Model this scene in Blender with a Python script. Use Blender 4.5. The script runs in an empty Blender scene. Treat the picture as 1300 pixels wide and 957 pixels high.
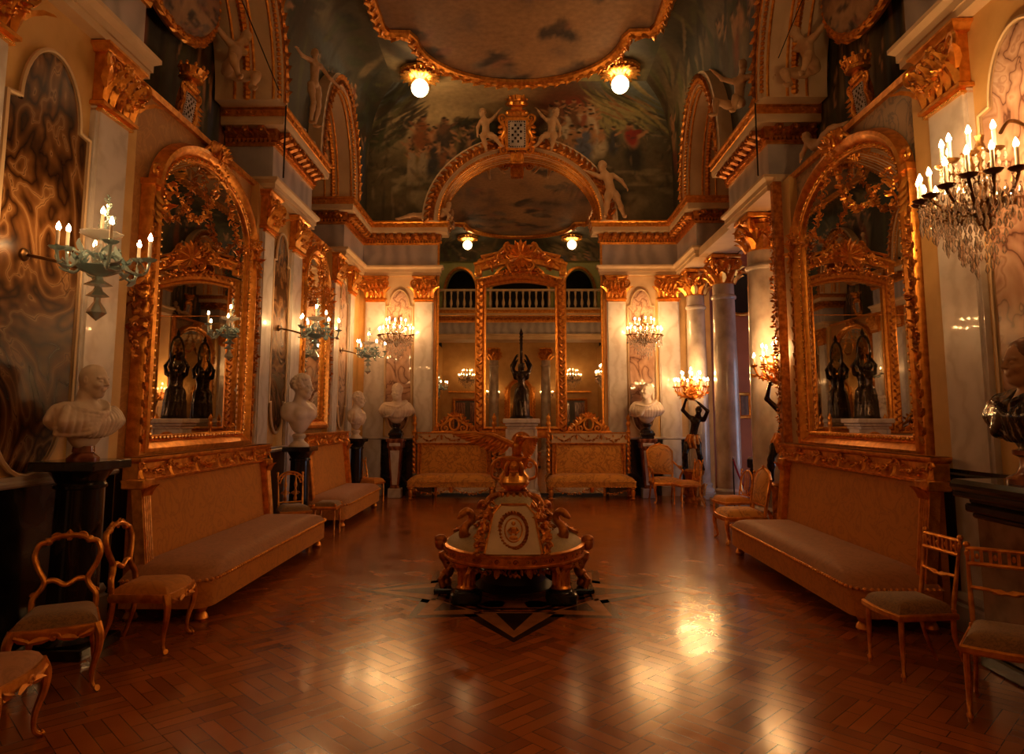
import bpy, math, random
import numpy as np
from mathutils import Vector, Matrix
PI = math.pi
R = math.radians
rnd = random.Random(7)
scn = bpy.context.scene
COL = scn.collection

# ------------------------------------------------------------------ materials
def _mat(name):
    m = bpy.data.materials.new(name); m.use_nodes = True
    nt = m.node_tree
    return m, nt, nt.nodes['Principled BSDF']

def N(nt, t, **kw):
    n = nt.nodes.new(t)
    for k, v in kw.items():
        if k in n.inputs.keys(): n.inputs[k].default_value = v
        else: setattr(n, k, v)
    return n

def ramp(nt, fac, stops):
    r = nt.nodes.new('ShaderNodeValToRGB')
    e = r.color_ramp.elements
    while len(e) < len(stops): e.new(0.5)
    for el, (p, c) in zip(e, stops):
        el.position = p; el.color = (*c, 1)
    nt.links.new(fac, r.inputs[0])
    return r.outputs[0]

def coords(nt, scale=(1, 1, 1), rot=(0, 0, 0), kind='Object'):
    tc = nt.nodes.new('ShaderNodeTexCoord'); mp = nt.nodes.new('ShaderNodeMapping')
    mp.inputs['Scale'].default_value = scale; mp.inputs['Rotation'].default_value = rot
    nt.links.new(tc.outputs[kind], mp.inputs[0])
    return mp.outputs[0]

def bump(nt, b, h, strength=.3, dist=.01):
    n = N(nt, 'ShaderNodeBump', Strength=strength, Distance=dist)
    nt.links.new(h, n.inputs['Height']); nt.links.new(n.outputs[0], b.inputs['Normal'])

def noise_mat(name, c1, c2, scale=6, rough=.5, metal=0, bmp=.2, bscale=None, detail=5, spec=.5, stretch=(1, 1, 1), coat=0, lo=.35, hi=.65, dist=.01):
    m, nt, b = _mat(name)
    v = coords(nt, stretch)
    n = N(nt, 'ShaderNodeTexNoise', Scale=scale, Detail=detail)
    nt.links.new(v, n.inputs['Vector'])
    nt.links.new(ramp(nt, n.outputs[0], [(lo, c1), (hi, c2)]), b.inputs['Base Color'])
    b.inputs['Roughness'].default_value = rough; b.inputs['Metallic'].default_value = metal
    b.inputs['Specular IOR Level'].default_value = spec
    b.inputs['Coat Weight'].default_value = coat
    if bmp:
        n2 = N(nt, 'ShaderNodeTexNoise', Scale=bscale or scale * 3, Detail=4)
        nt.links.new(v, n2.inputs['Vector'])
        bump(nt, b, n2.outputs[0], bmp, dist)
    return m

def wave_mat(name, stops, scale=1.2, distort=14, rough=.2, dscale=1.2, rot=(0, 0, 0), stretch=(1, 1, 1), coat=.3):
    m, nt, b = _mat(name)
    v = coords(nt, stretch, rot)
    w = N(nt, 'ShaderNodeTexWave', Scale=scale, Distortion=distort, Detail=4)
    w.inputs['Detail Scale'].default_value = dscale
    nt.links.new(v, w.inputs['Vector'])
    n = N(nt, 'ShaderNodeTexNoise', Scale=scale * 1.3, Detail=5, Distortion=1.5)
    nt.links.new(v, n.inputs['Vector'])
    mx = N(nt, 'ShaderNodeMix'); mx.data_type = 'FLOAT'; mx.inputs[0].default_value = .4
    nt.links.new(w.outputs['Fac'], mx.inputs[2]); nt.links.new(n.outputs[0], mx.inputs[3])
    nt.links.new(ramp(nt, mx.outputs[0], stops), b.inputs['Base Color'])
    b.inputs['Roughness'].default_value = rough
    b.inputs['Coat Weight'].default_value = coat
    return m

def agate_mat(name, stops, scale=1.0, bands=5, rough=.14, stretch=(1, 1, 1), warp=1.2, coat=.5):
    """banded onyx: contour lines of a warped noise field"""
    m, nt, b = _mat(name)
    v = coords(nt, stretch)
    n = N(nt, 'ShaderNodeTexNoise', Scale=scale, Detail=2.5, Distortion=warp)
    nt.links.new(v, n.inputs['Vector'])
    mu = N(nt, 'ShaderNodeMath'); mu.operation = 'MULTIPLY'; mu.inputs[1].default_value = bands
    nt.links.new(n.outputs[0], mu.inputs[0])
    n2 = N(nt, 'ShaderNodeTexNoise', Scale=scale * 9, Detail=4)
    nt.links.new(v, n2.inputs['Vector'])
    ad = N(nt, 'ShaderNodeMath'); ad.operation = 'MULTIPLY_ADD'; ad.inputs[1].default_value = .25
    nt.links.new(n2.outputs[0], ad.inputs[0]); nt.links.new(mu.outputs[0], ad.inputs[2])
    fr = N(nt, 'ShaderNodeMath'); fr.operation = 'PINGPONG'; fr.inputs[1].default_value = .5
    nt.links.new(ad.outputs[0], fr.inputs[0])
    f2 = N(nt, 'ShaderNodeMath'); f2.operation = 'MULTIPLY'; f2.inputs[1].default_value = 2
    nt.links.new(fr.outputs[0], f2.inputs[0])
    c = ramp(nt, f2.outputs[0], stops)
    big = N(nt, 'ShaderNodeTexNoise', Scale=scale * .8, Detail=1); nt.links.new(v, big.inputs['Vector'])
    mx = N(nt, 'ShaderNodeMix'); mx.data_type = 'RGBA'; mx.blend_type = 'MULTIPLY'; mx.inputs[0].default_value = .8
    nt.links.new(c, mx.inputs[6]); nt.links.new(ramp(nt, big.outputs[0], [(.35, (.4, .33, .3)), (.6, (1, 1, 1))]), mx.inputs[7])
    nt.links.new(mx.outputs[2], b.inputs['Base Color'])
    b.inputs['Roughness'].default_value = rough; b.inputs['Coat Weight'].default_value = coat; b.inputs['Specular IOR Level'].default_value = .16
    return m

def damask_mat(name, c1, c2, scale=5, rough=.75, sheen=.3):
    m, nt, b = _mat(name)
    v = coords(nt)
    vo = N(nt, 'ShaderNodeTexNoise', Scale=scale, Detail=3, Distortion=2.2)
    nt.links.new(v, vo.inputs['Vector'])
    nt.links.new(ramp(nt, vo.outputs[0], [(.44, c1), (.5, c2), (.56, c1)]), b.inputs['Base Color'])
    b.inputs['Roughness'].default_value = rough
    b.inputs['Sheen Weight'].default_value = sheen
    n2 = N(nt, 'ShaderNodeTexNoise', Scale=160, Detail=2)
    nt.links.new(v, n2.inputs['Vector']); bump(nt, b, n2.outputs[0], .15, .002)
    return m

def emit_mat(name, col, st):
    m, nt, b = _mat(name)
    b.inputs['Base Color'].default_value = (*col, 1)
    b.inputs['Emission Color'].default_value = (*col, 1)
    b.inputs['Emission Strength'].default_value = st
    return m

def vcol_mat(name, rough=.7):
    m, nt, b = _mat(name)
    a = nt.nodes.new('ShaderNodeAttribute'); a.attribute_name = 'paint'
    v = coords(nt)
    n = N(nt, 'ShaderNodeTexNoise', Scale=9, Detail=6)
    nt.links.new(v, n.inputs['Vector'])
    mx = N(nt, 'ShaderNodeMix'); mx.data_type = 'RGBA'; mx.blend_type = 'OVERLAY'; mx.inputs[0].default_value = .4
    nt.links.new(a.outputs['Color'], mx.inputs[6]); nt.links.new(n.outputs[0], mx.inputs[7])
    nt.links.new(mx.outputs[2], b.inputs['Base Color'])
    b.inputs['Roughness'].default_value = rough
    return m

def glass_mat(name, col, rough=.06, trans=.85):
    m, nt, b = _mat(name)
    b.inputs['Base Color'].default_value = (*col, 1); b.inputs['Roughness'].default_value = rough
    b.inputs['Transmission Weight'].default_value = trans; b.inputs['IOR'].default_value = 1.5
    return m

def floor_mat(name):
    m, nt, b = _mat(name)
    v = coords(nt, (1, 1, 1), (0, 0, R(45)))
    ck = N(nt, 'ShaderNodeTexChecker', Scale=2.2)
    nt.links.new(v, ck.inputs['Vector'])
    outs = []
    for rz in (0, 90):
        v2 = coords(nt, (1, 1, 1), (0, 0, R(45 + rz)))
        br = N(nt, 'ShaderNodeTexBrick', Scale=2.2)
        br.inputs['Color1'].default_value = (.44, .125, .02, 1); br.inputs['Color2'].default_value = (.26, .066, .011, 1)
        br.inputs['Mortar'].default_value = (.06, .02, .008, 1); br.inputs['Mortar Size'].default_value = .006
        br.inputs['Brick Width'].default_value = 1.0; br.inputs['Row Height'].default_value = .2
        nt.links.new(v2, br.inputs['Vector']); outs.append(br)
    mx = N(nt, 'ShaderNodeMix'); mx.data_type = 'RGBA'
    nt.links.new(ck.outputs['Fac'], mx.inputs[0]); nt.links.new(outs[0].outputs[0], mx.inputs[6]); nt.links.new(outs[1].outputs[0], mx.inputs[7])
    n = N(nt, 'ShaderNodeTexNoise', Scale=3, Detail=8)
    nt.links.new(v, n.inputs['Vector'])
    m2 = N(nt, 'ShaderNodeMix'); m2.data_type = 'RGBA'; m2.blend_type = 'MULTIPLY'; m2.inputs[0].default_value = .6
    nt.links.new(mx.outputs[2], m2.inputs[6])
    nt.links.new(ramp(nt, n.outputs[0], [(.3, (.72, .66, .6)), (.7, (1, 1, 1))]), m2.inputs[7])
    nt.links.new(m2.outputs[2], b.inputs['Base Color'])
    nt.links.new(ramp(nt, n.outputs[0], [(.3, (.15,) * 3), (.7, (.27,) * 3)]), b.inputs['Roughness'])
    n3 = N(nt, 'ShaderNodeTexNoise', Scale=7, Detail=3)
    nt.links.new(v, n3.inputs['Vector'])
    ma = N(nt, 'ShaderNodeMath'); ma.operation = 'ADD'
    nt.links.new(n3.outputs[0], ma.inputs[0]); nt.links.new(outs[0].outputs['Fac'], ma.inputs[1])
    bump(nt, b, ma.outputs[0], .16, .014)
    b.inputs['Coat Weight'].default_value = .25; b.inputs['Coat Roughness'].default_value = .12
    return m

MT = {}
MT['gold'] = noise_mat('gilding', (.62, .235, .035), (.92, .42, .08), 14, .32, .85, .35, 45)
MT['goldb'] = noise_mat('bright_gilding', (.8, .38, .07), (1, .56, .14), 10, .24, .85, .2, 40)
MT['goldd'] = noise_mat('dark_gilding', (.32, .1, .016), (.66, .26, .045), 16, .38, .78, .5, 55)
MT['cream'] = noise_mat('cream_stucco', (.62, .45, .27), (.72, .54, .34), 3, .55, 0, .1, 30)
MT['yellow'] = noise_mat('yellow_painted_plaster', (.6, .36, .12), (.7, .44, .16), 4, .5, 0, .1, 30)
MT['wmarble'] = wave_mat('pale_grey_marble', [(.15, (.52, .47, .45)), (.45, (.6, .56, .54)), (.9, (.65, .61, .6))], 1.4, 16, .25)
MT['gmarble'] = wave_mat('lilac_grey_marble', [(.2, (.36, .33, .34)), (.6, (.47, .43, .43)), (.9, (.53, .49, .48))], .9, 8, .3)
MT['column'] = noise_mat('mottled_grey_marble', (.3, .25, .22), (.66, .6, .55), 3.2, .18, 0, 0, None, 9, .5, (1, 1, .7), .3, .3, .7)
MT['onyx'] = agate_mat('brown_onyx', [(0, (.03, .011, .004)), (.3, (.09, .036, .01)), (.55, (.15, .062, .018)), (.8, (.2, .09, .03)), (.93, (.36, .2, .08)), (1, (.1, .04, .011))], 1.25, 7, .24, (1, 1, .75), 1.8, 0)
MT['pinkmarble'] = agate_mat('pink_veined_marble', [(0, (.13, .06, .04)), (.12, (.4, .23, .16)), (.5, (.56, .36, .26)), (.8, (.64, .44, .33)), (1, (.46, .27, .19))], 1.3, 4, .16, (1, 1, .8), 1.8)
MT['blackmarble'] = wave_mat('black_veined_marble', [(.3, (.006, .006, .008)), (.75, (.018, .017, .02)), (.86, (.05, .045, .045)), (.9, (.2, .17, .14)), (.94, (.015, .014, .016))], .7, 15, .18)
MT['statuary'] = noise_mat('statuary_marble', (.62, .52, .43), (.76, .66, .56), 8, .45, 0, .08, 50)
MT['redmarble'] = wave_mat('red_brown_marble', [(.2, (.13, .035, .018)), (.6, (.26, .08, .04)), (.9, (.36, .15, .08))], 2.5, 10, .16)
MT['dado'] = noise_mat('dark_wood_panelling', (.03, .016, .009), (.07, .034, .016), 5, .32, 0, .2, 30, stretch=(6, 6, .6))
MT['damwall'] = damask_mat('ochre_wall_damask', (.4, .17, .025), (.52, .24, .045), 3.2, .5)
MT['damwall2'] = damask_mat('grey_brown_patterned_wall_silk', (.34, .2, .085), (.13, .085, .05), 3.0, .45)
MT['velvet'] = damask_mat('worn_ochre_velvet', (.58, .215, .016), (.47, .165, .011), 4, .75, .08)
MT['velvetseat'] = damask_mat('faded_brown_velvet', (.38, .145, .04), (.3, .11, .027), 5, .65, .15)
MT['damask'] = damask_mat('floral_gold_damask', (.62, .28, .04), (.34, .135, .022), 4, .7, .1)
MT['greydam'] = damask_mat('pale_sage_damask', (.44, .34, .17), (.33, .25, .12), 14, .65, .1)
MT['silkseat'] = damask_mat('dark_olive_damask', (.26, .13, .035), (.13, .065, .02), 16, .7, .3)
MT['bronze'] = noise_mat('dark_bronze', (.018, .012, .009), (.05, .03, .018), 8, .24, .6, .1, 40)
MT['bluebronze'] = noise_mat('blue_black_lacquer', (.01, .013, .016), (.03, .035, .04), 8, .2, .3, .1, 40)
MT['black'] = noise_mat('black_metal', (.01, .01, .01), (.02, .02, .02), 8, .4, .3, 0)
MT['putto'] = noise_mat('warm_painted_stucco', (.5, .3, .15), (.62, .4, .22), 7, .5, 0, .1, 40)
MT['pinkwall'] = noise_mat('rose_painted_wall', (.5, .2, .13), (.56, .24, .16), 3, .6, 0, .05, 30)
MT['orangewall'] = noise_mat('orange_painted_wall', (.55, .24, .06), (.62, .28, .08), 3, .6, 0, .05, 30)
MT['green'] = noise_mat('sage_green_plaster', (.28, .3, .1), (.36, .36, .14), 3, .6, 0, .05, 30)
MT['sofacream'] = noise_mat('cream_gesso', (.55, .4, .24), (.66, .5, .32), 6, .5, 0, .1, 40)
MT['mirror'] = noise_mat('mirror_glass', (.72, .69, .64), (.76, .73, .68), 2, .012, 1, 0)
MT['darkglass'] = noise_mat('dark_window_glass', (.02, .025, .03), (.03, .035, .04), 2, .08, 0, 0)
MT['candle'] = noise_mat('ivory_candle_sleeve', (.75, .66, .52), (.8, .71, .58), 4, .5, 0, 0)
MT['bulb'] = emit_mat('lit_candle_bulb', (1, .52, .185), 430)
MT['globe'] = emit_mat('lit_glass_globe', (1, .62, .27), 24)
MT['dimbulb'] = emit_mat('lit_small_bulb', (1, .53, .195), 270)
MT['faintbulb'] = emit_mat('lit_low_bulb', (1, .53, .195), 110)
MT['crystal'] = glass_mat('cut_crystal', (.95, .9, .85), .05, .8)
MT['aqua'] = glass_mat('aqua_blown_glass', (.5, .68, .72), .08, .65)
MT['ironbrown'] = noise_mat('dark_gilt_bronze', (.09, .045, .015), (.2, .1, .03), 12, .3, .8, .2, 40)
MT['floor'] = floor_mat('parquet')
MT['inlayd'] = noise_mat('dark_inlay_wood', (.022, .009, .005), (.05, .018, .008), 6, .25, 0, .05, 20, coat=.25)
MT['inlayl'] = noise_mat('light_inlay_wood', (.3, .11, .03), (.4, .16, .05), 6, .25, 0, .05, 20, coat=.25)
MT['paint'] = vcol_mat('fresco')
MT['rope'] = noise_mat('crimson_rope', (.28, .012, .02), (.4, .02, .03), 20, .7, 0, .3, 90)
MT['steel'] = noise_mat('brushed_steel', (.4, .4, .42), (.55, .55, .57), 20, .3, .9, 0)
MT['daylight'] = emit_mat('overcast_daylight', (.62, .75, 1), 3.0)
MT['turq'] = noise_mat('near_black_wood', (.012, .009, .007), (.02, .014, .01), 6, .5, 0, 0)  # near-black brown wood colour with slight random variation
MT['veil'] = wave_mat('brown_veil_marble', [(.2, (.12, .06, .03)), (.6, (.2, .105, .05)), (.9, (.27, .15, .08))], 2.2, 8, .25)
MT['flesh'] = noise_mat('tan_marble', (.42, .25, .14), (.5, .31, .18), 6, .4, 0, .05, 40)
MT['drapestone'] = wave_mat('dark_grey_banded_marble', [(.25, (.012, .012, .013)), (.6, (.035, .033, .033)), (.85, (.14, .12, .1))], 2.5, 10, .16)

# ------------------------------------------------------------------ mesh builder
def V3(*a): return Vector(a)
class MB:
    def __init__(s): s.v = []; s.f = []
    def add(s, vs, fs, M=None):
        o = len(s.v)
        s.v += [tuple(M @ Vector(p)) for p in vs] if M is not None else [tuple(p) for p in vs]
        s.f += [tuple(i + o for i in f) for f in fs]
        return s
    def box(s, c, d, M=None, bev=0):
        x, y, z = d[0] / 2, d[1] / 2, d[2] / 2
        T = Matrix.Translation(Vector(c)) @ (M if M is not None else Matrix())
        if bev > 0:
            b = min(bev, x * .9, y * .9, z * .9)
            vs = []
            for sx in (-1, 1):
                for sy in (-1, 1):
                    for sz in (-1, 1):
                        vs += [(sx * x, sy * (y - b), sz * (z - b)), (sx * (x - b), sy * y, sz * (z - b)), (sx * (x - b), sy * (y - b), sz * z)]
            I = lambda a, b_, c_, k: (a * 4 + b_ * 2 + c_) * 3 + k
            fs = []
            for a in (0, 1):
                fs.append([I(a, 0, 0, 0), I(a, 1, 0, 0), I(a, 1, 1, 0), I(a, 0, 1, 0)][::(1 if a else -1)])
                fs.append([I(0, a, 0, 1), I(0, a, 1, 1), I(1, a, 1, 1), I(1, a, 0, 1)][::(1 if a else -1)])
                fs.append([I(0, 0, a, 2), I(1, 0, a, 2), I(1, 1, a, 2), I(0, 1, a, 2)][::(1 if a else -1)])
            for a in (0, 1):
                for b_ in (0, 1):
                    k = 1 if a == b_ else -1
                    fs.append([I(a, b_, 0, 0), I(a, b_, 0, 1), I(a, b_, 1, 1), I(a, b_, 1, 0)][::k])
                    fs.append([I(a, 0, b_, 0), I(a, 1, b_, 0), I(a, 1, b_, 2), I(a, 0, b_, 2)][::k])
                    fs.append([I(0, a, b_, 1), I(0, a, b_, 2), I(1, a, b_, 2), I(1, a, b_, 1)][::k])
                    for c_ in (0, 1):
                        fs.append([I(a, b_, c_, 0), I(a, b_, c_, 1), I(a, b_, c_, 2)][::(1 if (a + b_ + c_) % 2 else -1)])
            return s.add(vs, fs, T)
        vs = [(sx * x, sy * y, sz * z) for sx in (-1, 1) for sy in (-1, 1) for sz in (-1, 1)]
        return s.add(vs, [(0, 1, 3, 2), (4, 6, 7, 5), (0, 4, 5, 1), (2, 3, 7, 6), (0, 2, 6, 4), (1, 5, 7, 3)], T)
    def b6(s, x0, x1, y0, y1, z0, z1, bev=0):
        return s.box(((x0 + x1) / 2, (y0 + y1) / 2, (z0 + z1) / 2), (abs(x1 - x0), abs(y1 - y0), abs(z1 - z0)), None, bev)
    def lathe(s, prof, c=(0, 0, 0), seg=20, M=None, sx=1, sy=1, a0=0, a1=2 * PI, wob=None):
        T = Matrix.Translation(Vector(c)) @ (M if M is not None else Matrix())
        full = abs(a1 - a0 - 2 * PI) < 1e-6
        n = seg if full else seg + 1
        vs = []
        for r, z in prof:
            for i in range(n):
                a = a0 + (a1 - a0) * i / seg
                rr = r * (wob(a, z) if wob else 1)
                vs.append((rr * math.cos(a) * sx, rr * math.sin(a) * sy, z))
        fs = []
        for j in range(len(prof) - 1):
            for i in range(seg):
                k = (i + 1) % n
                fs.append((j * n + i, j * n + k, (j + 1) * n + k, (j + 1) * n + i))
        if full:
            if prof[0][0] > 1e-5: fs.append(tuple(range(n))[::-1])
            if prof[-1][0] > 1e-5: fs.append(tuple((len(prof) - 1) * n + i for i in range(n)))
        return s.add(vs, fs, T)
    def tube(s, pts, r, seg=8, closed=False, M=None, flat=1.0, up=None):
        P = [Vector(p) for p in pts]; n = len(P)
        rr = r if isinstance(r, (list, tuple)) else [r] * n
        vs = []; prev = None
        for i in range(n):
            a = P[(i - 1) % n] if (closed or i > 0) else P[i]
            b = P[(i + 1) % n] if (closed or i < n - 1) else P[i]
            t = (b - a)
            t = t.normalized() if t.length > 1e-9 else Vector((0, 0, 1))
            if prev is None:
                u = Vector(up) if up else (Vector((0, 0, 1)) if abs(t.z) < .9 else Vector((1, 0, 0)))
            else: u = prev
            u = u - t * u.dot(t)
            if u.length < 1e-6: u = t.orthogonal()
            u.normalize(); w = t.cross(u); prev = u
            for k in range(seg):
                an = 2 * PI * k / seg
                vs.append(P[i] + u * math.cos(an) * rr[i] * flat + w * math.sin(an) * rr[i])
        fs = []
        for i in range(n if closed else n - 1):
            j = (i + 1) % n
            for k in range(seg):
                l = (k + 1) % seg
                fs.append((i * seg + k, i * seg + l, j * seg + l, j * seg + k))
        if not closed:
            fs.append(tuple(range(seg))[::-1]); fs.append(tuple((n - 1) * seg + k for k in range(seg)))
        return s.add(vs, fs, M)
    def ell(s, c, r, M=None, nu=10, nv=7):
        if not isinstance(r, (tuple, list)): r = (r, r, r)
        T = Matrix.Translation(Vector(c)) @ (M if M is not None else Matrix())
        vs = [(0, 0, -r[2])]
        for j in range(1, nv):
            t = -PI / 2 + PI * j / nv
            for i in range(nu):
                a = 2 * PI * i / nu
                vs.append((r[0] * math.cos(t) * math.cos(a), r[1] * math.cos(t) * math.sin(a), r[2] * math.sin(t)))
        vs.append((0, 0, r[2])); e = len(vs) - 1
        fs = [(0, 1 + (i + 1) % nu, 1 + i) for i in range(nu)]
        for j in range(nv - 2):
            for i in range(nu):
                a = 1 + j * nu + i; b = 1 + j * nu + (i + 1) % nu
                fs.append((a, b, b + nu, a + nu))
        o = 1 + (nv - 2) * nu
        fs += [(o + i, o + (i + 1) % nu, e) for i in range(nu)]
        return s.add(vs, fs, T)
    def sbox(s, c, d, e=.35, nu=28, nv=14, M=None):
        """rounded cushion: superellipsoid filling the box d"""
        T = Matrix.Translation(Vector(c)) @ (M if M is not None else Matrix())
        P = lambda q, k: math.copysign(abs(q) ** k, q)
        vs = []
        for j in range(nv + 1):
            t = -PI / 2 + PI * j / nv
            for i in range(nu):
                a = 2 * PI * (i + .5) / nu
                vs.append((d[0] / 2 * P(math.cos(t), e) * P(math.cos(a), e), d[1] / 2 * P(math.cos(t), e) * P(math.sin(a), e), d[2] / 2 * P(math.sin(t), e)))
        fs = [(j * nu + i, j * nu + (i + 1) % nu, (j + 1) * nu + (i + 1) % nu, (j + 1) * nu + i) for j in range(nv) for i in range(nu)]
        return s.add(vs, fs, T)
    def prism(s, poly, d0, d1, M=None):
        """polygon in local x,z extruded along y from d0 to d1"""
        n = len(poly)
        vs = [(x, d0, z) for x, z in poly] + [(x, d1, z) for x, z in poly]
        fs = [tuple(range(n)), tuple(range(n, 2 * n))[::-1]] + [(i, n + i, n + (i + 1) % n, (i + 1) % n) for i in range(n)]
        return s.add(vs, fs, M)
    def sweep(s, path, nrm, prof, closed=False, M=None, cap=True):
        """profile (out, along normal) swept along a planar path with mitred corners; out = tangent x normal"""
        P = [Vector(p) for p in path]; nv = Vector(nrm).normalized(); n = len(P); vs = []
        for i in range(n):
            t0 = (P[i] - P[i - 1]).normalized() if (closed or i > 0) else None
            t1 = (P[(i + 1) % n] - P[i]).normalized() if (closed or i < n - 1) else None
            if t0 is None: t0 = t1
            if t1 is None: t1 = t0
            s0 = t0.cross(nv); s1 = t1.cross(nv); sd = s0 + s1
            sd = sd / max(.25, (1 + s0.dot(s1))) if sd.length > 1e-6 else s0
            for a, b in prof: vs.append(P[i] + sd * a + nv * b)
        k = len(prof); fs = []
        for i in range(n if closed else n - 1):
            j = (i + 1) % n
            for q in range(k - 1): fs.append((i * k + q, j * k + q, j * k + q + 1, i * k + q + 1))
        if not closed and cap:
            fs.append(tuple(range(k))[::-1]); fs.append(tuple((n - 1) * k + q for q in range(k)))
        return s.add(vs, fs, M)
    def grid(s, fn, nu, nv, M=None, wrapu=False):
        vs = [fn(i / nu, j / nv) for j in range(nv + 1) for i in range(nu + (0 if wrapu else 1))]
        w = nu + (0 if wrapu else 1)
        fs = [(j * w + i, j * w + (i + 1) % w, (j + 1) * w + (i + 1) % w, (j + 1) * w + i) for j in range(nv) for i in range(nu)]
        return s.add(vs, fs, M)
    def leaf(s, p, d, n, L, W, curl=.35, th=.18):
        """curled acanthus-like leaf from p along d, standing off along n"""
        p = Vector(p); d = Vector(d).normalized(); n = Vector(n); n = (n - d * n.dot(d)).normalized(); w = d.cross(n)
        vs = []
        for t, ww in ((0, .45), (.35, 1), (.7, .8), (1, .12)):
            c = p + d * L * t * (1 if t < .9 else .92) + n * L * curl * t * t
            vs += [c - w * W * ww / 2, c + n * W * th + n * .1 * W, c + w * W * ww / 2]
        fs = []
        for i in range(3):
            a = i * 3
            fs += [(a, a + 1, a + 4, a + 3), (a + 1, a + 2, a + 5, a + 4)]
        return s.add(vs, fs)
    def scroll(s, c, r, ax, ay, turns=1.6, th=.25, a0=0, sgn=1, n=18, tail=None):
        """spiral volute in the plane ax, ay"""
        c = Vector(c); ax = Vector(ax); ay = Vector(ay); pts = []; rs = []
        if tail is not None: pts.append(Vector(tail)); rs.append(r * th * .8)
        for i in range(n + 1):
            t = i / n; a = a0 + sgn * turns * 2 * PI * t; q = r * (1 - .85 * t)
            pts.append(c + ax * math.cos(a) * q + ay * math.sin(a) * q); rs.append(r * th * (1 - .55 * t))
        s.tube(pts, rs, 6); s.ell(c, r * .22, None, 6, 4)
        return s
    def garland(s, pts, r, n, sd=1, leaf=True, nrm=None):
        """clustered leaves and fruit along a polyline"""
        q = random.Random(sd); P = [Vector(p) for p in pts]
        L = [0]
        for a, b in zip(P, P[1:]): L.append(L[-1] + (b - a).length)
        for i in range(n):
            d = L[-1] * (i + .5) / n
            k = max(j for j in range(len(P) - 1) if L[j] <= d)
            f = (d - L[k]) / max(1e-6, L[k + 1] - L[k]); c = P[k].lerp(P[k + 1], f)
            env = .65 + .35 * math.sin(PI * i / n)
            for m in range(3):
                o = Vector((q.uniform(-1, 1), q.uniform(-1, 1), q.uniform(-1, 1))) * r * env * .75
                if nrm is not None: o += Vector(nrm) * r * .35
                if leaf and m < 2:
                    dd = Vector((q.uniform(-1, 1), q.uniform(-1, 1), q.uniform(-1, 1)))
                    nn = Vector(nrm) if nrm is not None else dd.orthogonal()
                    if abs(dd.normalized().dot(nn.normalized())) > .95: dd = dd.orthogonal()
                    s.leaf(c + o * .5, dd, nn, r * 1.5 * env, r * .9 * env)
                else: s.ell(c + o, r * q.uniform(.3, .5) * env, None, 6, 4)
        return s

def obj(name, mb, mat, parent=None, smooth=True, loc=None, rz=None, **props):
    me = bpy.data.meshes.new(name)
    me.from_pydata(mb.v, [], mb.f); me.validate(); me.update()
    me.materials.append(MT[mat] if isinstance(mat, str) else mat)
    o = bpy.data.objects.new(name, me); COL.objects.link(o)
    if smooth:
        me.polygons.foreach_set('use_smooth', [True] * len(me.polygons))
        try: me.set_sharp_from_angle(angle=R(38))
        except Exception: pass
    if parent is not None: o.parent = parent
    if loc is not None: o.location = loc
    if rz is not None: o.rotation_euler = (0, 0, rz)
    for k, v in props.items(): o[k] = v
    return o

def fix_normals(o):
    import bmesh
    b = bmesh.new(); b.from_mesh(o.data); bmesh.ops.recalc_face_normals(b, faces=b.faces); b.to_mesh(o.data); b.free()
    return o

def tag(o, label, cat, group=None):
    o['label'] = label; o['category'] = cat
    if group: o['group'] = group
    return o

def thing(name, label, cat, loc=(0, 0, 0), rz=0, group=None, sc=None):
    o = bpy.data.objects.new(name, None); COL.objects.link(o)
    o.location = loc; o.rotation_euler = (0, 0, rz); o.empty_display_size = .1
    if sc is not None: o.scale = (sc, sc, sc) if not isinstance(sc, tuple) else sc
    return tag(o, label, cat, group)

def dup(root, loc, rz, label, group=None, sc=None):
    def cp(o, par):
        c = o.copy(); COL.objects.link(c); c.parent = par
        for ch in o.children: cp(ch, c)
        return c
    r = root.copy(); COL.objects.link(r)
    for ch in list(root.children): cp(ch, r)
    r.location = loc; r.rotation_euler = (0, 0, rz); r['label'] = label
    if group: r['group'] = group
    if sc is not None: r.scale = (sc, sc, sc) if not isinstance(sc, tuple) else sc
    return r

def struct(name, mb, mat, parent=None, smooth=False, **k):
    o = obj(name, mb, mat, parent, smooth, **k)
    if parent is None: o['kind'] = 'structure'
    return o

def ellarc(cx, cz, a, b, t0=0., t1=PI, n=24):
    return [(cx + a * math.cos(t0 + (t1 - t0) * i / n), cz + b * math.sin(t0 + (t1 - t0) * i / n)) for i in range(n + 1)]

def smooth_path(pts, k=4):
    """Catmull-Rom through the points"""
    P = [Vector(p) for p in pts]; out = []
    for i in range(len(P) - 1):
        p0 = P[max(i - 1, 0)]; p1 = P[i]; p2 = P[i + 1]; p3 = P[min(i + 2, len(P) - 1)]
        for j in range(k):
            t = j / k
            out.append(.5 * ((2 * p1) + (p2 - p0) * t + (2 * p0 - 5 * p1 + 4 * p2 - p3) * t * t + (3 * p1 - p0 - 3 * p2 + p3) * t ** 3))
    out.append(P[-1])
    return out
# ------------------------------------------------------------------ the room
WX = 3.65            # wall face
YE = 15.3            # end wall (great mirror)
YR = -1.6            # rear wall behind the camera
LEFT = (R(90)); RIGHT = (R(-90))
def side(sgn): return LEFT if sgn < 0 else RIGHT
def wloc(sgn, y, d=0): return (sgn * (WX - d), y, 0)

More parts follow.
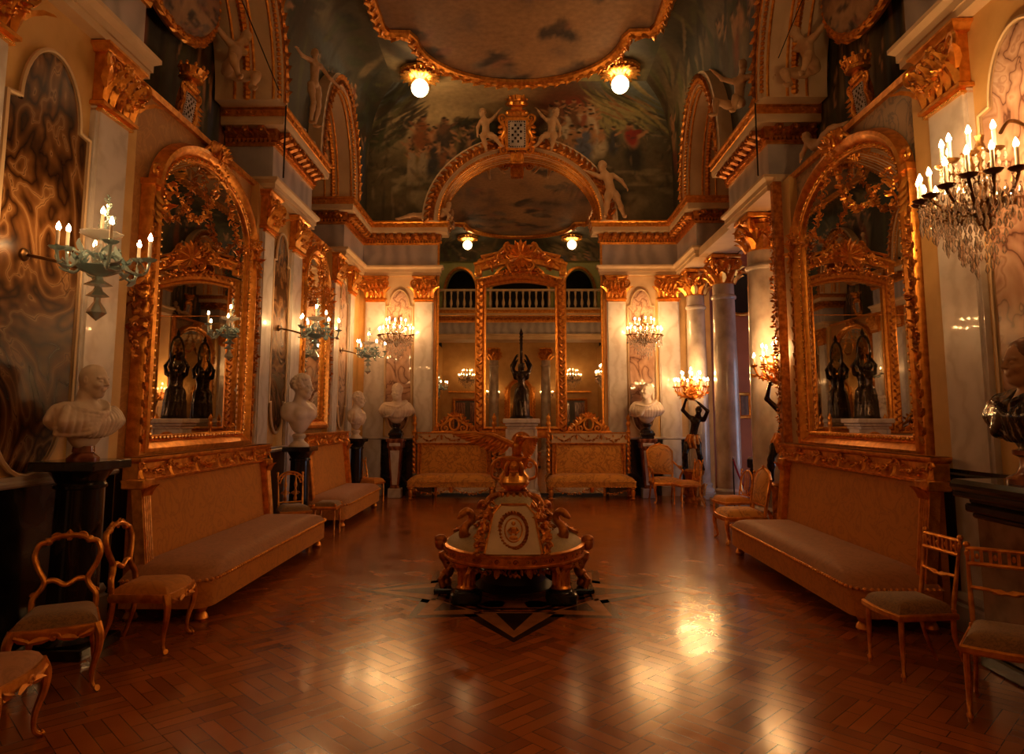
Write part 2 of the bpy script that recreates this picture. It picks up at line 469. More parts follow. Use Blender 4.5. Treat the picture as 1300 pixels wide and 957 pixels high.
# --- floor with marquetry star
fl = MB(); fl.add([(-3.9, YR - .2, 0), (8.2, YR - .2, 0), (8.2, 18, 0), (-3.9, 18, 0)], [(0, 1, 2, 3)])
floor = struct('floor', fl, 'floor')
def tri_inlay(cx, cy, pts, z):
    return [(cx + x, cy + y, z) for x, y in pts]
d_, l_ = MB(), MB()
for k in range(8):
    a = R(45 * k); M = Matrix.Translation((-.05, 6.95, 0)) @ Matrix.Rotation(a, 4, 'Z')
    L = 1.55 if k % 2 == 0 else 1.3
    for q, (ins, mb, z) in enumerate(((0, d_, .001), (.05, l_, .0016), (.13, d_, .0022))):
        mb.add([(-.5 + ins * 2.6, -.72 - ins * .0 - ins * .4, z), (0, -L + ins * 2.2, z), (.5 - ins * 2.6, -.72 - ins * .4, z)], [(0, 1, 2)], M)
    d_.add([(-.46, -.66, .001), (.46, -.66, .001), (.42, -.61, .001), (-.42, -.61, .001)], [(0, 1, 2, 3)], M)
    l_.add([(-.40, -.585, .001), (.40, -.585, .001), (.24, -.36, .001), (-.24, -.36, .001)], [(0, 1, 2, 3)], M)
obj('dark_inlay', d_, 'inlayd', floor, False); obj('light_inlay', l_, 'inlayl', floor, False)

# --- side walls: cream wall at the pilaster groups, silk-hung wall behind the mirrors
wl = MB(); wr = MB()
for mb, s in ((wl, -1), (wr, 1)):
    segs = [(YR, 3.2), (4.0, 6.2), (9.2, 11.15), (12.95, YE)] if s < 0 else [(YR, 3.2), (4.0, 6.1), (8.98, 9.3)]
    for y0, y1 in segs: mb.b6(s * WX, s * (WX + .9), y0, y1, 0, 4.95)
    mb.b6(s * WX, s * (WX + .9), 3.2, 4.0, 0, 4.95)
wall_left = struct('wall_left', wl, 'yellow'); wall_right = struct('wall_right', wr, 'yellow')
b = MB(); b.b6(-3.75, -4.5, 6.2, 9.2, 0, 5.0); b.b6(-3.75, -4.5, 11.15, 12.95, 0, 5.0)
obj('silk_hanging', b, 'damwall', wall_left, False)
b = MB(); b.b6(3.75, 4.5, 6.1, 8.98, 0, 5.0)
obj('silk_hanging', b, 'damwall2', wall_right, False)
# painted lunette walls above the bays, and infill above the groups
# dado (dark panelling with a grey rail)
def dado(nm, sgn, y0, y1, mat='blackmarble', rail='gmarble', ht=1.2):
    b = MB(); b.b6(sgn * (WX - .04), sgn * WX, y0, y1, 0, ht)
    o = struct(nm, b, mat)
    r = MB(); r.b6(sgn * (WX - .09), sgn * WX, y0, y1, ht, ht + .05, .015); r.b6(sgn * (WX - .07), sgn * WX, y0, y1, ht + .05, ht + .08)
    obj('dado_rail', r, rail, o, False)
    return o
dado('baseboard_left', -1, YR, 6.12); dado('baseboard_left.001', -1, 9.2, 11.1, 'dado'); dado('baseboard_left.002', -1, 12.95, YE, 'dado')
dado('baseboard_right', 1, YR, 6.05, 'dado', 'blackmarble')
for y0, y1, s in ((6.2, 9.2, -1), (11.15, 12.95, -1), (6.1, 8.98, 1)):
    b = MB(); b.b6(s * 3.72, s * 3.75, y0, y1, 0, 1.25); struct('baseboard_left.003' if s < 0 else 'baseboard_right.001', b, 'dado')

# --- end wall
b = MB(); b.b6(-4.5, -1.9, YE, YE + .5, 0, 6.1); b.b6(1.9, 3.75, YE, YE + .5, 0, 6.1); b.b6(-4.5, 4.5, YE + .02, YE + .5, 4.9, 8.9)
wall_back = struct('wall_back', b, 'yellow')
b = MB(); b.b6(-3.02, -2.42, YE - .002, YE, 1.25, 4.9); b.b6(2.42, 3.08, YE - .002, YE, 1.25, 4.9)
obj('cream_field', b, 'cream', wall_back, False)
for x0, x1, n in ((-3.6, -1.9, 'baseboard_back'), (1.9, 3.7, 'baseboard_back.001')):
    b = MB(); b.b6(x0, x1, YE - .05, YE, 0, 1.22); o = struct(n, b, 'blackmarble')
    r = MB(); r.b6(x0, x1, YE - .09, YE, 1.22, 1.27, .012); obj('dado_rail', r, 'gmarble', o, False)

# --- entablatures (local frame: x along wall, -y into the room)
def rosettes(mb, path, z, out, step, r):
    P = [Vector(p) for p in path]
    for a, c in zip(P, P[1:]):
        n = max(1, int((c - a).length / step)); t = (c - a).normalized(); s = t.cross(Vector((0, 0, 1)))
        for i in range(n):
            p = a.lerp(c, (i + .5) / n) + s * out; p.z = z
            mb.ell(p, r, None, 6, 4)
            for k in range(4):
                an = PI / 4 + PI / 2 * k
                mb.ell(p + t * math.cos(an) * r * 1.3 + Vector((0, 0, math.sin(an) * r * 1.3)), r * .62, None, 5, 3)
def dentils(mb, path, z0, z1, o0, o1, step, fill=.55):
    P = [Vector(p) for p in path]
    for a, c in zip(P, P[1:]):
        n = max(1, int((c - a).length / step)); t = (c - a).normalized(); s = t.cross(Vector((0, 0, 1)))
        for i in range(n):
            p = a.lerp(c, (i + .5) / n); w = step * fill / 2
            vs = [p + t * u + s * o + Vector((0, 0, z)) for u in (-w, w) for o in (o0, o1) for z in (z0, z1)]
            mb.add(vs, [(0, 1, 3, 2), (4, 6, 7, 5), (0, 4, 5, 1), (2, 3, 7, 6), (0, 2, 6, 4), (1, 5, 7, 3)])
def modillions(mb, path, z, o0, step):
    P = [Vector(p) for p in path]
    for a, c in zip(P, P[1:]):
        n = max(1, int((c - a).length / step)); t = (c - a).normalized(); s = t.cross(Vector((0, 0, 1)))
        for i in range(n):
            p = a.lerp(c, (i + .5) / n) + Vector((0, 0, z))
            w = step * .24
            vs = [p + t * u + s * o + Vector((0, 0, dz)) for u in (-w, w) for o, dz in ((o0, -.08), (o0, .04), (o0 + .15, .04), (o0 + .15, -.02), (o0 + .07, -.05))]
            mb.add(vs, [(0, 1, 2, 3, 4), (9, 8, 7, 6, 5)] + [(k, 5 + k, 5 + (k + 1) % 5, (k + 1) % 5) for k in range(5)])
            for m in (-1, 1): mb.leaf(p + s * (o0 + .02) + t * m * step * .36 + Vector((0, 0, -.05)), s + Vector((0, 0, .35)), Vector((0, 0, -1)), .12, step * .28, .2)
            mb.ell(p + s * (o0 + .15) + Vector((0, 0, -.02)), (.03, .03, .03), None, 6, 4)
def entablature(nm, path, loc, rz, fine=True):
    """path: list of (x,y) in the local frame; front faces along -y"""
    P = [(x, y, 0) for x, y in path]; Zn = (0, 0, 1)
    def sw(prof): return MB().sweep(P, Zn, prof)
    fr = sw([(0, 5.1), (0, 5.64), (-.3, 5.64), (-.3, 5.1)])
    o = struct(nm, fr, 'gmarble'); o.location = loc; o.rotation_euler = (0, 0, rz)
    obj('architrave', sw([(-.3, 4.91), (.05, 4.91), (.05, 4.98), (.07, 4.98), (.07, 5.05), (.12, 5.09), (.12, 5.13), (.0, 5.15), (-.3, 5.15)]), 'cream', o, False)
    d = sw([(-.3, 5.62), (.03, 5.62), (.04, 5.67), (-.3, 5.67)]); dentils(d, P, 5.66, 5.72, .0, .075, .062)
    obj('dentil_band', d, 'gold', o, False)
    g = sw([(-.3, 5.67), (.05, 5.70), (.07, 5.86), (-.3, 5.86)]); modillions(g, P, 5.81, .06, .19)
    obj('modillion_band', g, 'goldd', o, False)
    obj('corona', sw([(-.3, 5.86), (.21, 5.86), (.22, 5.9), (.22, 5.98), (-.3, 5.98)]), 'cream', o, False)
    t = sw([(-.3, 5.98), (.22, 5.98), (.24, 5.985), (.24, 6.07), (.265, 6.09), (.265, 6.12), (-.3, 6.12)]); rosettes(t, P, 6.03, .245, .17, .018)
    obj('gilt_cornice', t, 'gold', o, False)
    return o
F = .07  # frieze stands 7 cm in front of the wall face
ent = []
def side_ent(nm, s, y0, y1, back=.62, yend=False):
    h = (y1 - y0) / 2; yc = (y0 + y1) / 2
    pts = [(-h, back), (-h, -F), (h, -F), (h, back)]
    return entablature(nm, pts, (s * WX, yc, 0), side(s))
side_ent('trim_1', -1, 3.9, 6.1); side_ent('trim_2', 1, 3.9, 6.0)
side_ent('trim_3', -1, 9.5, 11.35); side_ent('trim_4', 1, 9.5, 11.35)
# corner blocks: side return, along the side wall, then along the end wall to the mirror opening
entablature('trim_5', [(-4.25, 13.52), (-WX + F, 13.52), (-WX + F, YE - F), (-1.86, YE - F), (-1.86, YE + .3)][:] , (0, 0, 0), 0)
entablature('trim_6', [(1.86, YE + .3), (1.86, YE - F), (WX - F, YE - F), (WX - F, 13.52), (4.25, 13.52)], (0, 0, 0), 0)

# --- pilasters
def capital_mb(w=.5, h=.55):
    """gilt Corinthian-style capital, base at z=0, front -y, attached at y=0"""
    m = MB()
    m.b6(-w * .44, w * .44, -.07, .02, 0, h * .9)
    m.sweep([(-w * .44, .02, 0), (-w * .44, -.07, 0), (w * .44, -.07, 0), (w * .44, .02, 0)], (0, 0, 1), [(0, 0), (.035, .0), (.035, .03), (.015, .05), (0, .05)])
    m.sweep([(-w * .5, .02, 0), (-w * .5, -.11, 0), (w * .5, -.11, 0), (w * .5, .02, 0)], (0, 0, 1), [(-.05, h * .86), (.0, h * .88), (.02, h * .94), (.04, h * .96), (.04, h), (-.05, h)])
    m.b6(-w * .5, w * .5, -.11, .02, h * .86, h)
    for k in range(5):
        x = (-.4 + .2 * k) * w; m.leaf((x, -.07, .04), (0, -.12, 1), (0, -1, 0), h * .42, w * .2, .35)
    for k in range(4):
        x = (-.3 + .2 * k) * w; m.leaf((x, -.075, h * .25), (0, -.15, 1), (0, -1, 0), h * .45, w * .2, .4)
    for s in (-1, 1):
        m.scroll((s * w * .46, -.13, h * .68), h * .17, (s, -.3, 0), (0, 0, 1), 1.7, .28, -PI / 2, 1, 18, (s * w * .1, -.09, h * .45))
        m.scroll((s * w * .3, -.14, h * .70), h * .09, (-s, -.1, 0), (0, 0, 1), 1.4, .3, -PI / 2, 1, 12)
        m.leaf((s * w * .46, -.10, h * .3), (s * .5, -.3, .9), (s, -1, 0), h * .4, w * .18, .5)
    g = [(-w * .46 + w * .92 * i / 10, -.15, h * .52 - h * .32 * math.sin(PI * i / 10)) for i in range(11)]
    m.garland(g, .05, 12, 3, True, (0, -1, 0))
    m.ell((0, -.15, h * .74), (.05, .03, .05)); 
    for k in range(6):
        a = 2 * PI * k / 6; m.ell((.05 * math.cos(a), -.15, h * .74 + .05 * math.sin(a)), .028, None, 6, 4)
    return m
def pilaster(label, loc, rz, w=.46, src=[None], group='marble pilasters'):
    if src[0]: return dup(src[0], loc, rz, label, group, (w / .46, 1, 1))
    t = thing('pilaster', label, 'pilaster', loc, rz, group, (w / .46, 1, 1)); src[0] = t
    m = MB(); m.b6(-.2, .2, -.07, -.001, .3, 4.34); m.b6(-.23, .23, -.05, -.001, .3, 4.34); obj('shaft', m, 'wmarble', t, False)
    m = MB(); m.sweep([(-.2, -.001, 0), (-.2, -.07, 0), (.2, -.07, 0), (.2, -.001, 0)], (0, 0, 1), [(0, 0), (.05, 0), (.05, .2), (.03, .22), (.04, .25), (.02, .3), (0, .3)]); m.b6(-.2, .2, -.07, -.001, 0, .3)
    obj('base', m, 'gmarble', t, False)
    m = MB(); m.sweep([(-.2, -.001, 4.3), (-.2, -.07, 4.3), (.2, -.07, 4.3), (.2, -.001, 4.3)], (0, 0, 1), [(0, 0), (.03, .0), (.03, .02), (.015, .045), (0, .045)]); obj('necking', m, 'goldb', t, False)
    o = obj('capital', capital_mb(), 'gold', t); o.location = (0, -.022, 4.345)
    return t
def sp(label, s, y, w=.46): return pilaster(label, (s * WX, y, 0), side(s), w)
sp('pale marble pilaster at the left edge, nearest the camera on the left wall', -1, 4.28, .44)
sp('pale marble pilaster between the brown onyx panel and the large left mirror', -1, 5.74, .48)
sp('pale marble pilaster just beyond the large left mirror', -1, 9.5, .42)
sp('pale marble pilaster between the tall onyx panel and the narrow left mirror', -1, 10.76, .48)
sp('narrow pale pilaster just beyond the narrow left mirror', -1, 13.17, .4)
sp('last pale pilaster of the left wall, next to the far left corner', -1, 14.38, .4)
sp('pale marble pilaster between the large right mirror and the crystal sconce', 1, 5.53, .52)
pilaster('end wall pilaster in the far left corner, left of the crystal sconce', (-3.28, YE, 0), 0, .45)
pilaster('end wall pilaster at the left edge of the great mirror', (-2.17, YE, 0), 0, .43)
pilaster('end wall pilaster at the right edge of the great mirror', (2.18, YE, 0), 0, .43)
pilaster('end wall pilaster in the far right corner, right of the crystal sconce', (3.36, YE, 0), 0, .47)

# --- stone panels between the pilasters
def panel_poly(w, z0, z1, lobe_t=.42, lobe_b=.4, sh=.1):
    """outline with a round-headed top lobe and a rounded bottom lobe"""
    a = w / 2; rt = a * .72; rb = a * .78
    pts = [(-a, z0 + lobe_b), ]
    pts += [(-rb, z0 + lobe_b)] if rb < a else []
    pts += [(x, z) for x, z in ellarc(0, z0 + lobe_b, rb, lobe_b, PI, 2 * PI, 14)][1:]
    pts += [(a, z0 + lobe_b), (a, z1 - lobe_t - sh * .2)]
    pts += [(x, z) for x, z in ellarc(0, z1 - lobe_t, rt, lobe_t, 0, PI, 18)]
    pts += [(-a, z1 - lobe_t - sh * .2)]
    return pts
def stone_panel(label, loc, rz, w, z0, z1, mat, lt=.42, lb=.42):
    m = MB(); m.prism(panel_poly(w, z0, z1, lt, lb), -.035, -.001)
    o = obj('stone_panel', m, mat, None, False, loc, rz); fix_normals(o); tag(o, label, 'wall panel')
    p = [(x, -.03, z) for x, z in panel_poly(w + .03, z0 - .01, z1 + .01, lt, lb)]
    k = MB(); k.sweep(p, (0, -1, 0), [(0, 0), (.03, 0), (.03, .02), (.012, .03), (0, .02)], True); obj('moulded_edge', k, 'cream', o, False)
    return o
stone_panel('large swirling brown onyx panel behind the glass sconce on the near left wall', (-WX, 5.0, 0), LEFT, .86, 1.3, 4.5, 'onyx', .5, .5)
stone_panel('tall banded brown onyx panel beyond the large left mirror', (-WX, 10.12, 0), LEFT, .62, 1.5, 4.46, 'onyx', .45, .45)
stone_panel('narrow pink marble panel beside the far left corner', (-WX, 13.77, 0), LEFT, .6, 1.5, 4.46, 'pinkmarble', .4, .45)
stone_panel('veined marble panel behind the near right crystal sconce', (WX, 4.72, 0), RIGHT, .84, 1.3, 4.55, 'pinkmarble', .5, .5)
stone_panel('pink veined marble panel on the end wall left of the great mirror', (-2.73, YE - .003, 0), 0, .55, 1.4, 4.56, 'pinkmarble', .36, .36)
stone_panel('pink veined marble panel on the end wall right of the great mirror', (2.74, YE - .003, 0), 0, .55, 1.4, 4.56, 'pinkmarble', .36, .36)

# --- painted vault
def fbm(h, w, cells, seed, octv=4):
    q = np.random.RandomState(seed); out = np.zeros((h, w)); amp = 1; tot = 0
    for o in range(octv):
        c = max(2, int(cells * 2 ** o)); ch = max(2, int(c * h / w)) + 2
        g = q.rand(ch + 1, c + 2)
        y = np.linspace(0, ch - 1e-3, h); x = np.linspace(0, c, w)
        yi = y.astype(int); xi = x.astype(int); fy = y - yi; fx = x - xi
        fy = fy * fy * (3 - 2 * fy); fx = fx * fx * (3 - 2 * fx)
        a = g[yi][:, xi]; b2 = g[yi][:, xi + 1]; c2 = g[yi + 1][:, xi]; d2 = g[yi + 1][:, xi + 1]
        out += amp * ((a * (1 - fx) + b2 * fx) * (1 - fy[:, None]) + (c2 * (1 - fx) + d2 * fx) * fy[:, None]); tot += amp; amp *= .55
    return out / tot
class Canvas:
    def __init__(s, h, w, asp=1.0):
        s.h, s.w, s.asp = h, w, asp
        s.c = np.zeros((h, w, 3)); s.U, s.V = np.meshgrid(np.linspace(0, 1, w), np.linspace(0, 1, h)); s.U = s.U * asp
    def fill(s, c1, c2, f): s.c = np.array(c1) * (1 - f[..., None]) + np.array(c2) * f[..., None]; return s
    def ell(s, u, v, ru, rv, col, rot=0, soft=.25, a=1.0):
        ca, sa = math.cos(rot), math.sin(rot); x = s.U - u * s.asp; y = s.V - v
        p = (x * ca + y * sa) / ru; q = (-x * sa + y * ca) / rv
        d = np.sqrt(p * p + q * q); m = np.clip((1 - d) / soft + .5, 0, 1) * a
        s.c = s.c * (1 - m[..., None]) + np.array(col) * m[..., None]
    def figure(s, u, v, h, skin, cloth, lean=0, q=None, arm=None):
        """a small painted figure: v = feet, h = height"""
        A = s.asp
        s.ell(u, v + h * .25, h * .15, h * .27, cloth, lean, .8)
        s.ell(u + lean * -.1 * h / A, v + h * .6, h * .11, h * .19, cloth if q and q.random() < .55 else skin, lean, .7)
        s.ell(u - lean * .2 * h / A, v + h * .87, h * .065, h * .085, skin, 0, .5)
        s.ell(u - lean * .2 * h / A, v + h * .93, h * .055, h * .04, (.03, .02, .012), 0, .8)
        if arm is None: arm = 1 if (q and q.random() < .5) else -1
        s.ell(u + arm * h * .17 / A, v + h * .68, h * .15, h * .04, skin, arm * .7, .5)
def crowd(cv, q, n, u0, u1, v0, v1, h0, h1, cols, skin=(.42, .22, .1)):
    L = sorted([(q.uniform(v0, v1), q.uniform(u0, u1)) for _ in range(n)], reverse=True)
    for v, u in L: cv.figure(u, v, q.uniform(h0, h1), skin, q.choice(cols), q.uniform(-.25, .25), q)
def strokes(cv, q, n, u0, u1, v0, v1, l, w, cols, ang, spread=.4, soft=.6, a=.8):
    for _ in range(n):
        cv.ell(q.uniform(u0, u1), q.uniform(v0, v1), l * q.uniform(.5, 1.3), w * q.uniform(.5, 1.5), q.choice(cols), ang + q.uniform(-spread, spread), soft, a)
q = random.Random(11)
DK = [(.02, .018, .012), (.035, .03, .018), (.05, .035, .02), (.03, .035, .03)]
GR = [(.06, .07, .03), (.1, .1, .04), (.04, .05, .025)]
def paint_end():
    cv = Canvas(150, 300, 2.2)
    f = fbm(150, 300, 5, 3); cv.fill((.06, .055, .03), (.15, .12, .065), f)
    # sky on the left, smoke and dark trees on the right
    cv.ell(.2, .72, .5, .42, (.42, .33, .17), 0, .9); cv.ell(.27, .9, .28, .25, (.52, .42, .22), 0, .9); cv.ell(.45, .85, .5, .2, (.36, .29, .16), 0, .9)
    cv.ell(.86, .8, .45, .45, (.1, .1, .07), 0, .8); cv.ell(.95, .95, .35, .25, (.13, .17, .17), .3, .8); cv.ell(.02, .95, .24, .22, (.1, .13, .14), 0, .8)
    cv.ell(.66, .8, .3, .26, (.13, .045, .02), .2, .9); cv.ell(.7, .72, .18, .14, (.28, .04, .02), .3, .8); cv.ell(.84, .68, .22, .2, (.3, .27, .12), -.5, .9)
    strokes(cv, q, 60, .74, .98, .5, 1, .12, .012, [(.3, .27, .1), (.12, .13, .05), (.4, .33, .15), (.05, .05, .03), (.28, .13, .05)], -.9, .3)
    strokes(cv, q, 60, .0, .14, .35, 1, .1, .022, DK + GR, 1.1, .5); strokes(cv, q, 24, .1, .17, .5, .75, .07, .012, DK, .9, .4)
    # dark middle ground
    cv.ell(.2, .1, .5, .2, (.13, .1, .05), 0, .6); cv.ell(.32, .32, .34, .2, (.06, .05, .03), 0, .7); cv.ell(.42, .4, .2, .17, (.04, .045, .025), 0, .7); cv.ell(.8, .18, .55, .22, (.1, .08, .042), 0, .7)
    strokes(cv, q, 60, .28, .46, .38, .62, .05, .022, DK + GR, .2, 1.2)
    strokes(cv, q, 60, .0, .5, .0, .2, .09, .014, [(.25, .19, .1), (.12, .1, .05), (.3, .25, .14), (.07, .06, .03)], 0, .3)
    cols = [(.05, .035, .02), (.16, .05, .02), (.04, .04, .045), (.2, .15, .06), (.28, .1, .03), (.1, .1, .06)]
    crowd(cv, q, 16, .12, .34, .18, .36, .22, .34, cols); cv.figure(.17, .3, .38, (.3, .14, .06), (.24, .08, .02), .1, q, -1); cv.figure(.24, .3, .36, (.16, .08, .04), (.05, .035, .03), 0, q)
    crowd(cv, q, 9, .1, .3, .06, .2, .16, .26, [(.03, .03, .035), (.35, .28, .18), (.2, .1, .05)])
    crowd(cv, q, 18, .6, .76, .42, .62, .2, .3, [(.5, .42, .28), (.06, .04, .03), (.3, .1, .05), (.16, .08, .04)]); 
    for _ in range(36): cv.ell(q.uniform(.6, .77), q.uniform(.36, .52), .03, .018, (.6, .52, .36), q.uniform(-.4, .4), .7)
    crowd(cv, q, 10, .62, .82, .16, .34, .24, .34, [(.1, .12, .18), (.3, .28, .2), (.04, .04, .05), (.45, .38, .25)])
    cv.figure(.875, .14, .44, (.4, .2, .09), (.02, .018, .015), .08, q, 1); cv.ell(.872, .42, .045, .09, (.26, .022, .012), .1, .5); cv.ell(.892, .46, .045, .025, (.24, .022, .012), .5, .5)
    cv.ell(.78, .1, .2, .06, (.03, .028, .02), -.3, .5); strokes(cv, q, 30, .6, 1, 0, .16, .12, .012, [(.22, .17, .09), (.1, .08, .04)], 0, .2)
    strokes(cv, q, 420, 0, 1, 0, .62, .03, .008, DK + [(.2, .13, .06), (.12, .08, .04), (.3, .22, .12)], .3, 1.6, .8, .55)
    return cv
def paint_side(seed, bright=1.0):
    q2 = random.Random(seed); cv = Canvas(90, 260, 3.6)
    cv.fill((.03, .032, .022), (.1, .085, .05), fbm(90, 260, 6, seed))
    for k in range(14): cv.ell(q2.random(), q2.uniform(.4, 1), q2.uniform(.15, .4), q2.uniform(.1, .3), q2.choice([(.2, .16, .085), (.07, .09, .09), (.03, .032, .022), (.13, .095, .05)]), q2.uniform(-.5, .5), .8)
    strokes(cv, q2, 160, 0, 1, .1, .95, .14, .03, DK + GR + [(.2, .15, .08)], 1.0, .6)
    crowd(cv, q2, 26, 0, 1, .0, .3, .25, .4, [(.05, .035, .02), (.22, .07, .03), (.2, .15, .08), (.06, .07, .09)])
    return cv
def paint_sky(seed, h=150, w=150):
    q2 = random.Random(seed); cv = Canvas(h, w, 1)
    f = fbm(h, w, 4, seed); g = fbm(h, w, 9, seed + 1)
    cv.fill((.27, .15, .08), (.47, .3, .165), np.clip(f * 1.6 - .3, 0, 1)); m = np.clip((g - .52) * 5, 0, 1)[..., None] * .75
    cv.c = cv.c * (1 - m) + np.array((.15, .11, .1)) * m
    for k in range(44):
        u, v = q2.random(), q2.random()
        for i in range(5): cv.ell(u + q2.uniform(-.05, .05), v + q2.uniform(-.02, .02), q2.uniform(.02, .06), q2.uniform(.008, .02), q2.choice([(.06, .05, .05), (.12, .08, .06), (.3, .15, .1), (.2, .16, .13)]), q2.uniform(-.5, .5), .6)
    return cv
def painted(nm, mb_list, parent=None, kind='structure'):
    """mb_list: [(grid fn, nu, nv, canvas, keep fn)] joined into one painted mesh"""
    vs, fs, cs = [], [], []
    for fn, nu, nv, cv, keep in mb_list:
        o = len(vs)
        for j in range(nv + 1):
            for i in range(nu + 1):
                u, v = i / nu, j / nv; vs.append(fn(u, v))
                cs.append(cv.c[min(cv.h - 1, int(v * (cv.h - 1) + .5)), min(cv.w - 1, int(u * (cv.w - 1) + .5))])
        for j in range(nv):
            for i in range(nu):
                f = (o + j * (nu + 1) + i, o + j * (nu + 1) + i + 1, o + (j + 1) * (nu + 1) + i + 1, o + (j + 1) * (nu + 1) + i)
                if keep is None or keep(*[sum(vs[k][d] for k in f) / 4 for d in range(3)]): fs.append(f)
    me = bpy.data.meshes.new(nm); me.from_pydata(vs, [], fs); me.update()
    at = me.attributes.new('paint', 'FLOAT_COLOR', 'POINT')
    at.data.foreach_set('color', np.concatenate([np.array(cs), np.ones((len(cs), 1))], 1).astype('f').ravel())
    me.materials.append(MT['paint']); me.polygons.foreach_set('use_smooth', [True] * len(me.polygons))
    o = bpy.data.objects.new(nm, me); COL.objects.link(o)
    if parent is not None: o.parent = parent
    elif kind: o['kind'] = kind
    return o
Z0, Z1, XC, Y0, Y1, DX, DY, PW = 6.1, 8.7, 3.55, 2.6, YE, .9, 1.7, 4.0
def cz(t):                      # t 0..1 along the cove: (inset fraction, height)
    a = t * PI / 2; return 1 - math.cos(a) ** (2 / PW), Z0 + (Z1 - Z0) * math.sin(a) ** (2 / PW)
def insd(v):
    a, z = cz(v); return a, z
A1 = (7.75, 1.55, 2.0); A2 = (12.3, 1.38, 2.0)        # side arches: centre y, half width, rise
def keep_side(x, y, z): return all(((y - c) / (a - .08)) ** 2 + ((z - Z0) / (h - .08)) ** 2 > 1 for c, a, h in (A1, A2))
def keep_end(x, y, z): return (x / 1.95) ** 2 + ((z - Z0) / 1.85) ** 2 > 1
def f_end(u, v):
    a, z = insd(v); X = XC - DX * a; return (-X + 2 * X * u, Y1 - DY * a, z)
def f_rear(u, v):
    a, z = insd(v); X = XC - DX * a; return (X - 2 * X * u, Y0 + DY * a, z)
def f_left(u, v):
    a, z = insd(v); y0 = Y0 + DY * a; y1 = Y1 - DY * a; return (-XC + DX * a, y0 + (y1 - y0) * u, z)
def f_right(u, v):
    a, z = insd(v); y0 = Y0 + DY * a; y1 = Y1 - DY * a; return (XC - DX * a, y1 + (y0 - y1) * u, z)
sl, sr = paint_side(21), paint_side(33)
flat_bg = Canvas(100, 80, 1).fill((.05, .055, .05), (.12, .1, .06), fbm(100, 80, 5, 9))
flat_bg.ell(.28, 1.0, .3, .16, (.46, .37, .19), 0, .9); flat_bg.ell(.5, .97, .3, .1, (.34, .27, .14), 0, .9); flat_bg.ell(.82, .97, .16, .1, (.22, .2, .09), .3, .9); strokes(flat_bg, random.Random(3), 60, 0, 1, .5, 1, .07, .02, DK + GR, .9, .6)
ceil = painted('ceiling', [(f_end, 280, 130, paint_end(), keep_end), (f_left, 220, 60, sl, keep_side), (f_right, 220, 60, sr, keep_side),
                           (f_rear, 60, 40, paint_side(45), lambda x, y, z: z > 8.15),
                           (lambda u, v: (-XC + DX + 2 * (XC - DX) * u, Y0 + DY + (Y1 - Y0 - 2 * DY) * v, Z1), 80, 100, flat_bg, None)])
# --- the lobed sky painting of the ceiling in its gilded frame
def sky_outline(n=0):
    q_ = [(2.5, 9.15), (2.5, 10.6), (2.5, 11.45), (2.42, 11.68), (2.05, 11.7), (1.98, 11.85)]
    q_ += [(1.98 * math.cos(t), 11.85 + 1.68 * math.sin(t)) for t in [PI / 2 * i / 16 for i in range(1, 17)]]
    out = q_ + [(-x, y) for x, y in q_[-2::-1]]
    return out + [(x, 18.3 - y) for x, y in out[-2:0:-1]]
so = sky_outline(18)
skc = paint_sky(5, 160, 160)
def f_sky(u, v):
    n = len(so); i = u * n; k = int(i) % n; f = i - int(i); x0, y0 = so[k]; x1, y1 = so[(k + 1) % n]
    return (v * (x0 + (x1 - x0) * f), 9.15 + v * (y0 + (y1 - y0) * f - 9.15), Z1 - .03)
sk = MB(); sk.grid(f_sky, 144, 40)
me = bpy.data.meshes.new('sky_painting'); me.from_pydata(sk.v, [], sk.f); me.update(); me.materials.append(MT['paint'])
at = me.attributes.new('paint', 'FLOAT_COLOR', 'POINT')
cs = []
for x, y, z in sk.v:
    u = min(1, max(0, x / 5.4 + .5)); v = min(1, max(0, (y - 9.15) / 10 + .5)); cs += [*skc.c[int(v * 159), int(u * 159)], 1]
at.data.foreach_set('color', np.array(cs, 'f'))
sky = bpy.data.objects.new('ceiling_painting', me); COL.objects.link(sky)
tag(sky, 'large lobed ceiling painting of a cloudy sky in a gilded moulding', 'ceiling painting')
fr = MB(); fr.sweep([(x, y, Z1 - .04) for x, y in so], (0, 0, -1), [(-.11, 0), (-.1, .06), (-.04, .11), (.04, .11), (.1, .06), (.11, 0)], True)
seglen = [math.dist(so[i], so[(i + 1) % len(so)]) for i in range(len(so))]; tot = sum(seglen)
for i in range(200):
    d = tot * i / 200; a = 0
    while d > seglen[a]: d -= seglen[a]; a += 1
    f = d / seglen[a]; b_ = (a + 1) % len(so)
    x = so[a][0] * (1 - f) + so[b_][0] * f; y = so[a][1] * (1 - f) + so[b_][1] * f
    if y < 6: continue
    tx, ty = so[b_][0] - so[a][0], so[b_][1] - so[a][1]; l = math.hypot(tx, ty); tx /= l; ty /= l
    s_ = 1 if i % 2 else -1
    fr.leaf((x, y, Z1 - .15), (tx + ty * .6 * s_, ty - tx * .6 * s_, 0), (0, 0, -1), .16, .09, .06, .3); fr.ell((x, y, Z1 - .15), .035, None, 6, 4)
obj('gilded_moulding', fr, 'gold', sky)

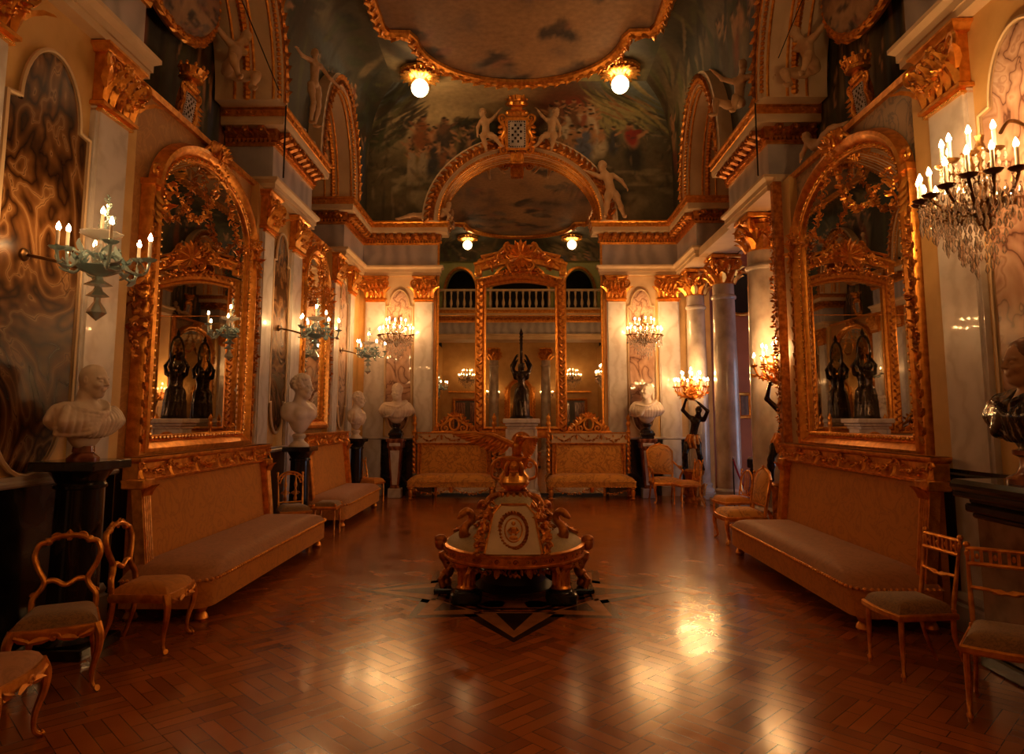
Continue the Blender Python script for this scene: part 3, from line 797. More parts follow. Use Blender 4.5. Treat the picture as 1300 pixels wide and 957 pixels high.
# --- arches over the bays and the great arch over the end mirror
def arch(nm, cx, a, b, thick, loc, rz, depth, bead=.07):
    """cream archivolt with gilt bands; local x along, springing at z=Z0, front at y=0 going back to depth"""
    path = [(cx + x, 0, Z0 + z) for x, z in ellarc(0, 0, a, b, 0, PI, 40)]
    prof = [(0, -depth), (0, .02), (-.04, .03), (-.05, .0), (-.09, .0), (-.10, .025), (-thick * .75, .03), (-thick * .78, -.01), (-thick, -.03), (-thick, -depth)]
    m = MB(); m.sweep(path, (0, -1, 0), prof)
    o = struct(nm, m, 'cream', None, True); o.location = loc; o.rotation_euler = (0, 0, rz)
    g = MB(); g.sweep(path, (0, -1, 0), [(-.11, .0), (-.12, .045), (-thick * .7, .05), (-thick * .72, .0)])
    n = int(58 * (a + b) / 3)
    for i in range(n):
        t = PI * (i + .5) / n; rr = thick * .42
        c = (cx + (a - rr) * math.cos(t), -.05, Z0 + (b - rr) * math.sin(t)); d = (-math.sin(t), 0, math.cos(t))
        s_ = 1 if i % 2 else -1
        g.leaf(c, (d[0] + .9 * s_ * math.cos(t), -.1, d[2] + .9 * s_ * math.sin(t)), (0, -1, 0), thick * .46, thick * .27, .08, .3); g.ell(c, thick * .07, None, 6, 4)
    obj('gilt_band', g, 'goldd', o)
    g = MB(); rr = thick + .0
    for k in range(3):
        dd = -.08 - k * depth * .3
        path2 = [(cx + x, -dd, Z0 + z) for x, z in ellarc(0, 0, a - thick - .0, b - thick, 0, PI, 40)]
        g.tube(path2, .022, 6)
    for i in range(int(n * 1.2)):
        t = PI * (i + .5) / (n * 1.2); g.ell((cx + (a - rr) * math.cos(t), .0, Z0 + (b - rr) * math.sin(t)), .03, None, 6, 4)
        if depth > .4: g.ell((cx + (a - rr) * math.cos(t), depth * .5, Z0 + (b - rr) * math.sin(t)), (.05, .06, .05), None, 6, 4)
    obj('gilt_beading', g, 'gold', o)
    return o
arch('trim_7', 0, A1[1], A1[2], .3, (-3.34, A1[0], 0), LEFT, .9); arch('trim_8', 0, A1[1], A1[2], .3, (3.34, A1[0], 0), RIGHT, .9)
arch('trim_9', 0, A2[1], A2[2], .3, (-3.34, A2[0], 0), LEFT, .9); arch('trim_10', 0, A2[1], A2[2], .3, (3.34, A2[0], 0), RIGHT, .9)
arch('trim_11', 0, 2.2, 1.98, .38, (0, YE - .42, 0), 0, .4)
# --- lunettes behind the side arches (painted), from the ledge at z=4.95 up
lun_c = [paint_side(61), paint_side(62), paint_side(63), paint_side(64)]
k = 0
for s in (-1, 1):
    for c, a, h in (A1, A2):
        y0, y1 = (6.1, 9.5) if c < 9 else (11.2, 13.6)
        fn = lambda u, v, s=s, y0=y0, y1=y1: (s * (4.28 - .12 * max(0, v - .4)), (y0 + (y1 - y0) * (u if s < 0 else 1 - u)), 4.9 + 3.5 * v)
        o = painted('wall_left' if s < 0 else 'wall_right', [(fn, 90, 80, lun_c[k], None)]); k += 1
        b = MB(); b.b6(s * 3.7, s * 4.3, y0, y1, 4.93, 5.0)
        obj('ledge', b, 'gold', o, False)
# ------------------------------------------------------------------ mirrors
def big_mirror(label, loc, rz, hw=1.33, z0=1.33, zs=4.0, zt=4.78, sw=True):
    t = thing('wall_mirror', label, 'mirror', loc, rz, 'gilt framed side wall mirrors')
    iw = hw - .24
    inner = [(-iw, z0 + .17), (iw, z0 + .17)] + [(x, z) for x, z in ellarc(0, zs, iw, zt - zs - .12, 0, PI, 32)]
    g = MB(); g.prism(inner, -.05, -.03); fix_normals(obj('glass', g, 'mirror', t, False))
    path = [(x, -.02, z) for x, z in inner]
    f = MB(); f.sweep(path, (0, -1, 0), [(-.03, 0), (-.03, .055), (-.0, .07), (.03, .05), (.05, .09), (.1, .13), (.14, .12), (.155, .07), (.17, .0)], True)
    f.sweep([(-hw, -.0, zs + .02), (-hw, 0, z0), (hw, 0, z0), (hw, 0, zs + .02)], (0, -1, 0), [(-.1, 0), (-.1, .09), (-.08, .11), (-.06, .08), (-.04, .13), (-.015, .13), (0, .1), (0, 0)])
    for s in (-1, 1):
        f.b6(s * (hw - .12), s * (hw + .02), -.16, 0, zs, zs + .06)
        f.scroll((s * (hw - .08), -.1, zs + .16), .1, (-s, 0, 0), (0, 0, 1), 1.4, .3, -PI / 2, 1)
        for k in range(4): f.leaf((s * (hw - .08), -.12, zs - .05 - k * .07), (0, -.1, -1), (0, -1, 0), .16, .1, .3)
    obj('frame', f, 'gold', t)
    lv = MB()
    for s in (-1, 1):
        for k in range(int((zs - z0 - .3) / .085)):
            lv.leaf((s * (hw - .045), -.125, z0 + .12 + k * .085), (.6 if k % 2 else -.6, 0, 1), (0, -1, 0), .1, .05, .05, .3); lv.ell((s * (hw - .045), -.13, z0 + .16 + k * .085), .014, None, 5, 4)
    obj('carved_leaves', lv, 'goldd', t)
    bd = MB()
    P = [Vector(p) for p in path]; n = len(P)
    for i in range(n):
        a, c = P[i], P[(i + 1) % n]; k = max(1, int((c - a).length / .075))
        for j in range(k): bd.ell(a.lerp(c, (j + .5) / k) + Vector((0, -.075, 0)), .022, None, 5, 4)
    bd.tube([p + Vector((0, -.068, 0)) for p in P], .012, 5, True); obj('beaded_rim', bd, 'goldb', t)
    if sw:
        c = MB(); c.garland([(hw - .05, -.13, 3.5 - .12 * i) for i in range(11)], .05, 24, 6, True, (0, -1, 0)); obj('carved_drop', c, 'goldd', t)
    c = MB(); ztop = zt + .04
    for s in (-1, 1):
        c.scroll((s * .14, -.14, ztop + .03), .09, (s, 0, 0), (0, 0, 1), 1.6, .3, PI / 2, -1, 18, (s * .36, -.12, ztop - .06))
        for k in range(5): c.leaf((s * .04 * k, -.14, ztop), (s * (.2 + .25 * k), -.15, 1), (0, -1, 0), .15, .08, .2)
    c.sbox((0, -.15, ztop + .02), (.14, .08, .18), .6, 16, 8)
    for k in range(7): c.leaf((0, -.17, ztop - .02), (math.cos(PI * k / 6), -.2, math.sin(PI * k / 6) - .1), (0, -1, 0), .14, .07, .3)
    obj('crest', c, 'gold', t)
    if sw:
        for s in (-1, 1):
            g = MB()
            pts = smooth_path([(s * .06, -.16, zt - .02), (s * .14, -.18, zt - .36), (s * iw * .38, -.18, zt - .82), (s * iw * .68, -.18, zt - .92), (s * iw * 1.0, -.18, zs + .1)], 8)
            g.garland(pts, .046, 44, 5 + s, True, (0, -1, 0))
            g.garland([(s * iw * 1.04, -.17, zs + .1), (s * iw * 1.06, -.17, zs - .3)], .06, 9, 8, True, (0, -1, 0))
            obj('garland', g, 'gold', t)
    return t
big_mirror('large arched gilt mirror hanging over the long left sofa', (-3.745, 7.87, 0), LEFT, 1.38)
big_mirror('large arched gilt mirror hanging over the long right sofa', (3.745, 7.58, 0), RIGHT, 1.42)
big_mirror('narrow arched gilt mirror hanging over the second left sofa', (-3.745, 12.05, 0), LEFT, .86, 1.5, 4.05, 4.7)
# carved gilt drops beside the mirrors
def drop(label, loc, rz, z0, z1, w=.1):
    g = MB(); n = int((z1 - z0) / .05)
    g.garland([(.02 * math.sin(i), -.04, z1 - (z1 - z0) * i / 12) for i in range(13)], w, n, 4, True, (0, -1, 0))
    for k in range(3): g.scroll((0, -.05, z1 - .12 - k * (z1 - z0) * .3), w * .8, (1 if k % 2 else -1, 0, 0), (0, 0, 1), 1.3, .25)
    return tag(obj('carved_drop', g, 'goldd', None, True, loc, rz), label, 'carved ornament')
drop('carved gilt flower drop on the wall left of the large left mirror', (-3.7, 6.36, 0), LEFT, 2.3, 3.2, .08)
b = MB(); b.b6(-.06, .06, -.12, 0, 0, 4.95, .01); 
o = obj('door_post', b, 'goldd', None, False, (3.62, 9.22, 0), RIGHT); tag(o, 'tall gilt post carved with leaves at the edge of the colonnade', 'post')
g = MB(); g.garland([(0, -.13, 4.5 - .33 * i) for i in range(11)], .045, 90, 9, True, (0, -1, 0)); obj('carved_leaves', g, 'goldd', o)

# great end mirror: one tall arched sheet, and the carved frame standing against it
poly = [(-1.85, .05), (1.85, .05), (1.85, Z0)] + ellarc(0, Z0, 1.84, 1.62, 0, PI, 40) + [(-1.85, Z0)]
m = MB(); m.prism(poly, YE - .05, YE - .01)
gm = fix_normals(obj('great_mirror', m, 'mirror', None, False)); tag(gm, 'great arched mirror filling the middle of the end wall', 'mirror')
m = MB()
for s in (-1, 1): m.b6(s * 1.875, s * 1.83, YE - .08, YE - .005, 0, Z0)
m.sweep([(x, YE - .02, z) for x, z in ellarc(0, Z0, 1.84, 1.62, 0, PI, 40)], (0, -1, 0), [(-.0, 0), (-.0, .05), (.05, .05), (.05, 0)])
m.b6(-1.84, 1.84, YE - .055, YE - .045, 3.985, 4.0)
obj('gilt_edge', m, 'gold', gm)
t = thing('carved_mirror_frame', 'carved gilt rectangular frame with a high crest against the end mirror', 'mirror frame', (.02, YE - .06, 0))
f = MB()
arc = [(-.98 + 1.96 * i / 12, 4.78 + .17 * math.sin(PI * i / 12)) for i in range(13)]
path = [(-.98, 0, 1.3), (.98, 0, 1.3)] + [(x, 0, z) for x, z in arc[::-1]]
f.sweep(path, (0, -1, 0), [(-.2, 0), (-.2, .05), (-.16, .08), (-.12, .05), (-.05, .09), (.0, .12), (.04, .1), (.05, 0)], True)
obj('moulding', f, 'gold', t)
g = MB()
for s in (-1, 1):
    for k in range(44):
        z = 1.4 + k * .078; s2 = 1 if k % 2 else -1
        g.leaf((s * .92, -.1, z), (.7 * s2, -.1, .7), (0, -1, 0), .1, .07, .35); g.ell((s * .92, -.1, z), .02, None, 5, 4)
for k in range(26): g.leaf((-.92 + k * .073, -.1, 4.72 + .17 * math.sin(PI * k / 25)), (.7 if k % 2 else -.7, -.1, .7), (0, -1, 0), .1, .07, .35)
obj('carved_leaves', g, 'goldd', t)
# entablature and crest of the frame
c = MB()
arc2 = [(-1.0 + 2.0 * i / 12, 4.98 + .22 * math.sin(PI * i / 12)) for i in range(13)]
c.sweep([(x, 0, z) for x, z in arc2[::-1]], (0, -1, 0), [(0, 0), (.0, .08), (.1, .1), (.15, .16), (.2, .17), (.22, 0)])
for s in (-1, 1):
    c.b6(s * .88, s * 1.04, -.14, 0, 4.9, 5.18, .02)
    c.scroll((s * .9, -.12, 5.2), .12, (-s, 0, 0), (0, 0, 1), 1.5, .3, PI / 2, -1, 18, (s * .5, -.12, 5.42))
    c.scroll((s * .26, -.2, 5.5), .13, (s, 0, 0), (0, 0, 1), 1.6, .3, PI / 2, -1, 18, (s * .6, -.15, 5.3))
    c.scroll((s * .2, -.2, 5.12), .11, (s, 0, 0), (0, 0, 1), 1.6, .3, -PI / 2, 1)
    g_ = [(s * (.12 + .07 * i), -.17, 5.52 - .05 * i - .02 * math.sin(i)) for i in range(9)]; c.garland(g_, .08, 18, 20 + s, True, (0, -1, 0))
c.sbox((0, -.18, 5.3), (.26, .14, .36), .6, 18, 10)
for k in range(14): c.leaf((0, -.2, 5.3), (math.cos(2 * PI * k / 14), -.2, math.sin(2 * PI * k / 14)), (0, -1, 0), .34, .13, .35)
for k in range(7): c.leaf((0, -.22, 5.42), (math.cos(PI * k / 6), -.1, math.sin(PI * k / 6)), (0, -1, 0), .28, .1, .3)
c.garland([(-.5 + .1 * i, -.13, 4.95 + .1 * math.sin(PI * i / 10)) for i in range(11)], .07, 18, 31, True, (0, -1, 0))
obj('crest', c, 'gold', t)

# ------------------------------------------------------------------ seats
def rrect(hx, y0, y1, r, n=5):
    """rounded-front outline: back edge y1 (square), front edge y0 (rounded corners), counter-clockwise"""
    pts = [(hx, y1), (-hx, y1)]
    pts += [(-hx + r - r * math.cos(a), y0 + r - r * math.sin(a)) for a in [PI / 2 * i / n for i in range(n + 1)]]
    pts += [(hx - r + r * math.sin(a), y0 + r - r * math.cos(a)) for a in [PI / 2 * i / n for i in range(n + 1)]]
    return pts
def dome(mb, poly, z0, zc, cy, k=10, e=3.2, M=None):
    """upholstered pad: domed top over an outline"""
    n = len(poly); vs = []; fs = []
    cx = sum(p[0] for p in poly) / n
    for j in range(k + 1):
        v = 1 - j / k * .999
        for x, y in poly: vs.append((cx + (x - cx) * v, cy + (y - cy) * v, z0 + (zc - z0) * (1 - v ** e) ** (1 / 1.6)))
    for j in range(k):
        for i in range(n): fs.append((j * n + i, j * n + (i + 1) % n, (j + 1) * n + (i + 1) % n, (j + 1) * n + i))
    fs.append(tuple(range(n))[::-1])
    return mb.add(vs, fs, M)
def densify(poly, s=.12):
    out = []
    for (x0, y0), (x1, y1) in zip(poly, poly[1:] + poly[:1]):
        n = max(1, int(math.hypot(x1 - x0, y1 - y0) / s))
        out += [(x0 + (x1 - x0) * i / n, y0 + (y1 - y0) * i / n) for i in range(n)]
    return out
def beads_along(mb, poly, z, step, r, skip_back=True, out=0.):
    for (x0, y0), (x1, y1) in zip(poly, poly[1:] + poly[:1]):
        L = math.hypot(x1 - x0, y1 - y0)
        if skip_back and abs(y0 - y1) < 1e-6 and y0 == max(p[1] for p in poly): continue
        n = max(1, int(L / step + .5))
        for i in range(n): mb.ell((x0 + (x1 - x0) * (i + .5) / n, y0 + (y1 - y0) * (i + .5) / n, z), r, None, 6, 4)
def ring(mb, poly, z0, z1, o=0):
    P = [(x, y, 0) for x, y in poly]
    return mb.sweep(P, (0, 0, 1), [(-.05, z0), (o, z0), (o, z1), (-.05, z1)], True)
def long_sofa(label, L, loc, rz, D=1.0, ht=1.36, ext=.08):
    t = thing('long_sofa', label, 'sofa', loc, rz, 'long gilt and velvet wall sofas')
    h = L / 2
    hs = h + ext
    pl = densify(rrect(hs, -D, -.16, .16))
    m = MB(); ring(m, pl, .12, .34); dome(m, pl, .12, .16, -D / 2, 2); obj('seat_base', m, 'velvet', t)
    m = MB(); pl2 = densify(rrect(hs, -D - .02, -.14, .18)); dome(m, pl2, .335, .485, -D / 2 - .05, 14, 5.5); obj('seat_cushion', m, 'velvetseat', t)
    m = MB(); beads_along(m, densify(rrect(hs + .01, -D - .02, -.16, .17), .045), .345, .05, .017); obj('nailhead_trim', m, 'gold', t)
    # raked back: panel, stiles, rail
    def by(z): return -.19 + (z - .3) * .11
    m = MB()
    def fb(u, v):
        z = .3 + (ht - .2 - .3) * v; bul = .035 * (1 - (2 * u - 1) ** 6) * (1 - (2 * v - 1) ** 6)
        return ((u * 2 - 1) * (h - .14), by(z) - bul, z)
    m.grid(fb, 40, 20); m.b6(-h + .1, h - .1, -.06, -.0, .12, ht - .05); obj('backrest', m, 'velvet', t)
    for s in (-1, 1):
        m = MB(); x = s * (h - .075)
        vs = []
        for z in (.1, ht - .17): 
            for dx, dy in ((-.075, .0), (-.075, -.09), (.075, -.09), (.075, 0)): vs.append((x + dx, by(z) + dy + .02, z))
        m.add(vs, [(0, 1, 5, 4), (1, 2, 6, 5), (2, 3, 7, 6), (3, 0, 4, 7), (0, 3, 2, 1), (4, 5, 6, 7)])
        for k in range(4):
            xx = x - .045 + .03 * k
            m.tube([(xx, by(.36) - .072, .36), (xx, by(ht - .3) - .072, ht - .3)], .009, 5)
        m.b6(x - .1, x + .1, by(ht) - .13, -.0, ht - .26, ht - .17, .012)
        for k in range(3): m.leaf((x - .05 + .05 * k, by(ht - .3) - .08, ht - .32), (0, -.2, 1), (0, -1, 0), .12, .06, .4)
        obj('stile', m, 'gold', t)
    m = MB(); y = by(ht - .1) - .05
    m.b6(-h, h, y, 0, ht - .19, ht - .03)
    m.sweep([(-h, 0, 0), (-h, y, 0), (h, y, 0), (h, 0, 0)], (0, 0, 1), [(-.02, ht - .04), (.02, ht - .03), (.045, ht), (.045, ht + .02), (-.05, ht + .02)])
    m.sweep([(-h, 0, 0), (-h, y, 0), (h, y, 0), (h, 0, 0)], (0, 0, 1), [(-.02, ht - .2), (.02, ht - .2), (.025, ht - .18), (-.02, ht - .175)])
    m.b6(-h - .04, h + .04, y - .04, 0, ht - .01, ht + .02)
    n = max(3, int(L / .55 + .5))
    for i in range(n):
        x0 = -h + L * i / n; x1 = x0 + L / n
        m.garland([(x0 + (x1 - x0) * j / 8, y - .02, ht - .045 - .085 * math.sin(PI * j / 8)) for j in range(9)], .035, 13, 40 + i, True, (0, -1, 0))
        for xx in ((x0, x1) if i == n - 1 else (x0,)):
            m.scroll((xx, y - .02, ht - .06), .045, (1, 0, 0), (0, 0, 1), 1.2, .3); m.leaf((xx, y - .02, ht - .09), (0, -.1, -1), (0, -1, 0), .1, .05, .3)
    obj('top_rail', m, 'gold', t)
    for s in (-1, 1):
        for yy in (-D + .1, -.2):
            m = MB(); m.lathe([(.045, 0), (.06, .02), (.05, .05), (.035, .07), (.05, .1), (.06, .12), (.06, .13)], (s * (hs - .12), yy, 0), 12); obj('leg', m, 'gold', t)
    return t
long_sofa('long ochre velvet sofa under the large left mirror, nearest on the left', 3.1, (-3.5, 7.6, 0), LEFT, .9, 1.33, .22)
long_sofa('shorter velvet sofa with a cream-sheened back under the narrow left mirror', 2.5, (-3.5, 12.1, 0), LEFT, .8, 1.42)
long_sofa('long ochre velvet sofa under the large right mirror', 3.2, (3.5, 7.27, 0), RIGHT, .84, 1.36, .06)

def end_sofa(label, loc):
    t = thing('settee', label, 'sofa', loc, 0, 'damask settees against the end mirror')
    h = .92; D = .7
    pl = densify(rrect(h, -D, -.05, .06), .08)
    m = MB(); ring(m, pl, .26, .37); dome(m, pl, .26, .29, -.4, 2); obj('seat_rail', m, 'damask', t)
    m = MB(); dome(m, densify(rrect(h + .01, -D - .015, -.05, .08), .08), .365, .52, -.42, 12, 5); obj('seat_cushion', m, 'damask', t)
    m = MB(); beads_along(m, pl, .37, .055, .013); beads_along(m, pl, .265, .055, .013); obj('nailhead_trim', m, 'goldb', t)
    m = MB()
    m.grid(lambda u, v: ((2 * u - 1) * .7, -.1 - .03 * (1 - (2 * u - 1) ** 6) * (1 - (2 * v - 1) ** 6) + .04 * v, .45 + .66 * v), 24, 14); m.b6(-.7, .7, -.085, -.02, .3, 1.12); obj('backrest', m, 'damask', t)
    m = MB(); m.sweep([(-.7, -.03, .5), (.7, -.03, .5), (.7, -.03, 1.1), (-.7, -.03, 1.1)], (0, -1, 0), [(0, 0), (0, .06), (.03, .075), (.05, .05), (.1, .05), (.12, 0)], True); obj('back_frame', m, 'goldd', t)
    m = MB(); m.b6(-.82, .82, -.1, -.01, 1.14, 1.36, .01); obj('top_rail', m, 'sofacream', t, False)
    m = MB()
    for z in (1.14, 1.37): m.b6(-.86, .86, -.125, -.0, z - .015, z + .015, .008)
    for i in range(3):
        x0 = -.8 + 1.6 * i / 3; x1 = x0 + 1.6 / 3
        m.garland([(x0 + .03 + (x1 - x0 - .06) * j / 8, -.115, 1.325 - .13 * math.sin(PI * j / 8)) for j in range(9)], .03, 15, 60 + i, True, (0, -1, 0))
        m.ell(((x0 + x1) / 2, -.11, 1.3), (.022, .02, .03), None, 6, 4)
        for xx in (x0, x1): m.leaf((xx, -.11, 1.33), (0, -.1, -1), (0, -1, 0), .13, .05, .3)
    obj('swag_carving', m, 'goldd', t)
    m = MB()     # pierced crest with a small oval mirror
    for s in (-1, 1):
        m.scroll((s * .2, -.06, 1.47), .1, (s, 0, 0), (0, 0, 1), 1.5, .25, PI / 2, -1, 18, (s * .05, -.06, 1.7))
        m.scroll((s * .38, -.06, 1.44), .07, (s, 0, 0), (0, 0, 1), 1.5, .28, PI / 2, -1, 16, (s * .2, -.06, 1.58))
        m.tube(smooth_path([(s * .46, -.06, 1.4), (s * .33, -.06, 1.52), (s * .2, -.06, 1.6), (s * .12, -.06, 1.74), (0, -.06, 1.78)], 5), .022, 6)
        for k in range(5): m.leaf((s * (.1 + .07 * k), -.07, 1.72 - .07 * k), (s * .6, -.1, .8), (0, -1, 0), .1, .06, .3)
    m.tube([(.1 * math.cos(a), -.07, 1.56 + .13 * math.sin(a)) for a in [2 * PI * i / 24 for i in range(24)]], .025, 6, True)
    for k in range(5): m.leaf((0, -.07, 1.72), (math.cos(PI * (k + .0) / 4), -.1, math.sin(PI * k / 4) + .2), (0, -1, 0), .13, .06, .3)
    m.b6(-.5, .5, -.09, -.03, 1.375, 1.41, .01)
    o = obj('crest', m, 'gold', t)
    m = MB(); m.prism([(.095 * math.cos(a), 1.56 + .125 * math.sin(a)) for a in [2 * PI * i / 24 for i in range(24)]], -.075, -.06); obj('oval_mirror', m, 'mirror', o, False)
    for s in (-1, 1):
        m = MB()
        def tw(u, v, s=s):
            a = 2 * PI * u; z = .5 + .88 * v; r = .036 * (1 + .32 * math.cos(2 * (a + v * 26)))
            return (s * .87 + r * math.cos(a), -.06 + r * math.sin(a), z)
        m.grid(tw, 14, 90, None, True); obj('twisted_column', m, 'gold', t)
        m = MB(); m.lathe([(.05, 1.37), (.055, 1.39), (.035, 1.42), (.03, 1.5), (.05, 1.54), (.05, 1.58), (.03, 1.62), (.04, 1.66), (.045, 1.7), (.02, 1.75), (.0, 1.8)], (s * .87, -.06, 0), 12); obj('finial', m, 'gold', t)
        for yy in (-D + .07, -.12):
            m = MB(); m.lathe([(.035, 0), (.05, .02), (.03, .05), (.045, .1), (.055, .16), (.04, .2), (.06, .22), (.06, .27)], (s * (h - .07), yy, 0), 12); obj('leg', m, 'gold', t)
        m = MB(); m.garland([(s * (.06 + .72 * i / 10), -D + .03, .22 - .1 * math.sin(PI * i / 10)) for i in range(11)], .028, 20, 70 + s, True, (0, -1, 0)); obj('hanging_garland', m, 'gold', t)
    m = MB(); m.lathe([(.0, .14), (.035, .16), (.05, .2), (.05, .24), (.06, .26)], (0, -D + .05, 0), 12); obj('centre_pendant', m, 'gold', t)
    return t
end_sofa('gold damask settee with twisted columns, left of the white pedestal', (-1.44, YE - .2, 0))
end_sofa('gold damask settee with twisted columns, right of the white pedestal', (1.5, YE - .2, 0))

# --- chairs
def cab_leg(x, y, zt, sx, sy, r=.026):
    """cabriole leg with an outward knee and a scrolled toe"""
    P = smooth_path([(x, y, zt), (x + sx * .035, y + sy * .035, zt - .07), (x + sx * .03, y + sy * .03, zt - .16), (x - sx * .005, y - sy * .005, zt - .27), (x - sx * .005, y - sy * .005, .05), (x + sx * .025, y + sy * .025, .018), (x + sx * .045, y + sy * .045, .022)], 5)
    n = len(P); rs = [r * (1.25 - .75 * min(1, i / (n * .62)) + (.25 if i > n * .85 else 0)) for i in range(n)]
    return MB().tube(P, rs, 8)
def seat_poly(w, wb, d, r=.05, bow=.03):
    f = [(-w / 2, -d / 2)] ; pts = [(wb / 2, d / 2), (-wb / 2, d / 2), (-w / 2, -d / 2 + r)]
    pts += [(-w / 2 + w * i / 8, -d / 2 - bow * math.sin(PI * i / 8)) for i in range(9)][0:]
    pts += [(w / 2, -d / 2 + r)]
    return pts
def balloon_chair(label, loc, rz, seatmat='silkseat', zt=.41, back=True, nm='balloon_back_chair'):
    t = thing(nm, label, 'chair' if back else 'stool', loc, rz)
    w, wb, d = .47, .39, .43
    sp_ = densify(seat_poly(w, wb, d), .05)
    m = MB(); dome(m, [(x * .98, y * .98) for x, y in sp_], zt, zt + .075, 0, 10, 4); obj('seat', m, seatmat, t)
    m = MB(); m.sweep([(x, y, 0) for x, y in sp_], (0, 0, 1), [(-.03, zt - .05), (.004, zt - .055), (.012, zt - .03), (.004, zt + .004), (-.03, zt + .01)], True)
    m.scroll((0, -d / 2 - .04, zt - .045), .03, (1, 0, 0), (0, 0, 1), 1.2, .35)
    for s in (-1, 1):
        m.leaf((s * .02, -d / 2 - .035, zt - .05), (s, 0, -.1), (0, -1, 0), .12, .045, .1); m.leaf((s * .21, -d / 2 - .015, zt - .03), (-s, 0, -.4), (0, -1, 0), .1, .05, .1)
    obj('seat_rail', m, 'gold', t)
    for s in (-1, 1):
        obj('leg', cab_leg(s * (w / 2 - .02), -d / 2 + .02, zt - .005, s * .7, -.7), 'gold', t)
        m = MB(); m.tube(smooth_path([(s * (wb / 2 - .015), d / 2 - .02, zt), (s * (wb / 2 - .015), d / 2, zt - .2), (s * (wb / 2 + .0), d / 2 + .07, .01)], 5), [.022] * 6 + [.016] * 5, 8); obj('leg', m, 'gold', t)
    if back:
        y0 = d / 2 - .01; B = lambda x, z: (x, y0 + .17 * (z - zt), z)
        m = MB()
        for s in (-1, 1):
            P = smooth_path([B(s * .18, zt - .01), B(s * .18, zt + .09), B(s * .14, zt + .15), B(s * .125, zt + .2), B(s * .165, zt + .28), B(s * .19, zt + .36), B(s * .17, zt + .43), B(s * .12, zt + .45), B(s * .075, zt + .475), B(0, zt + .485)], 5)
            m.tube(P, .024, 8, False, None, .8)
            m.scroll(B(s * .17, zt + .11), .022, (s, 0, 0), (0, 0, 1), 1.1, .5); m.ell(B(s * .12, zt + .45), .028, None, 8, 6)
            m.scroll(B(s * .07, zt + .475), .03, (s, 0, 0), (0, 0, 1), 1.2, .35)
        m.tube(smooth_path([B(-.135, zt + .19), B(-.07, zt + .2), B(0, zt + .165), B(.07, zt + .2), B(.135, zt + .19)], 5), .018, 8)
        m.leaf(B(0, zt + .45), (0, .1, 1), (0, -1, 0), .08, .05, .2)
        obj('back_frame', m, 'gold', t)
    return t
balloon_chair('gilt balloon-back chair in front of the black marble wall, near left', (-2.97, 4.53, 0), R(28))
balloon_chair('gilt balloon-back chair turned sideways at the near end of the left sofa', (-2.8, 5.33, 0), R(94), 'velvet', .41)
balloon_chair('brown velvet stool at the bottom left corner of the picture', (-2.74, 3.56, 0), R(100), 'velvetseat', .41, False, 'upholstered_stool')

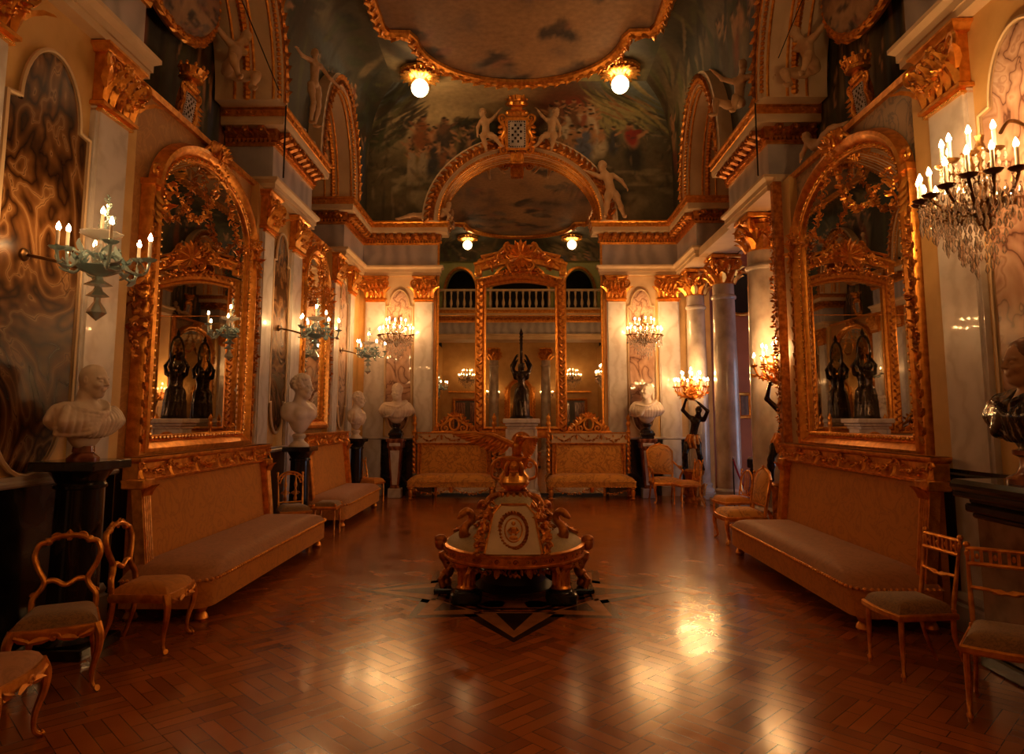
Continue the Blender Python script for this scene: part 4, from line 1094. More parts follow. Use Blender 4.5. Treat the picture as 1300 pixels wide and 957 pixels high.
def turned(mb, a, b_, r, seg=8):
    """turned rod between two points with ring mouldings"""
    a, b_ = Vector(a), Vector(b_); pts = []; rs = []
    for f, k in ((0, 1.0), (.04, 1.0), (.05, 1.35), (.08, 1.35), (.09, .9), (.3, 1.0), (.55, .8), (.88, .6), (.9, .95), (.94, .95), (.95, .65), (1, .55)):
        pts.append(a.lerp(b_, f)); rs.append(r * k)
    return mb.tube(pts, rs, seg)
def ballroom_chair(label, loc, rz, seatmat='silkseat', zt=.42, variant='slots', w=.42, group=None):
    """light gilt ballroom chair on turned legs"""
    t = thing('ballroom_chair', label, 'chair', loc, rz, group)
    wb, d = w * .88, w * .98
    sp_ = densify(seat_poly(w, wb, d, .04, .02), .05)
    m = MB(); dome(m, [(x * .97, y * .97) for x, y in sp_], zt - .005, zt + .075, 0, 10, 4.5); obj('seat', m, seatmat, t)
    m = MB(); m.sweep([(x, y, 0) for x, y in sp_], (0, 0, 1), [(-.03, zt - .045), (.0, zt - .045), (.008, zt - .035), (.008, zt - .01), (.0, zt), (-.03, zt)], True); obj('seat_rail', m, 'gold', t)
    H = .47 if variant != 'oval' else .44
    y0 = d / 2 - .015; B = lambda x, z: (x, y0 + .16 * (z - zt), z)
    for s in (-1, 1):
        obj('leg', turned(MB(), (s * (w / 2 - .025), -d / 2 + .025, zt - .005), (s * (w / 2 - .02), -d / 2 + .02, 0), .019), 'gold', t)
        m = MB(); m.tube(smooth_path([(s * (wb / 2 - .02), y0, zt - .01), (s * (wb / 2 - .02), y0 + .01, zt - .2), (s * (wb / 2 - .005), y0 + .1, 0)], 5), [.017] * 5 + [.013] * 6, 8); obj('leg', m, 'gold', t)
        m = MB(); turned(m, B(s * (wb / 2 - .02), zt - .02), B(s * (wb / 2 - .01), zt + H), .016); m.ell(B(s * (wb / 2 - .01), zt + H + .012), .02, None, 8, 6); obj('back_post', m, 'gold', t)
    m = MB()
    if variant == 'slots':
        for z in (zt + H - .1, zt + H - .01): m.tube([B(-wb / 2 + .01, z), B(wb / 2 - .01, z)], .014, 8)
        for k in range(8):
            x = (-.5 + (k + .5) / 8) * (wb - .03); m.box(B(x, zt + H - .055), (.018, .016, .085)); 
        for k in range(7):
            x = (-.5 + (k + 1) / 8) * (wb - .03)
            if k % 2 == 0: m.ell(B(x, zt + H - .055), (.012, .01, .02), None, 6, 4)
        P = [B(-wb / 2 + .01, zt + .23), B(-wb * .2, zt + .225), B(-wb * .1, zt + .21), B(0, zt + .215), B(wb * .1, zt + .21), B(wb * .2, zt + .225), B(wb / 2 - .01, zt + .23)]
        m.tube(smooth_path(P, 4), .012, 8)
        for s in (-1, 1): m.leaf(B(0, zt + .215), (s, 0, .05), (0, -1, 0), .09, .04, .05)
    elif variant == 'lyre':
        pts = [B(-wb / 2 + .01, zt + H - .1)] + [B((wb / 2 - .01) * -math.cos(PI * i / 12), zt + H - .1 + .13 * math.sin(PI * i / 12)) for i in range(1, 12)] + [B(wb / 2 - .01, zt + H - .1)]
        m.tube(pts, .016, 8); m.tube([(p[0] * .8, p[1], p[2] - .03) for p in pts], .009, 6)
        m.tube([B(-wb / 2 + .01, zt + .08), B(wb / 2 - .01, zt + .08)], .014, 8)
        for k in range(9): m.ell(B((wb / 2 - .03) * -math.cos(PI * k / 8), zt + H - .115 + .13 * math.sin(PI * k / 8)), .014, None, 6, 4)
        for x in (-.07, .07):
            m.lathe([(.012, zt + .08), (.03, zt + .12), (.018, zt + .17), (.028, zt + .22), (.012, zt + .27), (.026, zt + .32), (.012, zt + .38), (.012, zt + H - .02)], (x, y0 + .04, 0), 10)
            for s in (-1, 1): m.scroll(B(x + s * .03, zt + .2), .028, (s, 0, 0), (0, 0, 1), 1.2, .3)
    else:
        m.tube([B(.0 + (wb / 2 - .03) * math.cos(a), zt + .26 + .19 * math.sin(a)) for a in [2 * PI * i / 24 for i in range(24)]], .014, 6, True)
        m.tube([B(-wb / 2 + .02, zt + .07), B(wb / 2 - .02, zt + .07)], .011, 6)
        for k in (-1, 0, 1): m.tube([B(k * .05, zt + .08), B(k * .06, zt + .43)], .008, 6)
    obj('back_rail' if variant == 'slots' else 'splat', m, 'gold', t)
    return t
ballroom_chair('slim gilt ballroom chair seen sideways at the near end of the right sofa', (2.66, 4.86, 0), R(-86), zt=.42)
ballroom_chair('gilt ballroom chair with a slotted back rail at the bottom right corner', (2.82, 4.12, 0), R(-35), zt=.42, w=.46)
ballroom_chair('gilt chair with a pierced arched back between the two left sofas', (-3.18, 9.72, 0), R(30), 'silkseat', .42, 'lyre', .42)
ballroom_chair('small gilt side chair facing left beside the damask armchair', (3.24, 13.5, 0), R(-80), 'velvet', .42, 'oval', .42)
ballroom_chair('gilt side chair with its back to the free-standing column', (3.3, 10.85, 0), R(-80), 'velvet', .42, 'oval', .46)
ballroom_chair('small gilt chair in the far left corner beyond the second sofa', (-3.0, 13.95, 0), R(70), 'velvet', .42, 'oval', .4)
def gilt_stool(label, loc, rz):
    t = thing('gilt_stool', label, 'stool', loc, rz)
    pl = densify(seat_poly(.36, .36, .34, .04, .01), .05)
    m = MB(); dome(m, pl, .42, .49, 0, 8, 4); obj('seat', m, 'silkseat', t)
    m = MB(); m.sweep([(x, y, 0) for x, y in pl], (0, 0, 1), [(-.03, .38), (.006, .38), (.012, .4), (.004, .425), (-.03, .425)], True)
    for sx in (-1, 1):
        for sy in (-1, 1): m.ell((sx * .165, sy * .155, .44), .022, None, 8, 6)
    obj('seat_rail', m, 'gold', t)
    for sx in (-1, 1):
        for sy in (-1, 1): obj('leg', turned(MB(), (sx * .15, sy * .14, .39), (sx * .155, sy * .145, 0), .016), 'gold', t)
    return t
gilt_stool('small gilt stool at the near end of the second left sofa', (-2.82, 10.16, 0), R(90))
def arm_chair(label, loc, rz, mat='damask', arms=True, w=.58, zt=.4, bh=.58, cat='armchair'):
    t = thing('damask_armchair' if arms else 'damask_side_chair', label, cat, loc, rz)
    wb, d = w * .9, w * .92
    pl = densify(seat_poly(w, wb, d, .05, .03), .06)
    m = MB(); dome(m, [(x * .98, y * .98) for x, y in pl], zt, zt + .1, 0, 10, 4); obj('seat', m, mat, t)
    m = MB(); m.sweep([(x, y, 0) for x, y in pl], (0, 0, 1), [(-.03, zt - .06), (.005, zt - .055), (.014, zt - .03), (.004, zt + .005), (-.03, zt + .01)], True); obj('seat_rail', m, 'gold', t)
    y0 = d / 2 - .02; B = lambda x, z, o=0: (x, y0 + .17 * (z - zt) + o, z)
    h0, h1 = zt + .14, zt + .14 + bh
    oz = [(-wb / 2 + .01, h0), (wb / 2 - .01, h0), (wb / 2 + .005, h1 - .12), (wb * .34, h1 - .03), (0, h1 + .02), (-wb * .34, h1 - .03), (-wb / 2 - .005, h1 - .12)]
    m = MB()
    cx, czz = 0, (h0 + h1) / 2; n = len(oz); vs = []; fs = []
    dz = densify(oz, .07); n = len(dz)
    for j in range(7):
        v = 1 - j / 6 * .999
        for x, z in dz: vs.append(B(x * v, czz + (z - czz) * v, -.05 * (1 - v ** 4) - .01))
    for j in range(6):
        for i in range(n): fs.append((j * n + i, j * n + (i + 1) % n, (j + 1) * n + (i + 1) % n, (j + 1) * n + i))
    m.add(vs, fs); m.add([B(x, z, .03) for x, z in dz], [tuple(range(n))[::-1]]); obj('backrest', m, mat, t)
    m = MB(); m.tube([B(x, z) for x, z in oz], .024, 8, True)
    for s in (-1, 1): m.tube([B(s * (wb / 2 - .02), zt - .02), B(s * (wb / 2 - .02), h0 + .02)], .024, 8)
    m.scroll(B(0, h1 + .02, -.02), .035, (1, 0, 0), (0, 0, 1), 1.2, .3); obj('back_frame', m, 'gold', t)
    for s in (-1, 1):
        obj('leg', cab_leg(s * (w / 2 - .03), -d / 2 + .03, zt - .01, s * .7, -.7, .03), 'gold', t)
        m = MB(); m.tube(smooth_path([(s * (wb / 2 - .03), y0, zt - .02), (s * (wb / 2 - .03), y0 + .02, zt - .2), (s * (wb / 2 - .02), y0 + .1, .01)], 4), .02, 8); obj('leg', m, 'gold', t)
        if arms:
            m = MB(); m.tube(smooth_path([B(s * wb * .5, zt + .4), (s * (w / 2 + .03), 0, zt + .27), (s * (w / 2 + .02), -d * .32, zt + .25), (s * (w / 2 + .02), -d * .36, zt + .21), (s * (w / 2 - .01), -d * .22, zt + .1), (s * (w / 2 - .01), -d * .22, zt - .01)], 5), .02, 8)
            obj('arm', m, 'gold', t)
            m = MB(); m.sbox((s * (w / 2 + .028), .0, zt + .3), (.06, .2, .05), .6, 14, 8); obj('arm_pad', m, mat, t)
    return t
arm_chair('damask armchair with a peaked gilt back in the far right corner', (2.96, 14.18, 0), R(5))
arm_chair('low damask chair turned sideways at the far end of the right sofa', (3.06, 9.72, 0), R(-90), 'damask', False, .6, .36, .48, 'chair')

# --- central ottoman
t = thing('round_ottoman', 'round gilded ottoman with sage upholstery in the middle of the floor', 'ottoman', (-.06, 6.98, 0))
A, Bq = .70, .78
def rim(r, z): return [(A * r * math.cos(a), Bq * r * math.sin(a), z) for a in [2 * PI * i / 64 for i in range(64)]]
m = MB(); m.lathe([(.55, .36), (.98, .36), (1.0, .37), (1.0, .385), (.985, .39), (.985, .455), (1.0, .46), (1.005, .475), (.98, .485), (.6, .48)], (0, 0, 0), 64, None, A, Bq)
obj('rim', m, 'gold', t)
m = MB()
for i in range(26):
    a = 2 * PI * (i + .5) / 26; p = Vector((A * .99 * math.cos(a), Bq * .99 * math.sin(a), .42)); tt = Vector((-A * math.sin(a), Bq * math.cos(a), 0)).normalized(); nn = tt.cross(Vector((0, 0, 1)))
    m.scroll(p + tt * .02, .026, tt, (0, 0, 1), 1.3, .3, 0, 1, 10); m.scroll(p - tt * .035, .018, -tt, (0, 0, 1), 1.2, .3, 0, 1, 8)
obj('rim_scrollwork', m, 'goldd', t)
m = MB(); m.grid(lambda u, v: (A * math.cos(2 * PI * u) * (.96 - .5 * v), Bq * math.sin(2 * PI * u) * (.96 - .5 * v), .48 + .08 * math.sin(min(1, v * 2.2) * PI / 2) ** .7), 64, 14, None, True); obj('seat', m, 'greydam', t)
m = MB()   # hanging apron carving under the rim
for i in range(14):
    a = 2 * PI * i / 14
    c_ = (A * .9 * math.cos(a), Bq * .9 * math.sin(a), .34); tt = (-math.sin(a), math.cos(a), 0)
    m.garland([(A * .9 * math.cos(a + .44 * j / 6), Bq * .9 * math.sin(a + .44 * j / 6), .36 - .06 * math.sin(PI * j / 6)) for j in range(7)], .03, 10, 80 + i, True, (math.cos(a), math.sin(a), 0))
    m.leaf((A * .92 * math.cos(a), Bq * .92 * math.sin(a), .36), (math.cos(a) * .2, math.sin(a) * .2, -1), (math.cos(a), math.sin(a), 0), .1, .06, .3)
obj('apron_carving', m, 'goldd', t)
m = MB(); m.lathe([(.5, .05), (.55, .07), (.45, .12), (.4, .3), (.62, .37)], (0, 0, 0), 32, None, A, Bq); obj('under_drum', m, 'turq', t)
for sx, sy in ((-1, -1), (1, -1), (1, 1), (-1, 1)):
    x, y = sx * .44, sy * .45
    m = MB(); m.sbox((x, y, .055), (.3, .3, .11), .5, 20, 8); m.lathe([(.13, .08), (.12, .11), (.09, .13)], (x, y, 0), 16)
    o = obj('foot', m, 'bluebronze', t)
    m = MB(); m.lathe([(.085, .12), (.095, .14), (.085, .155), (.075, .17), (.075, .29), (.09, .31), (.11, .34), (.11, .36)], (x, y, 0), 18)
    for k in range(12):
        a = 2 * PI * k / 12; m.tube([(x + .075 * math.cos(a), y + .075 * math.sin(a), .165), (x + .075 * math.cos(a), y + .075 * math.sin(a), .29)], .01, 5)
        m.leaf((x + .08 * math.cos(a), y + .08 * math.sin(a), .29), (math.cos(a) * .4, math.sin(a) * .4, .8), (math.cos(a), math.sin(a), 0), .08, .045, .5)
    obj('foot_column', m, 'gold', o)
# crouching gilt figure supports at the sides (a scrolled torso on a black base)
for sx, yy in ((-1, -.02), (1, -.02)):
    m = MB(); x = sx * .66
    m.tube(smooth_path([(x, yy, .05), (x + sx * .02, yy, .14), (x - sx * .03, yy - .02, .22), (x + sx * .02, yy, .3), (x + sx * .05, yy, .38)], 5), [.045, .05, .055, .05, .045] * 4 + [.04], 10)
    m.ell((x + sx * .07, yy - .01, .46), (.06, .055, .07)); m.ell((x + sx * .07, yy, .5), (.065, .06, .045))
    m.tube([(x + sx * .04, yy - .03, .37), (x - sx * .04, yy - .09, .34), (x - sx * .02, yy - .07, .4)], .022, 8); m.tube([(x, yy, .18), (x + sx * .06, yy - .07, .12), (x + sx * .03, yy - .07, .05)], .035, 8)
    o = obj('gilt_figure', m, 'goldd', t)
    m = MB(); m.b6(x - .12, x + .12, yy - .14, yy + .1, 0, .05, .012); obj('figure_base', m, 'bluebronze', o, False)
# conical back: sage sections
m = MB()
prof = [(.55, .545), (.48, .575), (.4, .64), (.325, .73), (.25, .82), (.185, .89), (.14, .94)]
m.lathe([(r, z) for r, z in prof], (0, 0, 0), 48, None, 1.0, 1.15); obj('centre_back', m, 'greydam', t)
for an, hs in ((R(12), 1.0), (R(95), 1.0), (R(158), .72)):   # flaring upholstered dividers with gilt edges
    M = Matrix.Rotation(an, 4, 'Z'); top = [(.08 + .56 * f, .5 + .5 * hs * (1 - f) ** 1.25 + .05 * f) for f in [i / 16 for i in range(17)]]
    m = MB(); m.prism([(.05, .5)] + [(.64, .5)] + top[::-1], -.07, .07, M); fix_normals(obj('divider', m, 'greydam', t))
    m = MB()
    for y in (-.07, .07): m.tube([M @ Vector((x, y, z)) for x, z in top], .016, 6)
    for i in range(0, 16): m.leaf(M @ Vector((top[i][0], 0, top[i][1])), M.to_3x3() @ Vector((top[i + 1][0] - top[i][0], .03 * (-1) ** i, top[i + 1][1] - top[i][1])), M.to_3x3() @ Vector((.5, 0, 1)), .07, .1, .1)
    obj('divider_edge', m, 'goldd', t)
# front gilt-edged panel with a wreathed medallion
def pz(v): 
    z = .49 + .38 * v; return z
def py(z): return -.725 + 1.15 * (z - .5)
m = MB()
def fp(u, v):
    z = pz(v); hwid = .26 - .08 * v - .3 * max(0, v - .8)
    return ((2 * u - 1) * hwid, py(z) - .02 * (1 - (2 * u - 1) ** 4), z)
m.grid(fp, 20, 16); o = obj('front_panel', m, 'sofacream', t)
m = MB()
for s in (-1, 1):
    E_ = [fp(.5 + .5 * s, j / 10) for j in range(11)]
    m.garland([(p[0] + s * .05, p[1] + .02, p[2]) for p in E_], .055, 20, 90 + s, True, (s * .5, -1, 0)); m.tube([(p[0], p[1] - .005, p[2]) for p in E_], .012, 6)
    m.scroll((s * .29, py(.54) + .03, .54), .06, (s, 0, 0), (0, 0, 1), 1.4, .3)
m.tube([(x, y - .005, z) for x, y, z in [fp(i / 10, 1) for i in range(11)]], .014, 6); obj('panel_carving', m, 'gold', o)
m = MB()
for k in range(30):
    a = 2 * PI * k / 30; z = .67 + .125 * math.sin(a); x = .115 * math.cos(a)
    m.leaf((x, py(z) - .025, z), (-math.sin(a) * .9 + math.cos(a) * .4, -.1, math.cos(a) * .9 + math.sin(a) * .4), (0, -1, .6), .055, .035, .4); m.ell((x * 1.08, py(z) - .025, .67 + (z - .67) * 1.08), .014, None, 5, 4)
m.tube([(.08 * math.cos(a), py(.67 + .09 * math.sin(a)) - .022, .67 + .09 * math.sin(a)) for a in [2 * PI * i / 24 for i in range(24)]], .008, 6, True)
obj('wreath', m, 'goldd', o)
m = MB(); m.ell((0, py(.72) - .025, .72), (.02, .018, .024)); m.sbox((0, py(.66) - .025, .66), (.055, .03, .085), .7, 12, 8); m.ell((0, py(.61) - .025, .61), (.04, .02, .025))
for s in (-1, 1): m.tube([(s * .025, py(.69) - .03, .69), (s * .05, py(.66) - .03, .665), (s * .02, py(.64) - .045, .64)], .01, 6)
obj('seated_figure_relief', m, 'gold', o)
# swan arm rests dividing the seats
for k, an in enumerate((R(-28), R(-152), R(50), R(130))):
    M = Matrix.Rotation(an, 4, 'Z') @ Matrix.Translation((.04, 0, -.04))
    m = MB()
    m.tube(smooth_path([(.3, 0, .56), (.42, 0, .55), (.5, 0, .6), (.49, 0, .68), (.43, 0, .74), (.43, 0, .8), (.48, 0, .825), (.53, 0, .8), (.57, 0, .775)], 5), [.07] * 6 + [.06, .055, .05, .045, .042, .04, .038, .036, .035, .034, .034, .033] + [.034, .036, .038, .04, .04, .038, .034, .028, .022, .018, .014, .012, .01, .01, .01, .01, .01, .01, .01, .01, .01, .01, .01], 10, False, M) if False else None
    P = smooth_path([(.3, 0, .58), (.42, 0, .56), (.5, 0, .61), (.49, 0, .69), (.43, 0, .75), (.43, 0, .81), (.48, 0, .84), (.53, 0, .81), (.575, 0, .775)], 5)
    n = len(P); rs = [max(.01, .075 - .04 * min(1, i / (n * .45))) if i < n * .7 else max(.008, .036 - .03 * max(0, (i - n * .84) / (n * .16))) for i in range(n)]
    m.tube(P, rs, 10, False, M)
    for s in (-1, 1):
        for j in range(6):
            p0 = M @ Vector((.44 - .03 * j, s * .06, .52 + .03 * j)); d0 = M.to_3x3() @ Vector((-.8, s * .15, .35)); m.leaf(p0, d0, M.to_3x3() @ Vector((0, s, 0)), .15, .07, .2)
    m.garland([M @ Vector((.36 - .12 * j / 5, 0, .6 + .3 * j / 5)) for j in range(6)], .06, 12, 95 + k, True, M.to_3x3() @ Vector((1, 0, 0)))
    obj('swan_arm_rest', m, 'goldd', t)
# urn with mask, then the spread-winged eagle
m = MB(); m.lathe([(.17, .94), (.18, .96), (.15, .98), (.13, 1.0), (.15, 1.02), (.16, 1.04)], (0, 0, 0), 24)
for k in range(16):
    a = 2 * PI * k / 16; m.ell((.155 * math.cos(a), .155 * math.sin(a), 1.0), (.022, .022, .035), None, 6, 5)
for s in (-1, 1): m.tube(smooth_path([(s * .14, 0, 1.0), (s * .24, -.02, .97), (s * .28, -.03, .88), (s * .24, -.05, .8), (s * .3, -.06, .74)], 5), [.03] * 10 + [.02] * 11, 8)
o = obj('urn_stand', m, 'goldd', t); o.location = (0, 0, -.07)
m = MB(); m.lathe([(.08, 1.04), (.13, 1.08), (.165, 1.13), (.15, 1.19), (.12, 1.23), (.12, 1.25), (.14, 1.27), (.15, 1.35), (.165, 1.37), (.15, 1.38), (.0, 1.385)], (0, 0, 0), 28)
u = obj('urn', m, 'goldb', t); u.location = (0, 0, -.07)
m = MB(); m.ell((0, -.13, 1.28), (.05, .05, .07)); m.ell((0, -.185, 1.275), (.012, .015, .025))
for s in (-1, 1):
    m.ell((s * .02, -.172, 1.295), (.012, .01, .008)); m.tube(smooth_path([(s * .055, -.13, 1.33), (s * .08, -.13, 1.28), (s * .07, -.12, 1.2)], 5), .02, 8)
    m.scroll((s * .16, -.04, 1.3), .05, (s, 0, 0), (0, 0, 1), 1.4, .3); m.tube(smooth_path([(s * .14, 0, 1.15), (s * .22, 0, 1.18), (s * .22, 0, 1.3), (s * .15, 0, 1.36)], 5), .014, 8)
m.tube(smooth_path([(-.04, -.16, 1.24), (0, -.18, 1.235), (.04, -.16, 1.24)], 3), .012, 6); m.ell((0, -.165, 1.225), (.025, .02, .02)); obj('mask', m, 'gold', u)
m = MB(); cy = .0
m.sbox((.03, cy, 1.47), (.13, .15, .2), .8, 16, 10, Matrix.Rotation(R(20), 4, 'X'))
m.tube(smooth_path([(.03, cy - .02, 1.52), (.045, cy - .05, 1.6), (.06, cy - .07, 1.63), (.09, cy - .09, 1.625), (.115, cy - .1, 1.605)], 4), [.05, .048, .045, .042, .04, .04, .038, .038, .036, .034, .03, .028, .022, .014, .01, .008, .006], 10)
for s in (-1, 1): m.tube([(.03 + s * .04, cy, 1.42), (.03 + s * .05, cy - .02, 1.385)], .02, 8)
for k in range(7): m.leaf((.03 - .03 + .01 * k, cy + .06, 1.42), (-.3 + .1 * k, .8, -.7), (0, .6, 1), .2, .05, .1)
e = obj('eagle', m, 'gold', t); e.location = (.006, 0, .21); e.scale = (.8, .8, .8)
for s in (-1, 1):
    m = MB(); root = Vector((.03 + s * .05, cy, 1.52)); tip = Vector((.03 + s * .56, cy + .02, 1.67)) if s < 0 else Vector((.03 + s * .16, cy - .3, 1.62))
    ax = tip - root
    m.tube([root, root + ax * .5 + Vector((0, 0, .04)), tip], [.04, .035, .012], 8)
    dn = Vector((s * .35, .05, -.8)) if s < 0 else Vector((.15, .25, -.8))
    for k in range(11):
        f = (k + 1) / 11; p = root + ax * f * .98; m.leaf(p, (ax.normalized() * (.25 + .9 * f) + dn * (1.1 - f * .6)), Vector((0, -1, .1)), .2 + .1 * f, .065, .08)
        if k < 8: m.leaf(p + Vector((0, -.012, .01)), (ax.normalized() * (.2 + .5 * f) + dn), Vector((0, -1, .1)), .12, .055, .12)
    obj('wing', m, 'gold', e)
# ------------------------------------------------------------------ sculpture: smooth-blended bodies meshed as one surface
def smin(a, b, k):
    h = np.clip(.5 + .5 * (b - a) / k, 0, 1); return b * (1 - h) + a * h - k * h * (1 - h)
class Sculpt:
    def __init__(s): s.p = []
    def cap(s, a, b, ra, rb=None, k=.02, sub=False): s.p.append(('c', np.array(a, float), np.array(b, float), ra, ra if rb is None else rb, k, sub)); return s
    def ell(s, c, r, k=.02, rot=None, sub=False):
        if not isinstance(r, (tuple, list)): r = (r, r, r)
        s.p.append(('e', np.array(c, float), np.array(r, float), np.array(rot.to_3x3()) if rot is not None else None, None, k, sub)); return s
    def chain(s, pts, rs, k=.02):
        for i in range(len(pts) - 1): s.cap(pts[i], pts[i + 1], rs[i], rs[i + 1], k)
        return s
    def xf(s, M):
        """move every primitive by a rigid/scale matrix"""
        A = np.array(M.to_3x3()); t = np.array(M.translation); sc = abs(np.linalg.det(A)) ** (1 / 3); Rm = A / sc; out = []
        for p in s.p:
            if p[0] == 'c': out.append(('c', A @ p[1] + t, A @ p[2] + t, p[3] * sc, p[4] * sc, p[5] * sc, p[6]))
            else: out.append(('e', A @ p[1] + t, p[2] * sc, Rm @ (p[3] if p[3] is not None else np.eye(3)), None, p[5] * sc, p[6]))
        s.p = out; return s
    def join(s, o): s.p += o.p; return s
    def mesh(s, cell, clip=None):
        lo = np.full(3, 1e9); hi = -lo
        for p in s.p:
            if p[-1]: continue
            if p[0] == 'c':
                r = max(p[3], p[4]); lo = np.minimum(lo, np.minimum(p[1], p[2]) - r); hi = np.maximum(hi, np.maximum(p[1], p[2]) + r)
            else: r = max(p[2]); lo = np.minimum(lo, p[1] - r); hi = np.maximum(hi, p[1] + r)
        lo -= 3 * cell; hi += 3 * cell
        n = np.ceil((hi - lo) / cell).astype(int) + 1
        ax = [lo[i] + cell * np.arange(n[i]) for i in range(3)]
        D = np.full(n, 1e3, dtype=np.float32)
        for p in s.p:
            if p[0] == 'c':
                r = max(p[3], p[4]); a = np.minimum(p[1], p[2]) - r; b = np.maximum(p[1], p[2]) + r
            else: r = max(p[2]); a = p[1] - r; b = p[1] + r
            m = 2.2 * p[5] + 4 * cell
            i0 = np.clip(((a - m - lo) / cell).astype(int), 0, n - 1); i1 = np.clip(((b + m - lo) / cell).astype(int) + 2, 1, n)
            sl = tuple(slice(i0[i], i1[i]) for i in range(3))
            X, Y, Z = np.meshgrid(*[ax[i][sl[i]] for i in range(3)], indexing='ij')
            P = np.stack([X, Y, Z], -1)
            if p[0] == 'c':
                pa = P - p[1]; ba = p[2] - p[1]; L = max(1e-9, ba @ ba); h = np.clip(pa @ ba / L, 0, 1)
                d = np.linalg.norm(pa - h[..., None] * ba, axis=-1) - (p[3] + (p[4] - p[3]) * h)
            else:
                q = P - p[1]
                if p[3] is not None: q = q @ p[3]
                k0 = np.linalg.norm(q / p[2], axis=-1); k1 = np.linalg.norm(q / p[2] ** 2, axis=-1); d = k0 * (k0 - 1) / np.maximum(k1, 1e-6)
            d = d.astype(np.float32)
            D[sl] = -smin(-D[sl], d, p[5]) if p[6] else smin(D[sl], d, p[5])
        if clip is not None:
            X, Y, Z = np.meshgrid(*ax, indexing='ij'); D = np.maximum(D, clip(X, Y, Z)).astype(np.float32)
        return nets(D, lo, cell)
def nets(D, lo, cell):
    S = D < 0
    c = np.zeros(tuple(np.array(D.shape) - 1) + (3,)); w = np.zeros(tuple(np.array(D.shape) - 1))
    nx, ny, nz = D.shape
    for axn in range(3):
        o = [0, 0, 0]; o[axn] = 1
        a = D[:nx - o[0], :ny - o[1], :nz - o[2]]; b = D[o[0]:, o[1]:, o[2]:]
        cr = (a < 0) != (b < 0)
        idx = np.argwhere(cr); da = a[cr]; db = b[cr]; t = da / (da - db)
        pos = idx.astype(float); pos[:, axn] += t
        oth = [i for i in range(3) if i != axn]
        for u in (0, 1):
            for v in (0, 1):
                j = idx.copy(); j[:, oth[0]] -= u; j[:, oth[1]] -= v
                ok = (j >= 0).all(1) & (j < np.array(w.shape)).all(1)
                jj = j[ok]; np.add.at(c, (jj[:, 0], jj[:, 1], jj[:, 2]), pos[ok]); np.add.at(w, (jj[:, 0], jj[:, 1], jj[:, 2]), 1)
    ids = np.full(w.shape, -1, int); act = np.argwhere(w > 0); ids[tuple(act.T)] = np.arange(len(act))
    V = c[tuple(act.T)] / w[tuple(act.T)][:, None] * cell + lo
    F = []
    for axn in range(3):
        o = [0, 0, 0]; o[axn] = 1
        a = S[:nx - o[0], :ny - o[1], :nz - o[2]]; b = S[o[0]:, o[1]:, o[2]:]
        idx = np.argwhere(a != b); sg = a[a != b]
        b1, b2 = [(1, 2), (2, 0), (0, 1)][axn]
        ok = (idx[:, b1] > 0) & (idx[:, b2] > 0) & (idx[:, b1] < w.shape[b1]) & (idx[:, b2] < w.shape[b2]) & (idx[:, axn] < w.shape[axn])
        idx = idx[ok]; sg = sg[ok]
        q = []
        for u, v in ((0, 0), (1, 0), (1, 1), (0, 1)):
            j = idx.copy(); j[:, b1] -= u; j[:, b2] -= v; q.append(ids[tuple(j.T)])
        q = np.stack(q, 1); q[~sg] = q[~sg][:, ::-1]; F.append(q)
    F = np.concatenate(F); F = F[(F >= 0).all(1)]
    m = MB(); m.v = [tuple(p) for p in V]; m.f = [tuple(int(i) for i in f) for f in F]
    return m
def sobj(name, mb, mat, parent=None, loc=None, rz=None):
    o = obj(name, mb, mat, parent, True, loc, rz)
    try: o.data.polygons.foreach_set('use_smooth', [True] * len(o.data.polygons))
    except Exception: pass
    md = o.modifiers.new('smooth', 'SMOOTH'); md.factor = .5; md.iterations = 2
    return o
